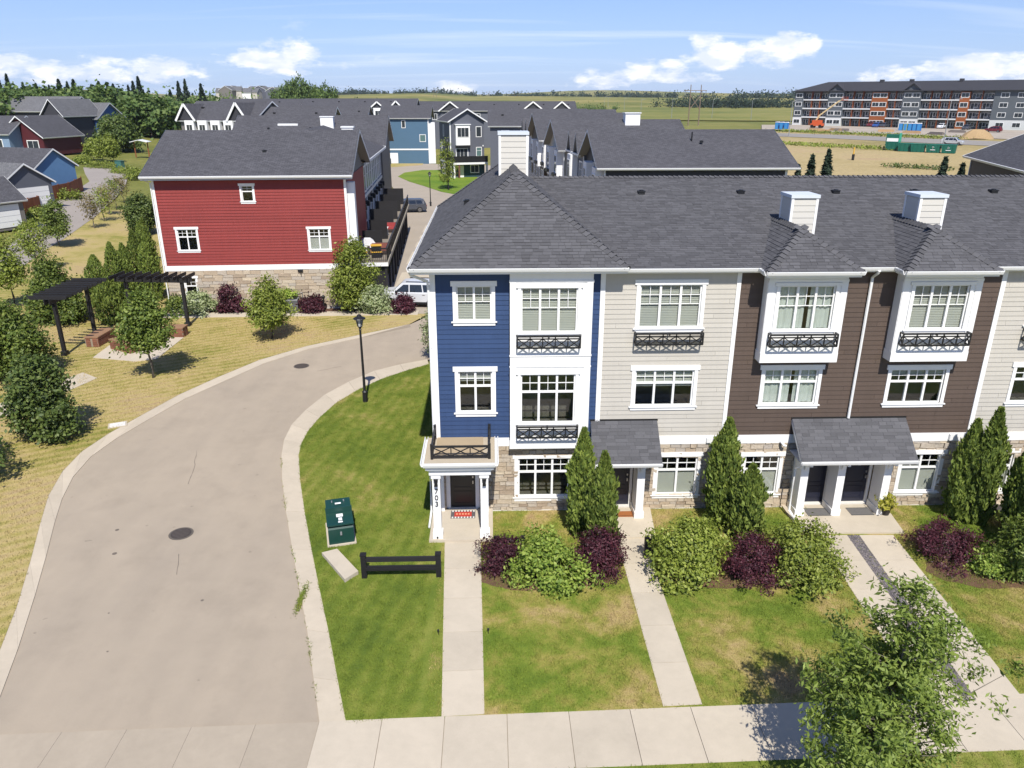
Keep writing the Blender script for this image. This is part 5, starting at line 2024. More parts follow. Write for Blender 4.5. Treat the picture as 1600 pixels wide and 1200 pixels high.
make_tree('island_tree', 'thin young tree on the far green island lawn', 'tree', tuple(G(699, 296)), 9.0, 2.6, 79, L_OLIVE, BARKG, .15, 'egg', 110, 30, .25, .55, .25, 30, None, r0=.08, inner=.2)
# ------------------------------------------------------------------ street furniture
def lamp_post(loc, h, label, s=1.0, group='black lantern lamp posts'):
    t = thing('street_lamp', label, 'lamp post', loc, 0, group)
    m = MB()
    prof = [(0, .13), (.5, .12), (.55, .14), (.62, .075), (1.2, .065), (h - .75, .052), (h - .7, .075), (h - .66, .05), (h - .58, .085), (h - .54, .085)]
    m.tube([(0, 0, z) for z, _ in prof], [q * s for _, q in prof], 12)
    m.build('post', BLACK, t, smooth=False)
    m = MB()
    b0, b1, r0, r1 = h - .54, h - .16, .11 * s, .19 * s
    n = 6
    for i in range(n):
        a = 2 * math.pi * i / n
        m.bar((r0 * math.cos(a), r0 * math.sin(a), b0), (r1 * math.cos(a), r1 * math.sin(a), b1), .022 * s)
    for rr, z in ((r0, b0), (r1, b1)):
        for i in range(n):
            a, c = 2 * math.pi * i / n, 2 * math.pi * (i + 1) / n
            m.bar((rr * math.cos(a), rr * math.sin(a), z), (rr * math.cos(c), rr * math.sin(c), z), .022 * s)
    m.build('lantern_cage', BLACK, t)
    m = MB()
    m.tube([(0, 0, b0 + .01), (0, 0, b1 - .01)], [r0 * .9, r1 * .9], 6)
    m.build('lantern_glass', M('frosted_lamp_glass', (0.45, 0.46, 0.46), 0.2, 0.05, 3, 0.02, 20, spec=0.6), t)
    m = MB()
    m.tube([(0, 0, b1), (0, 0, b1 + .04), (0, 0, b1 + .12), (0, 0, h + .03), (0, 0, h + .06)], [.30 * s, .27 * s, .12 * s, .10 * s, .03 * s], 14)
    m.tube([(0, 0, h + .05), (0, 0, h + .16)], [.02 * s, .008 * s], 6)
    m.build('lantern_roof', BLACK, t, smooth=False)
    return t


lamp_post(tuple(G(571, 628, .03)), 4.45, 'black lantern street lamp on the green corner lawn')
lamp_post(tuple(G(673, 322)), 4.6, 'black lantern street lamp standing in the back lane')
lamp_post(tuple(G(701, 297)), 8.2, 'black lamp post beside the thin tree on the island lawn', 1.1)

# transformer
p = G(533, 838, .04)
t = thing('transformer', 'dark green pad-mounted transformer on the corner lawn', 'transformer', (p.x, p.y, .04), R(14))
m = MB()
m.box(-.48, .48, -.62, .95, 0, .06)
m.build('pad', CONC, t)
m = MB()
m.prism([(-.55, .06), (-.55, .62), (-.40, .74), (.25, .78), (.28, .98), (.85, 1.02), (.88, .06)], -.42, .42, 'x')
o = m.build('cabinet', GREENBOX, t)
m = MB()
m.box(-.44, .44, -.57, .27, .755, .80)
m.build('lid', GREENBOX, t)
box('hinge_cover', t, GREENBOX, -.445, .445, .24, .30, .80, 1.0)
for (a, b, c, d) in ((-.10, .12, -.06, .14), (-.04, .08, -.30, -.12), (-.06, .09, -.44, -.36), (-.1, .1, .45, .55)):
    zt = .805 if b < .3 and d < .3 else 1.022
    box('warning_label', t, WHITE, a, b, c, d, zt, zt + .006)
box('padlock', t, GALV, -.03, .03, -.60, -.56, .40, .52)
for s in (-1, 1):
    box('lifting_eye', t, GALV, s * .2 - .02, s * .2 + .02, .6, .66, 1.02, 1.07)

# loose slab
a, b, c, d = (Vector(G(x, y, .1)[:2]) for x, y in ((503, 866), (527, 860), (560, 895), (539, 908)))
m = MB()
m.prism([tuple(a), tuple(b), tuple(c), tuple(d)], .04, .17, 'z')
tag(m.build('concrete_slab', CONC), 'loose pale concrete slab lying on the grass below the transformer', 'slab')

# low black rail fence by the walk
pl, pr = G(570, 902, .04), G(686, 898, .04)
t = thing('rail_fence', 'low black two-rail timber fence between transformer and porch walk', 'fence', tuple(pl))
L = (pr - pl).length
for xx in (0, L):
    box('post', t, BLACKW, xx - .08, xx + .08, -.08, .08, 0, .82)
    box('post_cap', t, BLACKW, xx - .095, xx + .095, -.095, .095, .82, .86)
for z in (.26, .58):
    box('rail', t, BLACKW, .08, L - .08, -.04, .04, z, z + .15)
box('rail', t, BLACKW, .08, L - .08, -.11, -.04, .30, .38)
# short black stub posts by the other walks
for (xx, yy, lab) in ((2.02, -3.05, 'short black stub fence at the porch walk, behind a barberry'), (6.95, -3.2, 'short black stub fence right of the second walk, by the round shrub')):
    t = thing('stub_fence', lab, 'fence', (xx, yy, .04), 0, 'stub fences hidden by shrubs')
    for q in (0, .9):
        box('post', t, BLACKW, q - .07, q + .07, -.07, .07, 0, .8)
    for z in (.26, .58):
        box('rail', t, BLACKW, .07, .83, -.035, .035, z, z + .14)

# path lights beside the walks
for (px_, py_, lab) in ((763, 990, 'tiny path light on the lawn edge beside the porch walk'), (685, 992, 'tiny path light left of the porch walk'), (684, 846, 'tiny path light at the left porch corner'), (757, 846, 'tiny path light at the right porch corner')):
    p = G(px_, py_, .04)
    t = thing('path_light', lab, 'path light', tuple(p), 0, 'path lights by the porch walk')
    MB().tube([(0, 0, -.02), (0, 0, .14)], .01, 6).build('stake', BLACK, t)
    MB().tube([(0, 0, .14), (0, 0, .17), (0, 0, .18)], [.03, .034, .012], 8).build('head', BLACK, t)

# mats and pot at the doors
t = thing('door_mat', 'red and white patterned doormat on the columned porch', 'doormat', (.86, -.42, .137))
box('mat', t, M('mat_charcoal', (0.10, 0.09, 0.09), 0.95, 0.1, 10, 0.3, 60), -.44, .44, -.27, .27, 0, .012)
box('mat_field', t, M('mat_red', (0.42, 0.045, 0.03), 0.95, 0.15, 12, 0.3, 60), -.31, .31, -.17, .17, .012, .02)
for i in range(8):
    for s in (-1, 1):
        box('mat_stripe', t, M('mat_white', (0.62, 0.6, 0.56), 0.95, 0.1, 10, 0.2, 60), -.40 + i * .108, -.345 + i * .108, s * .22 - .05, s * .22 + .05, .0125, .016)
for i in range(5):
    box('mat_mark', t, M('mat_orange', (0.62, 0.28, 0.16), 0.95, 0.1, 10, 0.2, 60), -.25 + i * .105, -.19 + i * .105, -.05, .06, .0205, .023)
t = thing('door_mat', 'small rust-brown coir doormat at the beige house door', 'doormat', (6.72, -.5, .102))
box('mat', t, M('coir', (0.30, 0.11, 0.035), 0.95, 0.15, 12, 0.3, 60), -.3, .3, -.19, .19, 0, .015)
box('border', t, M('coir_dark', (0.12, 0.05, 0.02), 0.95, 0.15, 12, 0.3, 60), -.26, .26, -.15, -.12, .015, .018)
for xx, lab in ((13.72, 'grey doormat before the brown house door beside the downspout extension'), (15.30, 'grey doormat before the brown house door beside the potted plant')):
    t = thing('door_mat', lab, 'doormat', (xx, -.55, .102), 0, 'grey mats at the paired doors')
    box('mat', t, M('mat_grey', (0.13, 0.125, 0.12), 0.95, 0.15, 12, 0.4, 60), -.42, .42, -.26, .26, 0, .013)
    for s in (-1, 1):
        box('border', t, M('mat_edge', (0.06, 0.06, 0.06), 0.9), -.42, .42, s * .25 - .012, s * .25 + .012, .013, .017)
pt = (16.12, -.72, .1)
t = thing('potted_plant', 'yellow-green potted plant at the corner of the paired porch', 'plant', pt)
MB().tube([(0, 0, 0), (0, 0, .34), (0, 0, .36)], [.15, .21, .23], 14).build('pot', M('dark_glazed_pot', (0.03, 0.028, 0.026), 0.4), t)
r = np.random.default_rng(71)
C_, P_, N_ = crown_points(r, lambda v: .30 * math.sin(math.pi * (.2 + .75 * v)), .3, .85, 50, 18, .07)
V_, Q_ = leaf_quads(P_, N_, .12, .5, r)
link('crown', np_mesh('crown', V_, Q_, m_leaf('leaf_gold', [(0.2, 0.22, 0.02), (0.38, 0.36, 0.04), (0.5, 0.45, 0.1)], 0.35)), t)

# ------------------------------------------------------------------ park furniture
def pergola(name, label, a, b, depth, h, n, posts=2):
    """Black pergola: two posts, a doubled beam and slats across."""
    a, b = Vector(a), Vector(b)
    d = (b - a)
    L = d.length
    t = thing(name, label, 'pergola', (a.x, a.y, a.z), math.atan2(d.y, d.x), 'black pergolas round the plaza')
    for i in range(posts):
        xx = .15 + (L - .3) * i / (posts - 1)
        box('post', t, BLACKW, xx - .095, xx + .095, -.095, .095, 0, h)
        box('post_base', t, BLACKW, xx - .16, xx + .16, -.16, .16, 0, .3)
    for s in (-.17, .13):
        box('beam', t, BLACKW, -.5, L + .5, s, s + .05, h - .12, h + .18)
    for i in range(n):
        xx = -.35 + (L + .7) * i / (n - 1)
        m = MB()
        m.prism([(-depth / 2, h + .24), (-depth / 2 + .12, h + .16), (depth / 2 - .12, h + .16), (depth / 2, h + .24), (depth / 2, h + .38), (-depth / 2, h + .38)], xx - .035, xx + .035, 'x')
        m.build('slat', BLACKW, t)
    return t


pergola('pergola', 'black pergola with close slats at the left side of the plaza', G(100, 557), G(152, 527), 2.2, 3.35, 9)
pergola('pergola', 'black pergola with open slats in front of the red house', G(205, 508), G(298, 510), 1.8, 3.1, 9)
BRICKM = M('red_brown_brick', (0.20, 0.085, 0.052), 0.9, 0.15, 3, 0.2, 40, rnd=0.2)


def brick_bench(px0, py0, px1, py1, w, h, label):
    a, b = G(px0, py0, .05), G(px1, py1, .05)
    d = b - a
    L = d.length
    t = thing('brick_bench', label, 'bench', (a.x, a.y, .05), math.atan2(d.y, d.x), 'brick block benches on the plaza')
    core = box('core', t, MORTAR, .01, L - .01, .01, w - .01, 0, h - .06)
    nz = 4
    hz = (h - .06) / nz
    for k in range(nz):
        xx = -(.25 if k % 2 else 0)
        while xx < L:
            s, e = max(0, xx), min(L, xx + .5)
            if e - s > .05:
                box('brick', t, BRICKM, s + .008, e - .008, -.012, .05, k * hz + .006, (k + 1) * hz - .006)
            xx += .5
        for xs in (-.012, L - .05):
            for j in range(2):
                box('brick', t, BRICKM, xs, xs + .062, j * w / 2 + .07, (j + 1) * w / 2 - .06, k * hz + .006, (k + 1) * hz - .006)
    box('cap', t, M('tan_capstone', (0.26, 0.15, 0.085), 0.9, 0.15, 3, 0.15, 30), -.03, L + .03, -.03, w + .03, h - .06, h)
    return t


brick_bench(155, 542, 180, 527, .8, .62, 'brick bench by the pergola foot at the plaza edge')
brick_bench(173, 545, 204, 553, .8, .62, 'brick bench angled in the middle of the plaza')
brick_bench(255, 527, 287, 527, .8, .62, 'brick bench on the plaza beneath the second pergola')
brick_bench(205, 527, 226, 522, .7, .55, 'brick bench behind the slender tree on the plaza')


# ------------------------------------------------------------------ vehicles
def wheel(par, x, y, r, w, side):
    m = MB()
    n = 20
    m.tube([(x, y - w / 2 * side, r), (x, y + w / 2 * side, r)], r, n)
    o = m.build('wheel', RUBBER, par)
    m = MB()
    m.tube([(x, y + w / 2 * side, r), (x, y + (w / 2 + .015) * side, r)], r * .66, n)
    m.build('rim', CHROME, o)
    m = MB()
    for k in range(5):
        a = 2 * math.pi * k / 5 + .3
        m.box(-.03, .03, -.012, .012, r * .16, r * .6, Matrix.Translation((x, y + (w / 2 + .018) * side, r)) @ Matrix.Rotation(a, 4, 'Y'))
    m.build('spokes', RUBBER, o)


def suv(loc, rz, paint, label, L=4.7, W_=1.9, H_=1.72, group=None, rails=True, detail=True):
    """Family SUV; nose towards local -x."""
    t = thing('parked_car', label, 'car', loc, rz, group)
    hl = L / 2
    prof = [(-hl, .42), (-hl + .02, .80), (-hl + .25, 1.0), (-hl + 1.15, 1.10), (hl - .35, 1.10), (hl - .04, .95), (hl, .50), (hl - .12, .30), (-hl + .12, .28)]
    m = MB()
    n = len(prof)
    for (yy, sc) in ((-W_ / 2, .97), (-W_ / 2 + .1, 1.0), (W_ / 2 - .1, 1.0), (W_ / 2, .97)):
        for x_, z_ in prof:
            m.v.append((x_ * (sc if abs(yy) > W_ / 2 - .01 else 1), yy, .28 + (z_ - .28) * (.94 if abs(yy) > W_ / 2 - .01 and z_ > .9 else 1)))
    for k in range(3):
        for i in range(n):
            j = (i + 1) % n
            m.f.append((k * n + i, k * n + j, (k + 1) * n + j, (k + 1) * n + i))
            m.uv.append(None)
    m.f += [tuple(range(n)), tuple(range(3 * n, 4 * n))]
    m.uv += [None, None]
    bd = m.build('body', paint, t)
    # cabin
    top = H_
    c = [(-hl + 1.05, 1.08), (-hl + 1.75, top - .06), (-hl + 2.2, top), (hl - .75, top - .02), (hl - .35, top - .14), (hl - .08, 1.08)]
    m = MB()
    n = len(c)
    for (yy, ins) in ((-W_ / 2 + .06, 0), (-W_ / 2 + .24, 1), (W_ / 2 - .24, 1), (W_ / 2 - .06, 0)):
        for x_, z_ in c:
            zz = z_ if ins else 1.07
            m.v.append((x_, yy if not ins else yy, zz if ins else 1.08))
    for k in range(3):
        for i in range(n - 1):
            m.f.append((k * n + i, k * n + i + 1, (k + 1) * n + i + 1, (k + 1) * n + i))
            m.uv.append(None)
    m.build('cabin', paint, t)
    # glazing laid on the cabin
    for s in (-1, 1):
        y0, y1 = s * (W_ / 2 - .07), s * (W_ / 2 - .215)
        gl = [(-hl + 1.30, -hl + 1.92, -hl + 2.30, -hl + 2.30), (-hl + 2.38, -hl + 2.38, -hl + 3.22, -hl + 3.30), (-hl + 3.38, -hl + 3.30, -hl + 3.95, -hl + 4.2)]
        for (a, b, cc, d) in gl:
            if d > hl - .1:
                d, cc = hl - .3, hl - .45
            zt = top - .14
            k = (zt - 1.08) / (top - 1.08)
            yt = y0 + (y1 - y0) * k
            m = MB()
            off = s * .012
            m.face([(a, y0 + off, 1.13), (d, y0 + off, 1.13), (cc, yt + off * 2, zt), (b, yt + off * 2, zt)])
            m.build('side_window', CARGLASS, t, fix=False)
    m = MB()
    a, b = Vector((-hl + 1.05, 0, 1.08)), Vector((-hl + 1.75, 0, top - .06))
    for (q0, q1, w0, w1, nm) in ((a.lerp(b, .1), a.lerp(b, .92), W_ / 2 - .2, W_ / 2 - .28, 'windscreen'),):
        nn = Vector((-(b - a).z, 0, (b - a).x)).normalized() * .014
        m.face([(q0.x + nn.x, -w0, q0.z + nn.z), (q0.x + nn.x, w0, q0.z + nn.z), (q1.x + nn.x, w1, q1.z + nn.z), (q1.x + nn.x, -w1, q1.z + nn.z)])
    m.build('windscreen', CARGLASS, t, fix=False)
    m = MB()
    a, b = Vector((hl - .08, 0, 1.08)), Vector((hl - .35, 0, top - .14))
    q0, q1 = a.lerp(b, .15), a.lerp(b, .95)
    m.face([(q0.x + .02, -W_ / 2 + .2, q0.z), (q0.x + .02, W_ / 2 - .2, q0.z), (q1.x + .02, W_ / 2 - .3, q1.z), (q1.x + .02, -W_ / 2 + .3, q1.z)])
    m.build('rear_window', CARGLASS, t, fix=False)
    for s in (-1, 1):
        box('headlight', t, CHROME, -hl - .01, -hl + .12, s * (W_ / 2 - .35) - .2, s * (W_ / 2 - .35) + .2, .72, .86)
        box('tail_light', t, M('tail_light_red', (0.35, 0.01, 0.01), 0.3), hl - .09, hl - .005, s * (W_ / 2 - .25) - .14, s * (W_ / 2 - .25) + .14, .78, .96)
        box('mirror', t, BLACK, -hl + 1.35, -hl + 1.52, s * (W_ / 2 + .05) - .09, s * (W_ / 2 + .05) + .09, 1.08, 1.24)
        box('sill_trim', t, RUBBER, -hl + .9, hl - .9, s * (W_ / 2 - .01) - .02, s * (W_ / 2 - .01) + .02, .26, .42)
        for dx in (.55, 1.6):
            box('door_handle', t, CHROME, -hl + 1.7 + dx, -hl + 1.88 + dx, s * (W_ / 2 + .005) - .02, s * (W_ / 2 + .005) + .02, .92, .96)
        if rails:
            box('roof_rail', t, BLACK, -hl + 2.1, hl - .6, s * (W_ / 2 - .3) - .025, s * (W_ / 2 - .3) + .025, top + .02, top + .07)
        for xx in (-hl + .92, hl - .95):
            wheel(t, xx, s * (W_ / 2 - .11), .36, .24, s)
    return t


CARWHITE = M('white_car_paint', (0.72, 0.73, 0.74), 0.25, 0.02, 2, 0.01, 20, spec=0.6)
CARGREY = M('gunmetal_car_paint', (0.055, 0.06, 0.075), 0.25, 0.02, 2, 0.01, 20, spec=0.6)
CARSILV = M('silver_car_paint', (0.42, 0.43, 0.45), 0.28, 0.02, 2, 0.01, 20, spec=0.6)
CARRED = M('dark_red_car_paint', (0.14, 0.015, 0.02), 0.3, 0.02, 2, 0.01, 20, spec=0.6)
suv((-3.75, 30.0, 0.02), R(-6), M('pale_silver_car_paint', (0.55, 0.56, 0.58), 0.25, 0.02, 2, 0.01, 20, spec=0.6), 'pale silver SUV with black roof rails parked beside the blue house corner', 4.9, 1.95, 1.78)
p = G(645, 331)
suv((p.x - .5, p.y, .02), R(8), CARGREY, 'dark grey SUV parked in the back lane beyond the decks', 4.7, 1.9, 1.7, None, False)
# ------------------------------------------------------------------ kit for houses further off
PANE = M('dark_window_pane', (0.035, 0.042, 0.048), 0.08, 0.1, 2, 0.02, 5, spec=0.7)
PANEG = M('greenish_window_pane', (0.10, 0.17, 0.16), 0.08, 0.1, 2, 0.02, 5, spec=0.7)
SOFFIT = M('grey_soffit', (0.20, 0.19, 0.18), 0.8)
FR_F = ID


def FR_R(X, Y=0):
    return Matrix.Translation((X, Y, 0)) @ Matrix.Rotation(R(90), 4, 'Z')


def FR_L(X, Y=0):
    return Matrix.Translation((X, Y, 0)) @ Matrix.Rotation(R(-90), 4, 'Z')


def FR_B(X=0, Y=0):
    return Matrix.Translation((X, Y, 0)) @ Matrix.Rotation(R(180), 4, 'Z')


def win2(par, x0, x1, z0, z1, y=0.0, fr=ID, cols=2, pane=None, trim=.11, bars=True, frame=None, proud=.05):
    """Plain window for houses further off: white surround, bars and panes."""
    m = MB()
    m.box(x0 - trim, x0, y - proud, y, z0 - trim, z1 + trim).box(x1, x1 + trim, y - proud, y, z0 - trim, z1 + trim)
    m.box(x0, x1, y - proud, y, z0 - trim, z0).box(x0, x1, y - proud, y, z1, z1 + trim)
    b = .05
    W_ = (x1 - x0) / cols
    for c in range(1, cols):
        m.box(x0 + c * W_ - b / 2, x0 + c * W_ + b / 2, y - proud + .01, y, z0, z1)
    if bars:
        m.box(x0, x1, y - proud + .012, y, z0 + (z1 - z0) * .62, z0 + (z1 - z0) * .62 + .045)
    w = m.build('window', frame or WHITE, par, fr)
    for c in range(cols):
        box('pane', w, pane or PANE, x0 + c * W_, x0 + (c + 1) * W_ - .001, y - .022, y - .002, z0, z1)
    return w


def gable_roof(par, x0, x1, y0, y1, ez, rz_, axis='x', over=.5, rake=.45, mat=None, fascia=None, name='roof', th=.16):
    """Pitched roof with thickness and white edge boards. axis: direction of the ridge."""
    mat = mat or ROOFM
    fascia = fascia or WHITE2
    if axis == 'x':
        a0, a1, b0, b1 = x0 - rake, x1 + rake, y0, y1
        P = lambda a, b, z: (a, b, z)
    else:
        a0, a1, b0, b1 = y0 - rake, y1 + rake, x0, x1
        P = lambda a, b, z: (b, a, z)
    mid = (b0 + b1) / 2
    k = (rz_ - ez) / (mid - b0)
    e0, e1 = b0 - over, b1 + over
    zz = ez - over * k
    sl = math.hypot(mid - e0, rz_ - zz)
    m = MB()
    for (eb, s) in ((e0, 1), (e1, -1)):
        m.face([P(a0, eb, zz), P(a1, eb, zz), P(a1, mid, rz_), P(a0, mid, rz_)], [(0, 0), (a1 - a0, 0), (a1 - a0, sl), (0, sl)])
    r = m.build(name, mat, par, fix=False)
    m = MB()
    m.face([P(a0, e0, zz - th), P(a1, e0, zz - th), P(a1, mid, rz_ - th), P(a0, mid, rz_ - th)])
    m.face([P(a0, e1, zz - th), P(a1, e1, zz - th), P(a1, mid, rz_ - th), P(a0, mid, rz_ - th)])
    m.build('soffit', SOFFIT, r, fix=False)
    m = MB()
    for eb, s in ((e0, -1), (e1, 1)):
        q = [P(a0, eb + s * .001, zz - th - .03), P(a1, eb + s * .001, zz - th - .03), P(a1, eb + s * .10, zz - .01), P(a0, eb + s * .10, zz - .01)]
        m.face(q)
        m.face([P(a0, eb, zz - .0), P(a1, eb, zz - .0), P(a1, eb + s * .10, zz - .01), P(a0, eb + s * .10, zz - .01)])
    for aa in (a0 - .012, a1 + .012):
        for eb in (e0, e1):
            m.face([P(aa, eb, zz - th - .05), P(aa, eb, zz + .03), P(aa, mid, rz_ + .03), P(aa, mid, rz_ - th - .05)])
    m.build('edge_board', fascia, r, fix=False)
    return r


def gable_walls(par, x0, x1, y0, y1, z0, ez, rz_, mat, axis='x', name='wall'):
    m = MB()
    m.box(x0, x1, y0, y1, z0, ez)
    if axis == 'x':
        ym = (y0 + y1) / 2
        for xx in (x0, x1):
            m.face([(xx, y0, ez), (xx, y1, ez), (xx, ym, rz_ - .05)])
    else:
        xm = (x0 + x1) / 2
        for yy in (y0, y1):
            m.face([(x0, yy, ez), (x1, yy, ez), (xm, yy, rz_ - .05)])
    return m.build(name, mat, par, fix=False)


def hip_roof(par, x0, x1, y0, y1, ez, rise, over=.5, mat=None, name='roof', fascia=None):
    e0, e1, f0, f1 = x0 - over, x1 + over, y0 - over, y1 + over
    hw = min(e1 - e0, f1 - f0) / 2
    z1 = ez + rise
    sl = math.hypot(hw, rise)
    m = MB()
    if e1 - e0 >= f1 - f0:
        ra, rb = (e0 + hw, (f0 + f1) / 2, z1), (e1 - hw, (f0 + f1) / 2, z1)
        L = e1 - e0
        for yy, fl in ((f0, 0), (f1, 1)):
            m.face([(e0, yy, ez), (e1, yy, ez), rb, ra], [(0, 0), (L, 0), (L - hw, sl), (hw, sl)])
        m.face([(e0, f0, ez), (e0, f1, ez), ra], [(0, 0), (2 * hw, 0), (hw, sl)])
        m.face([(e1, f0, ez), (e1, f1, ez), rb], [(0, 0), (2 * hw, 0), (hw, sl)])
    else:
        ra, rb = ((e0 + e1) / 2, f0 + hw, z1), ((e0 + e1) / 2, f1 - hw, z1)
        L = f1 - f0
        for xx in (e0, e1):
            m.face([(xx, f0, ez), (xx, f1, ez), rb, ra], [(0, 0), (L, 0), (L - hw, sl), (hw, sl)])
        m.face([(e0, f0, ez), (e1, f0, ez), ra], [(0, 0), (2 * hw, 0), (hw, sl)])
        m.face([(e0, f1, ez), (e1, f1, ez), rb], [(0, 0), (2 * hw, 0), (hw, sl)])
    r = m.build(name, mat or ROOFM, par, fix=False)
    m = MB()
    m.box(e0 - .08, e1 + .08, f0 - .08, f0, ez - .17, ez - .01).box(e0 - .08, e1 + .08, f1, f1 + .08, ez - .17, ez - .01)
    m.box(e0 - .08, e0, f0, f1, ez - .17, ez - .01).box(e1, e1 + .08, f0, f1, ez - .17, ez - .01)
    m.build('edge_board', fascia or WHITE2, r)
    m = MB()
    m.box(e0, e1, f0, f1, ez - .14, ez - .12)
    m.build('soffit', SOFFIT, r)
    return r


def steep_gable(par, xf, yc, w, ez, apex, back, wall, fr=None, proj=.55, win=True):
    """Narrow pointed gable on a row's street side (faces local -x), with its own little roof running back."""
    m = MB()
    y0, y1 = yc - w / 2, yc + w / 2
    xo = xf - proj
    m.face([(xo + .5, y0 + .25, ez), (xo + .5, y1 - .25, ez), (xo + .5, yc, apex - .3)])
    g = m.build('gable', wall, par, fix=False)
    m = MB()
    sl = math.hypot(w / 2, apex - ez + .25)
    for ya in (y0, y1):
        m.face([(xo, ya, ez - .25), (back, ya, ez - .25), (back, yc, apex), (xo, yc, apex)], [(0, 0), (back - xo, 0), (back - xo, sl), (0, sl)])
    m.build('gable_roof', ROOFM, par, fix=False)
    m = MB()
    for ya in (y0, y1):
        m.face([(xo, ya, ez - .40), (back, ya, ez - .40), (back, yc, apex - .15), (xo, yc, apex - .15)])
    m.build('gable_soffit', SOFFIT, par, fix=False)
    m = MB()
    for ya in (y0, y1):
        m.bar((xo - .02, ya, ez - .32), (xo - .02, yc, apex - .07), .05, .22)
    m.build('bargeboard', WHITE2, par)
    return g


# ------------------------------------------------------------------ the red end house and the row behind it
RG = 'townhouses of the row behind the red house'
RZ = R(3.0)


def red_house():
    t = thing('townhouse', 'brick-red end townhouse with stone base and three white-framed windows', 'house', (-20.62, 28.3, 0), RZ, RG)
    Wd, Dp = 12.75, 11.6
    wt, wl, wr = (5.78, 6.52, 7.62, 8.66), (1.15, 2.42, 4.35, 5.80), (10.0, 11.35, 4.28, 5.72)
    wg = (1.18, 1.92, .85, 2.42)
    siding(t, RED, 0, Wd, 3.30, 9.02, 0, [wt, wl, wr], .20, ID, .04)
    stonework(t, 0, Wd, .12, 2.93, 0, [wg], 91, ID, .19, .29, .45, 1.0)
    box('foundation', t, CONCW, 0, Wd, -.04, .14, -.1, .12)
    box('band_board', t, WHITE, -.02, Wd + .02, -.05, .13, 2.93, 3.30)
    for xx in (-.03, Wd - .13):
        box('corner_board', t, WHITE, xx, xx + .16, -.06, .05, 3.30, 9.02)
    window(t, *wt, 0, 1, 'transom', None, header=.16)
    window(t, *wl, 0, 2, 'transom', None)
    window(t, *wr, 0, 2, 'transom', 'shade')
    window(t, *wg, 0, 1, 'transom', None)
    m = MB()
    m.box(0, Wd, 1.5, Dp, -.1, 9.0)
    m.build('rear_body', RED, t)
    m = MB()
    m.box(.0, .14, .14, 1.5, -.1, 9.0).box(Wd - .14, Wd, .14, 1.5, -.1, 9.0)
    m.build('side_wall', RED, t)
    r = gable_roof(t, 0, Wd, 0, Dp, 9.62, 12.02, 'x', .62, .55)
    m = MB()
    for xx in (0.05, Wd - .05):
        m.face([(xx, 0, 9.0), (xx, Dp, 9.0), (xx, Dp / 2, 11.85)])
    m.build('gable_wall', GREIGE, t, fix=False)
    gutter(t, (-.55, -.60, 9.22), (Wd + .55, -.60, 9.22), (0, -1, 0))
    box('soffit', t, WHITE, -.5, Wd + .5, -.58, 0, 9.10, 9.14)
    vent(t, (7.0, 2.6, 10.74))
    # white corner return and bracket on the deck side
    box('side_trim', t, WHITE, Wd, Wd + .5, .25, 1.1, 3.3, 8.8)
    downspout(t, [(-.45, -.6, 9.2), (-.08, -.10, 8.9), (-.08, -.10, .3)], .045)
    # gas meter on the stone
    m = MB()
    m.tube([(8.9 - .2, -.12, .3), (8.9 - .2, -.12, 1.2), (8.9 + .25, -.12, 1.3), (8.9 + .25, -.12, .8)], .03, 6)
    m.box(5.9, 6.5, -.28, -.06, 1.1, 1.55).box(6.05, 6.3, -.3, -.06, .7, 1.1)
    m.build('gas_meter', GALV, t)
    m = MB()
    m.box(9.0, 9.35, -.12, -.05, 2.75, 2.9).tube([(9.2, -.15, 2.85), (9.2, -.15, 2.55)], .03, 6)
    m.build('vent_hood', BLACK, t)
    return t


red_house()
RM = Matrix.Translation((-20.62, 28.3, 0)) @ Matrix.Rotation(RZ, 4, 'Z')


def RL(x, y, z=0.0):
    return RM @ Vector((x, y, z))


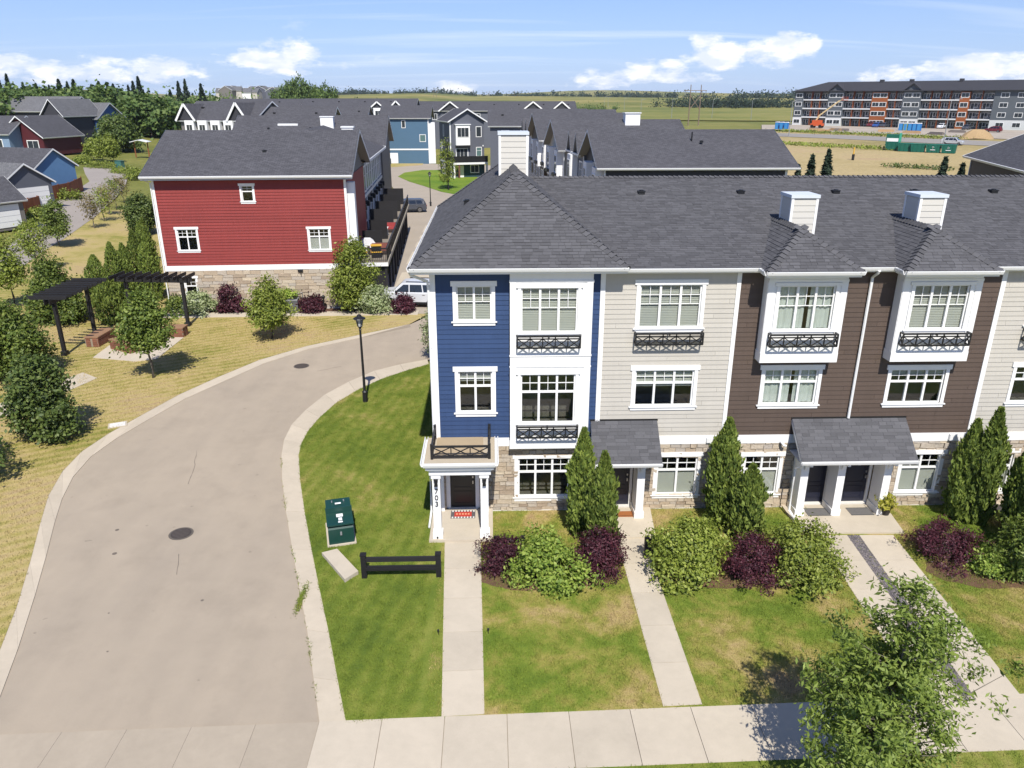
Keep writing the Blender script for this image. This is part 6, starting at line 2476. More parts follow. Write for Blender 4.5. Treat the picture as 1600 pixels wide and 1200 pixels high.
UNITY = [11.6, 17.2, 22.8, 28.4, 34.0]
for k in range(4):
    y0, y1 = UNITY[k], UNITY[k + 1]
    wl = [GREY, GREIGE, STEEL, GREY][k]
    t = thing('townhouse', ['slate grey townhouse with white-strip windows next behind the red house', 'second townhouse behind the red house, chimney on its roof', 'third townhouse behind the red house, partly hidden by decks', 'fourth townhouse behind the red house, before the cross roof'][k], 'house', tuple(RL(0, y0)), RZ, RG)
    L = y1 - y0
    gable_walls(t, .6, 12.3, 0, L, -.1, 9.1, 9.1, wl, 'y')
    m = MB()
    ez, rzz = 9.25, 11.45
    xm = 6.4
    for (xe,) in ((12.9,), (0.0,)):
        sl = math.hypot(xm, rzz - ez)
        m.face([(xe, 0, ez), (xe, L, ez), (xm, L, rzz), (xm, 0, rzz)], [(0, 0), (L, 0), (L, sl), (0, sl)])
    m.build('roof', ROOFM, t, fix=False)
    box('edge_board', t, WHITE2, 12.84, 12.98, 0, L, ez - .22, ez - .02)
    box('edge_board', t, WHITE2, -.08, .06, 0, L, ez - .22, ez - .02)
    box('band_board', t, WHITE2, 12.3, 12.38, 0, L, 5.95, 6.2)
    fr = FR_R(12.3)
    box('party_trim', t, WHITE, -.08, .08, -.06, .0, 3.0, 9.0, fr)
    for (a, b) in ((.5, 1.5), (2.2, 3.2), (4.0, 5.0)):
        win2(t, a, b, 6.5, 8.5, 0, fr, 1, trim=.14)
    win2(t, .8, 2.4, 3.3, 5.3, 0, fr, 2, trim=.14, bars=False)
    win2(t, 3.6, 4.8, 4.0, 5.3, 0, fr, 1, trim=.14)
    win2(t, .8, 4.4, .2, 2.3, 0, fr, 1, pane=WHITE2, trim=.1, bars=False)
    m = MB()
    for yy in (.6, 3.4):
        m.box(12.3, 12.75, yy, yy + .5, 5.3, 5.75)
    m.build('flower_box', BLACK, t)
    if k in (0, 2):
        c = MB()
        c.box(9.5, 10.6, 2.0, 3.0, 9.6, 11.5)
        c.build('chimney', WHITE, t)
        c = MB()
        c.box(9.42, 10.68, 1.92, 3.08, 11.5, 11.62)
        c.build('chimney_cap', WHITE2, t)
    vent(t, (10.6, 4.0, 10.1))
    # deck
    box('deck', t, M('deck_boards', (0.22, 0.19, 0.155), 0.85, 0.15, 2, 0.15, 20), 12.38, 15.1, 0, L, 2.85, 3.0)
    box('deck_beam', t, M('weathered_beam', (0.30, 0.27, 0.22), 0.85, 0.15, 2, 0.15, 20), 15.1, 15.2, 0, L, 2.72, 3.02)
    m = MB()
    m.box(15.06, 15.14, .0, L, 3.95, 4.05)
    for q in range(int(L / .14)):
        m.box(15.085, 15.115, q * .14, q * .14 + .03, 3.02, 3.95)
    m.build('deck_railing', BLACK, t)
    box('privacy_screen', t, BLACKW, 12.5, 14.6, L - .12, L - .06, 3.0, 4.75)
    for yy in (.1, L / 2):
        box('deck_post', t, BLACKW, 14.9, 15.06, yy, yy + .16, 0, 2.85)
# end deck of the red house itself
t = thing('deck', 'black-railed raised deck at the red house corner, loaded with storage', 'deck', tuple(RL(12.75, 1.6)), RZ)
box('deck_floor', t, MATS['deck_boards'], 0, 2.35, 0, 9.9, 2.85, 3.0)
box('deck_beam', t, WHITE2, .0, 2.42, -.08, 0, 2.72, 2.98)
box('deck_beam', t, MATS['weathered_beam'], 2.35, 2.45, 0, 9.9, 2.72, 3.02)
m = MB()
m.box(2.31, 2.39, 0, 9.9, 3.95, 4.05)
for q in range(70):
    m.box(2.335, 2.365, q * .14, q * .14 + .03, 3.02, 3.95)
m.box(0, 2.4, -.04, .04, 3.95, 4.05)
for q in range(17):
    m.box(q * .14, q * .14 + .03, -.015, .015, 3.0, 3.95)
m.build('deck_railing', BLACK, t)
for yy in (.1, 3.3, 6.5, 9.5):
    box('deck_post', t, BLACKW, 2.15, 2.31, yy, yy + .16, 0, 2.85)
box('shade_panel', t, BLACKW, .1, 2.2, .25, .30, 0, 2.7)  # black panel standing in for the dark shade beneath the deck
for yy in (4.4, 9.8):
    box('privacy_screen', t, BLACKW, .2, 1.7, yy, yy + .06, 3.0, 4.6)
# clutter on the decks
TOTE = M('black_tote', (0.02, 0.02, 0.022), 0.5)
YEL = M('yellow_lid', (0.62, 0.36, 0.05), 0.5)


def tote(x, y, z, lab):
    t = thing('storage_tote', lab, 'tote', tuple(RL(x, y, z)), RZ + .1, 'storage totes on the deck')
    m = MB()
    m.v += [(-.32, -.22, 0), (.32, -.22, 0), (.32, .22, 0), (-.32, .22, 0), (-.38, -.27, .42), (.38, -.27, .42), (.38, .27, .42), (-.38, .27, .42)]
    m.f += [(0, 1, 2, 3), (4, 5, 6, 7), (0, 1, 5, 4), (1, 2, 6, 5), (2, 3, 7, 6), (3, 0, 4, 7)]
    m.uv += [None] * 6
    m.build('bin', TOTE, t)
    box('lid', t, YEL, -.41, .41, -.30, .30, .42, .48)


tote(13.15, 3.3, 3.0, 'black tote with yellow lid nearest the red wall')
tote(14.2, 3.4, 3.0, 'lower black tote with yellow lid in the stack')
tote(14.2, 3.4, 3.48, 'upper black tote with yellow lid on top of the stack')


def patio_sofa(x, y, lab, col):
    t = thing('patio_sofa', lab, 'sofa', tuple(RL(x, y, 3.0)), RZ, 'patio seats on the decks')
    fm = M('wicker', (0.05, 0.035, 0.03), 0.8)
    box('base', t, fm, -.8, .8, -.4, .4, .08, .3)
    for s in (-1, 1):
        box('arm', t, fm, s * .8 - .08, s * .8 + .08, -.4, .4, .3, .62)
        box('cushion', t, col, s * .36 - .35, s * .36 + .35, -.36, .2, .3, .46)
    box('back', t, fm, -.8, .8, .28, .42, .3, .8)
    box('cushion', t, col, -.7, .7, .16, .28, .46, .8)


patio_sofa(14.3, 4.8, 'brown cushioned patio sofa behind the totes', M('brown_cushion', (0.20, 0.075, 0.06), 0.9, .2, 8, .2, 40))
patio_sofa(14.2, 15.0, 'red cushioned patio sofa on the second deck', M('red_cushion', (0.30, 0.05, 0.05), 0.9, .2, 8, .2, 40))


def covered_grill(x, y, lab, mat, s=1.0):
    t = thing('covered_barbecue', lab, 'barbecue', tuple(RL(x, y, 3.0)), RZ + .2, 'covered barbecues on the decks')
    m = MB()
    m.prism([(-.6, 0), (-.62, .75), (-.4, 1.05), (-.2, 1.15), (.25, 1.13), (.45, .98), (.62, .72), (.6, 0)], -.3 * s, .3 * s)
    m.build('cover', mat, t)
    m = MB()
    for k in range(6):
        m.box(-.5 + k * .2, -.47 + k * .2, -.32 * s, -.3 * s, 0, .7)
    m.build('cover_folds', mat, t)


covered_grill(13.4, 5.2, 'white-covered barbecue on the end deck', M('white_tarp', (0.72, 0.72, 0.73), 0.6, .05, 4, .05, 20))
covered_grill(13.6, 20.0, 'olive-grey covered barbecue on the third deck', M('olive_tarp', (0.14, 0.14, 0.11), 0.8, .1, 4, .1, 20))
t = thing('rain_barrel', 'dark blue barrel against the red house deck wall', 'barrel', tuple(RL(13.0, 4.1, 3.0)), 0)
MB().tube([(0, 0, 0), (0, 0, .3), (0, 0, .6), (0, 0, .9)], [.26, .30, .30, .26], 14).build('drum', M('navy_plastic', (0.02, 0.05, 0.14), 0.4), t)
MB().tube([(0, 0, .9), (0, 0, .94)], .2, 14).build('lid', BLACK, t)
t = thing('patio_table', 'white patio table with box on the second deck', 'table', tuple(RL(13.8, 13.0, 3.0)), RZ)
box('table_top', t, WHITE, -.6, .6, -.4, .4, .68, .73)
for sx in (-1, 1):
    for sy in (-1, 1):
        box('leg', t, WHITE, sx * .52 - .03, sx * .52 + .03, sy * .34 - .03, sy * .34 + .03, 0, .68)
t = thing('cooler_box', 'white cooler standing on the patio table', 'cooler', tuple(RL(13.9, 13.0, 3.73)), RZ)
box('box', t, WHITE2, -.3, .3, -.2, .2, 0, .32)
box('lid', t, WHITE, -.32, .32, -.22, .22, .32, .4)
# air conditioner and small lamp in the bed
t = thing('air_conditioner', 'grey cylindrical-topped air conditioner by the red house wall', 'air conditioner', tuple(RL(8.55, -.75, .06)), RZ)
box('cabinet', t, GALV, -.42, .42, -.42, .42, .05, .95)
m = MB()
for q in range(9):
    m.box(-.43, .43, -.43, -.42, .15 + q * .085, .19 + q * .085)
    m.box(.42, .43, -.42, .42, .15 + q * .085, .19 + q * .085)
m.build('louvres', BLACK, t)
MB().tube([(0, 0, .95), (0, 0, 1.02)], [.36, .34], 18).build('fan_guard', BLACK, t)
t = thing('bollard_light', 'short black bollard light in the red house bed', 'bollard', tuple(RL(10.7, -.7, .06)), 0)
MB().tube([(0, 0, 0), (0, 0, .9)], .05, 8).build('post', BLACK, t)
MB().tube([(0, 0, .9), (0, 0, 1.05), (0, 0, 1.15)], [.11, .13, .04], 10).build('head', BLACK, t)

# far end block of that row: cross roof
t = thing('townhouse', 'townhouse block with broad cross roof behind the red row, two white chimneys', 'house', tuple(RL(-3.5, 34.0)), RZ, RG)
gable_walls(t, 0, 16.0, 0, 12.0, -.1, 9.6, 12.3, GREIGE, 'x')
gable_roof(t, 0, 16.0, 0, 12.0, 9.6, 12.35, 'x', .6, .5)
for (xx, yy) in ((9.2, 2.6),):
    box('chimney', t, WHITE, xx, xx + 1.4, yy, yy + 1.1, 10.5, 12.2)
    box('chimney_cap', t, WHITE2, xx - .06, xx + 1.46, yy - .06, yy + 1.16, 12.2, 12.3)
box('skylight', t, WHITE2, 4.3, 6.5, 3.7, 4.4, 11.2, 11.5)
for xx in (3.4, 8.0):
    vent(t, (xx, 3.0, 11.05))
win2(t, 2.0, 3.2, 6.8, 8.2, 12.0, FR_R(4.0), 1)

# ------------------------------------------------------------------ row right of the lane, seen over the main roof
LG = 'townhouses of the row behind the near roof'
LRZ = R(3.2)
LM = Matrix.Translation((11.3, 39.0, 0)) @ Matrix.Rotation(LRZ, 4, 'Z')


def dormer(t, yc, w, ez, apex, wall, depth=4.0, proj=.5):
    """Small street-side gable, ridge running back into the roof."""
    gable_roof(t, -proj + .35, depth, yc - w / 2 + .2, yc + w / 2 - .2, ez, apex, 'x', .25, .35, None, None, 'gable_roof', .12)
    m = MB()
    m.face([(-proj + .36, yc - w / 2 + .2, ez - .1), (-proj + .36, yc + w / 2 - .2, ez - .1), (-proj + .36, yc, apex - .12)])
    m.build('gable', wall, t, fix=False)


def street_face(t, L, y0, bays):
    """Windows, bays and trim on the lane side (local -x)."""
    fr = FR_L(0)
    box('party_trim', t, WHITE, -y0 - .12, -y0 + .12, -.08, 0, .2, 8.9, fr)
    q = y0 + .9
    k = 0
    while q < y0 + L - 1.8:
        if k % 2 == bays:
            box('bay', t, WHITE, -.75, 0, q - .3, q + 1.9, 5.7, 8.8)
            win2(t, -q - 1.6, -q, 6.5, 8.2, -.75, fr, 2, trim=.08)
            m = MB()
            m.box(-1.05, -.75, q - .1, q + 1.7, 6.0, 6.35)
            m.build('flower_box', BLACK, t)
            win2(t, -q - 1.6, -q, 3.3, 5.1, 0, fr, 2, trim=.15)
        else:
            win2(t, -q - 1.5, -q, 6.4, 8.2, 0, fr, 2, trim=.15)
            win2(t, -q - 1.5, -q, 3.3, 5.1, 0, fr, 2, trim=.15)
        box('door' if k % 3 == 1 else 'garden_window', t, DOORM if k % 3 == 1 else PANE, -q - 1.2, -q - .2, -.05, -.002, .2, 2.2, fr)
        q += 3.1
        k += 1


def cross_unit(y0, L, W_, ez, rz_, wall, lab, chim=None):
    t = thing('townhouse', lab, 'house', tuple(LM @ Vector((0, y0, 0))), LRZ if y0 else 0.0, LG)
    gable_walls(t, 0, W_, 0, L, -.1, ez - .1, rz_ - .1, wall, 'x')
    gable_roof(t, 0, W_, 0, L, ez, rz_, 'x', .6, .8)
    street_face(t, L, 0, 0)
    if chim:
        box('chimney', t, WHITE, chim[0], chim[0] + 1.7, chim[1], chim[1] + 1.2, rz_ - 1.2, rz_ + .65)
        box('chimney_cap', t, WHITE2, chim[0] - .1, chim[0] + 1.8, chim[1] - .1, chim[1] + 1.3, rz_ + .65, rz_ + .75)
    return t


def mid_unit(y0, L, wall, lab, dorm, rz_=11.2):
    t = thing('townhouse', lab, 'house', tuple(LM @ Vector((.5, y0, 0))), LRZ, LG)
    m = MB()
    m.box(0, 13, 0, L, -.1, 9.0)
    m.build('wall', wall, t)
    m = MB()
    sl = math.hypot(6.9, rz_ - 9.05)
    for xe in (-.4, 13.4):
        m.face([(xe, 0, 9.05), (xe, L, 9.05), (6.5, L, rz_), (6.5, 0, rz_)], [(0, 0), (L, 0), (L, sl), (0, sl)])
    m.build('roof', ROOFM, t, fix=False)
    box('edge_board', t, WHITE2, -.5, -.36, 0, L, 8.86, 9.04)
    street_face(t, L, 0, 1)
    for (yc, w, ap) in dorm:
        dormer(t, yc, w, 9.2, ap, wall)
    vent(t, (3.4, L * .5, 9.05 + (rz_ - 9.05) * .55 + .08))
    return t


t = cross_unit(0, 13.0, 14.9, 9.15, 11.62, CHARC, 'end townhouse with broad dark roof right behind the near roof ridge')
gutter(t, (-.8, -.62, 8.80), (15.7, -.62, 8.80), (0, -1, 0))
box('corner_board', t, WHITE, 14.72, 14.92, -.03, .1, 3, 8.8)
vent(t, (8.6, 3.6, 10.75))
MB().tube([(7.9, 4.2, 10.6), (7.9, 4.2, 11.5)], .06, 8).build('vent_pipe', BLACK, t)
mid_unit(13.0, 9.5, GREY, 'slate townhouse with two small gables behind the end block', ((2.4, 3.0, 11.0), (6.8, 3.0, 11.0)))
cross_unit(22.5, 12.0, 13.5, 9.2, 11.9, BEIGE, 'beige cross-gabled townhouse with a white chimney, second in the receding row', (7.6, 4.6))
mid_unit(34.5, 6.0, GREY, 'slate townhouse tucked before the big far gable', ((3.0, 3.4, 11.0),))
cross_unit(40.5, 15.0, 13.0, 9.3, 12.3, BROWN, 'brown townhouse under the big pointed gable in the receding row')
mid_unit(55.5, 20.0, STEEL, 'long townhouse run with three tiny gables in the receding row', ((3.2, 3.2, 11.0), (9.2, 3.2, 11.0), (15.2, 3.2, 11.0)), 11.6)
cross_unit(75.5, 12.0, 12.0, 9.4, 12.4, GREY, 'farthest cross-gabled townhouse beside the balcony house')

# ------------------------------------------------------------------ grey house with the balcony, and the steel-blue end house
t = thing('townhouse', 'slate grey gabled house with white bay and black balcony beside the green island', 'house', (-5.5, 124.5, 0), R(16), 'far townhouses round the island')
gable_walls(t, 0, 6.6, 0, 9.0, -.1, 10.3, 12.2, GREY, 'y')
gable_roof(t, 0, 6.6, 0, 9.0, 10.4, 12.35, 'y', .5, .6)
box('corner_board', t, WHITE, -.04, .16, -.05, .05, 0, 10.2)
box('bay', t, WHITE, 1.0, 3.7, -.7, 0, 5.9, 9.5)
box('bay_roof', t, WHITE2, .85, 3.85, -.85, 0, 9.5, 9.65)
box('bay_underside', t, BLACK, 1.0, 3.7, -.7, 0, 5.5, 5.9)
win2(t, 1.3, 3.4, 7.4, 9.0, -.7, ID, 3, trim=.08, bars=False)
win2(t, 5.1, 6.0, 7.4, 9.1, 0, ID, 1, bars=False)
win2(t, 1.2, 3.3, 3.3, 5.2, 0, ID, 3, trim=.16, bars=False)
win2(t, 5.1, 6.0, 3.9, 5.4, 0, ID, 1, pane=PANEG)
box('balcony_floor', t, WHITE, .1, 6.8, -1.8, 0, 2.5, 2.85)
m = MB()
m.box(.1, 6.8, -1.8, -1.74, 2.9, 4.0).box(.1, .16, -1.74, 0, 2.9, 4.0)
m.build('balcony_guard', BLACK, t)
for q in range(1, 8):
    box('baluster', t, BLACKW, .1 + q * .84, .16 + q * .84, -1.83, -1.8, 2.9, 4.05)
for xx in (.15, 1.1, 6.5):
    box('porch_post', t, M('brick_pier', (0.14, 0.06, 0.045), 0.9) if xx == 1.1 else WHITE, xx, xx + .3, -1.7, -1.4, 0, 2.5)
box('porch_wall', t, M('teal_wall', (0.025, 0.06, 0.075), 0.7), 1.4, 6.6, -.06, -.004, 0, 2.5)
box('door', t, WHITE, 1.5, 2.5, -.12, -.06, 0, 2.2)
win2(t, 3.9, 5.4, .9, 2.2, -.06, ID, 2, bars=False)
fr = FR_L(0)
win2(t, -5.6, -5.0, 7.4, 9.3, 0, fr, 1, pane=GREY, bars=False)
win2(t, -2.2, -1.5, 3.9, 5.6, 0, fr, 1)
win2(t, -7.6, -6.9, 4.4, 6.1, 0, fr, 1)
box('band_board', t, WHITE, -9.0, 0, -.05, 0, 2.5, 2.8, fr)
win2(t, -7.2, -5.0, .3, 2.1, 0, fr, 2)
box('wall_lamp', t, WHITE2, 6.25, 6.45, -.15, 0, 5.6, 5.85)
t = thing('townhouse', 'steel-blue end house with three small windows beyond the curve', 'house', (-22.6, 158.0, 0), 0, 'far townhouses round the island')
gable_walls(t, 0, 10.6, 0, 12, -.1, 10.1, 12.4, STEEL, 'x')
gable_roof(t, 0, 10.6, 0, 12, 10.15, 12.6, 'x', .5, .6)
box('band_board', t, WHITE, 0, 10.6, -.06, 0, 3.0, 3.3)
box('corner_board', t, WHITE, 10.45, 10.65, -.06, .1, 0, 10.1)
win2(t, 4.6, 5.3, 7.9, 9.4, 0, ID, 1, bars=False)
win2(t, 8.6, 9.8, 4.9, 6.3, 0, ID, 1, pane=PANEG, bars=False)
m = MB()
m.box(10.6, 12.0, .3, 1.2, 0, 9.0)
m.build('side_bay', WHITE, t)
box('storage_box', t, M('blue_grey_bin', (0.06, 0.10, 0.14), 0.6), .2, 1.8, -1.4, -.4, 0, 1.2)
box('garden_gate', t, WHITE, 0, 3.4, -.25, -.2, .1, 2.4)
# ------------------------------------------------------------------ distant rows in the middle
FG = 'distant rows of dark-roofed townhouses'


def far_row(label, xa, ya, L, D, ez, rz_, wall, rot=0.0, gables=(), whites=(), z=None, wins=True):
    z = terrain(xa, ya) if z is None else z
    t = thing('townhouse_row', label, 'house', (xa, ya, z), rot, FG)
    gable_walls(t, 0, L, 0, D, -.3, ez, rz_ - .05, wall, 'x')
    gable_roof(t, 0, L, 0, D, ez, rz_, 'x', .5, .4)
    for (gx, w, hh) in gables:
        m = MB()
        m.face([(gx - w / 2 + .3, -.5, ez - .1), (gx + w / 2 - .3, -.5, ez - .1), (gx, -.5, ez + hh - .25)])
        m.build('gable', CHARC, t, fix=False)
        m = MB()
        for s in (-1, 1):
            m.face([(gx + s * w / 2, -.9, ez - .25), (gx, -.9, ez + hh), (gx, D / 2, ez + hh), (gx + s * w / 2, D / 2, ez - .25)], [(0, 0), (2, 0), (2, 4), (0, 4)])
        m.build('gable_roof', ROOFM, t, fix=False)
        m = MB()
        for s in (-1, 1):
            m.bar((gx + s * w / 2, -.92, ez - .3), (gx, -.92, ez + hh - .05), .06, .34)
        m.build('bargeboard', WHITE, t)
    for (wx, w) in whites:
        box('bay', t, WHITE, wx, wx + w, -.8, 0, 2.5, ez - .2)
        win2(t, wx + w * .2, wx + w * .8, ez - 2.6, ez - .9, -.8, ID, 2, trim=.05, bars=False)
        win2(t, wx + w * .2, wx + w * .8, ez - 5.6, ez - 3.9, -.8, ID, 2, trim=.05, bars=False)
    if wins:
        q = 2.0
        while q < L - 2:
            if not any(wx - 1.5 < q < wx + w + .5 for wx, w in whites):
                win2(t, q, q + 1.2, ez - 2.4, ez - 1.0, 0, ID, 2, bars=False)
            q += 4.0
    for q in range(2, int(L), 7):
        box('roof_vent', t, BLACK, q, q + .4, D * .28, D * .28 + .4, ez + (rz_ - ez) * .56 - .05, ez + (rz_ - ez) * .56 + .3)
    return t


far_row('far row with three white-edged gables below the horizon fields', -20, 200, 46, 13, 10.4, 12.7, GREY, 0, ((11, 6.5, 2.2), (34, 6.5, 2.2), (42, 6, 2.2)), (), None)
far_row('far row with small white dormers, left of the gabled far row', -48, 192, 30, 13, 10.2, 12.4, GREY, 0, ((20, 4, 1.4), (25, 3.6, 1.6)), ((19, 2.4), (24, 2.4)), None)
far_row('dark-roofed row ending in one white gable beside the field', 2, 113, 22, 12, 9.9, 12.3, GREY, 0, ((19.2, 5.4, 1.9),), (), 0)
far_row('plain dark-roofed row above the red house chimney', -50, 150, 25, 13, 9.6, 12.6, GREIGE, 0, (), (), 0)
far_row('long dark roof at the foot of the far trees', -72, 196, 50, 13, 9.6, 11.8, GREY, 0, (), (), 2.2)
far_row('grey block with row of white bays left above the red roof', -50, 112, 13.5, 12, 9.4, 12.2, GREIGE, R(-14), ((1.5, 3.6, 2.4), (11.0, 3.8, 2.6)), ((1.2, 1.7), (3.6, 1.7), (6.0, 1.7), (8.4, 1.7), (10.6, 1.7)), 1.5, False)
far_row('grey-brown block end beside the white bays', -36.4, 108.6, 12, 11, 9.0, 11.6, GREIGE, 0, (), (), 1.2, False)

# brown-walled house at the right edge
P1, P2 = G(1505, 241, 9.3), G(1590, 262, 9.3)
d_ = P2 - P1
rz_b = math.atan2(d_.y, d_.x)
t = thing('townhouse', 'dark brown house with grey shingle roof cut off by the picture edge', 'house', (P1.x, P1.y, 0), rz_b)
gable_walls(t, .7, 18, .6, 13, -.1, 9.3, 11.9, BROWN, 'x')
gable_roof(t, .7, 18, .6, 13, 9.45, 12.1, 'x', .6, .6)
box('corner_board', t, WHITE2, .66, .8, .54, .7, 0, 9.2)
vent(t, (5.6, 4.2, 11.15))

# ------------------------------------------------------------------ houses and garages on the left
NG = 'bungalows beyond the alley'


def bungalow(px, py, w, d, ez, rz_, wall, rot, label, axis='x', roof=None, wins=(), extra=None, hip=False):
    p = GT(px, py)
    t = thing('bungalow', label, 'house', (p.x, p.y, p.z - .2), rot, NG)
    if hip:
        m = MB()
        m.box(0, w, 0, d, -.3, ez)
        m.build('wall', wall, t)
        hip_roof(t, 0, w, 0, d, ez, rz_ - ez, .5, roof)
    else:
        gable_walls(t, 0, w, 0, d, -.3, ez, rz_, wall, axis)
        gable_roof(t, 0, w, 0, d, ez + .08, rz_ + .1, axis, .5, .5, roof)
    for (a, b, c, e) in wins:
        win2(t, a, b, c, e, 0, ID, 2, bars=False, trim=.14)
    if extra:
        extra(t)
    return t


def patio_doors(t):
    box('corner_board', t, WHITE, 0, .15, -.05, .03, 0, 2.8)


bungalow(6, 238, 9.0, 10, 3.2, 6.6, MAROON, R(-12), 'maroon gabled house with white patio doors beyond the red fence', 'y', ROOFM, ((.8, 2.8, .1, 2.2), (5.6, 7.8, .5, 2.3)), patio_doors)
bungalow(-60, 236, 10, 10, 3.4, 6.2, M('pale_blue_siding', (0.20, 0.28, 0.38), 0.7), R(-8), 'pale blue house at the picture edge beside the maroon one', 'x', ROOFM, ((6.5, 8.5, .5, 2.2),))
bungalow(76, 228, 4.6, 12, 6.6, 9.4, CHARC, R(-10), 'tall charcoal house between the maroon and blue houses', 'y', ROOFL, ((1.2, 2.6, 4.6, 6.0), (3.4, 4.2, 4.8, 5.8), (1.4, 3.6, .6, 2.4)))
bungalow(-30, 215, 24, 10, 6.4, 9.4, CHARC, R(-8), 'long pale-roofed house behind the maroon gable', 'x', ROOFL, ())
bungalow(112, 224, 7.0, 10, 5.6, 8.6, M('cobalt_siding', (0.04, 0.10, 0.26), 0.6), R(-8), 'cobalt blue house with pale shingle roof', 'x', ROOFL, ((5.2, 6.2, .6, 2.2),))
bungalow(62, 190, 16, 12, 5.5, 9.0, GREIGE, R(-8), 'far hipped-roof house before the wood, left of the blue house', 'x', ROOFM, (), None, True)
bungalow(150, 196, 18, 13, 5.0, 9.0, GREIGE, R(-8), 'far hipped-roof house before the wood, right of the blue house', 'x', ROOFM, (), None, True)
bungalow(-10, 188, 12, 10, 6.2, 9.8, MAROON, R(-10), 'far maroon gable at the picture edge below the spruces', 'y', ROOFM, ((4, 6, 3.5, 5),))


def garage(px, py, w, d, ez, rz_, wall, rot, label, roof=None, axis='x', door_face=None, dz=2.2):
    p = GT(px, py)
    t = thing('garage', label, 'garage', (p.x, p.y, p.z - .1), rot, 'garages along the alley')
    gable_walls(t, 0, w, 0, d, -.3, ez, rz_, wall, axis)
    gable_roof(t, 0, w, 0, d, ez + .06, rz_ + .1, axis, .35, .35, roof, th=.12)
    fr = {'R': FR_R(w), 'F': ID}[door_face or 'R']
    n = 4
    a, b = (.5, (d if door_face != 'F' else w) - .5)
    dd = box('overhead_door', t, WHITE2, a, b, -.05, -.005, 0, dz, fr)
    inv = MTX[dd.name].inverted()
    for k in range(1, n):
        box('door_joint', dd, M('door_joint_grey', (0.35, 0.36, 0.38), .6), a, b, -.056, -.051, k * dz / n - .015, k * dz / n + .015, inv @ fr)
    box('corner_board', t, WHITE, -.08, .04, -.05, .03, 0, ez, fr)
    box('light', t, BLACK, a - .4, a - .25, -.15, 0, dz, dz + .3, fr)
    return t


garage(-112, 358, 5.4, 6.5, 2.7, 4.6, GREIGE, R(-28), 'pale grey garage with white door at the picture edge', ROOFM, 'y', 'R')
garage(-60, 322, 7.6, 6.2, 2.8, 4.8, GREY, R(-26), 'grey-roofed garage behind a cedar fence', ROOFL, 'x', 'R')
garage(-30, 292, 10.5, 6.2, 2.9, 5.0, M('garage_blue', (0.10, 0.20, 0.36), .6), R(-22), 'wide dark-roofed garage with blue wall', ROOFM, 'x', 'F', 1.9)


def fence(px0, py0, px1, py1, h, label, mat=None, gap=.0):
    a, b = GT(px0, py0), GT(px1, py1)
    d = b - a
    L = math.hypot(d.x, d.y)
    t = thing('board_fence', label, 'fence', tuple(a), math.atan2(d.y, d.x), 'cedar fences on the left')
    mat = mat or WOODF
    sh = d.z / L
    n = max(3, int(L / .28))
    for i in range(n):
        x0 = i * L / n
        box('board', t, mat, x0 + .008 + gap / 2, x0 + L / n - .008 - gap / 2, -.02, .02, sh * x0 - .1, sh * x0 + h)
    k = max(2, int(L / 2.4))
    for i in range(k + 1):
        x0 = i * L / k
        box('post', t, mat, x0 - .06, x0 + .06, .021, .14, sh * x0 - .1, sh * x0 + h + .08)
    for z in (.3, h - .3):
        m = MB()
        m.bar((0, .05, z), (L, .05, z + d.z), .05, .09)
        m.build('rail', mat, t)
    return t


fence(80, 315, 112, 308, 1.85, 'cedar board fence panel beside the blue garage')
fence(112, 308, 131, 298, 1.85, 'cedar board fence turning along the alley')
fence(34, 338, 64, 330, 1.7, 'cedar board fence between the two garages')
fence(64, 330, 75, 322, 1.7, 'cedar board fence return at the grey garage corner')
fence(-2, 352, 14, 352, 1.6, 'cedar board fence at the picture edge below the garage')
fence(0, 241, 52, 240, 1.5, 'red fence of the maroon house garden')
fence(95, 240, 132, 236, 1.2, 'thin red open fence behind the saplings', None, .22)
fence(52, 238, 96, 234, 1.0, 'red deck skirt fence by the charcoal house')

p = GT(190, 264)
t = thing('transformer', 'green utility box on a pale pad beside the alley end', 'transformer', tuple(p), R(-15))
box('pad', t, CONC, -1.2, 1.6, -.6, .8, 0, .15)
box('cabinet', t, M('teal_green_enamel', (0.05, 0.14, 0.12), .5), -.8, .4, -.45, .45, .15, 1.3)
box('lid', t, M('teal_green_enamel', (0.05, 0.14, 0.12), .5), -.85, .45, -.5, .5, 1.3, 1.38)
p = GT(226, 360)
t = thing('utility_pedestal', 'pale green utility pedestal by the red house side', 'pedestal', tuple(p), 0)
box('cabinet', t, M('pale_green_enamel', (0.30, 0.38, 0.34), .5), -.7, .6, -.4, .4, 0, 1.0)
box('lid', t, M('pale_green_enamel', (0.30, 0.38, 0.34), .5), -.75, .65, -.45, .45, 1.0, 1.08)
p = GT(213, 246)
t = thing('canopy', 'white garden canopy on a rust post behind the red roof corner', 'canopy', tuple(p), 0)
MB().tube([(0, 0, 0), (0, 0, 3.0)], .12, 8).build('post', WOODF, t)
MB().tube([(2.6, 0, 0), (2.6, 0, 3.0)], .12, 8).build('post', WOODF, t)
m = MB()
m.prism([(-.4, 2.9), (1.3, 3.3), (3.0, 2.9), (3.0, 3.0), (1.3, 3.4), (-.4, 3.0)], -1.1, 1.1)
m.build('canopy_top', WHITE2, t)

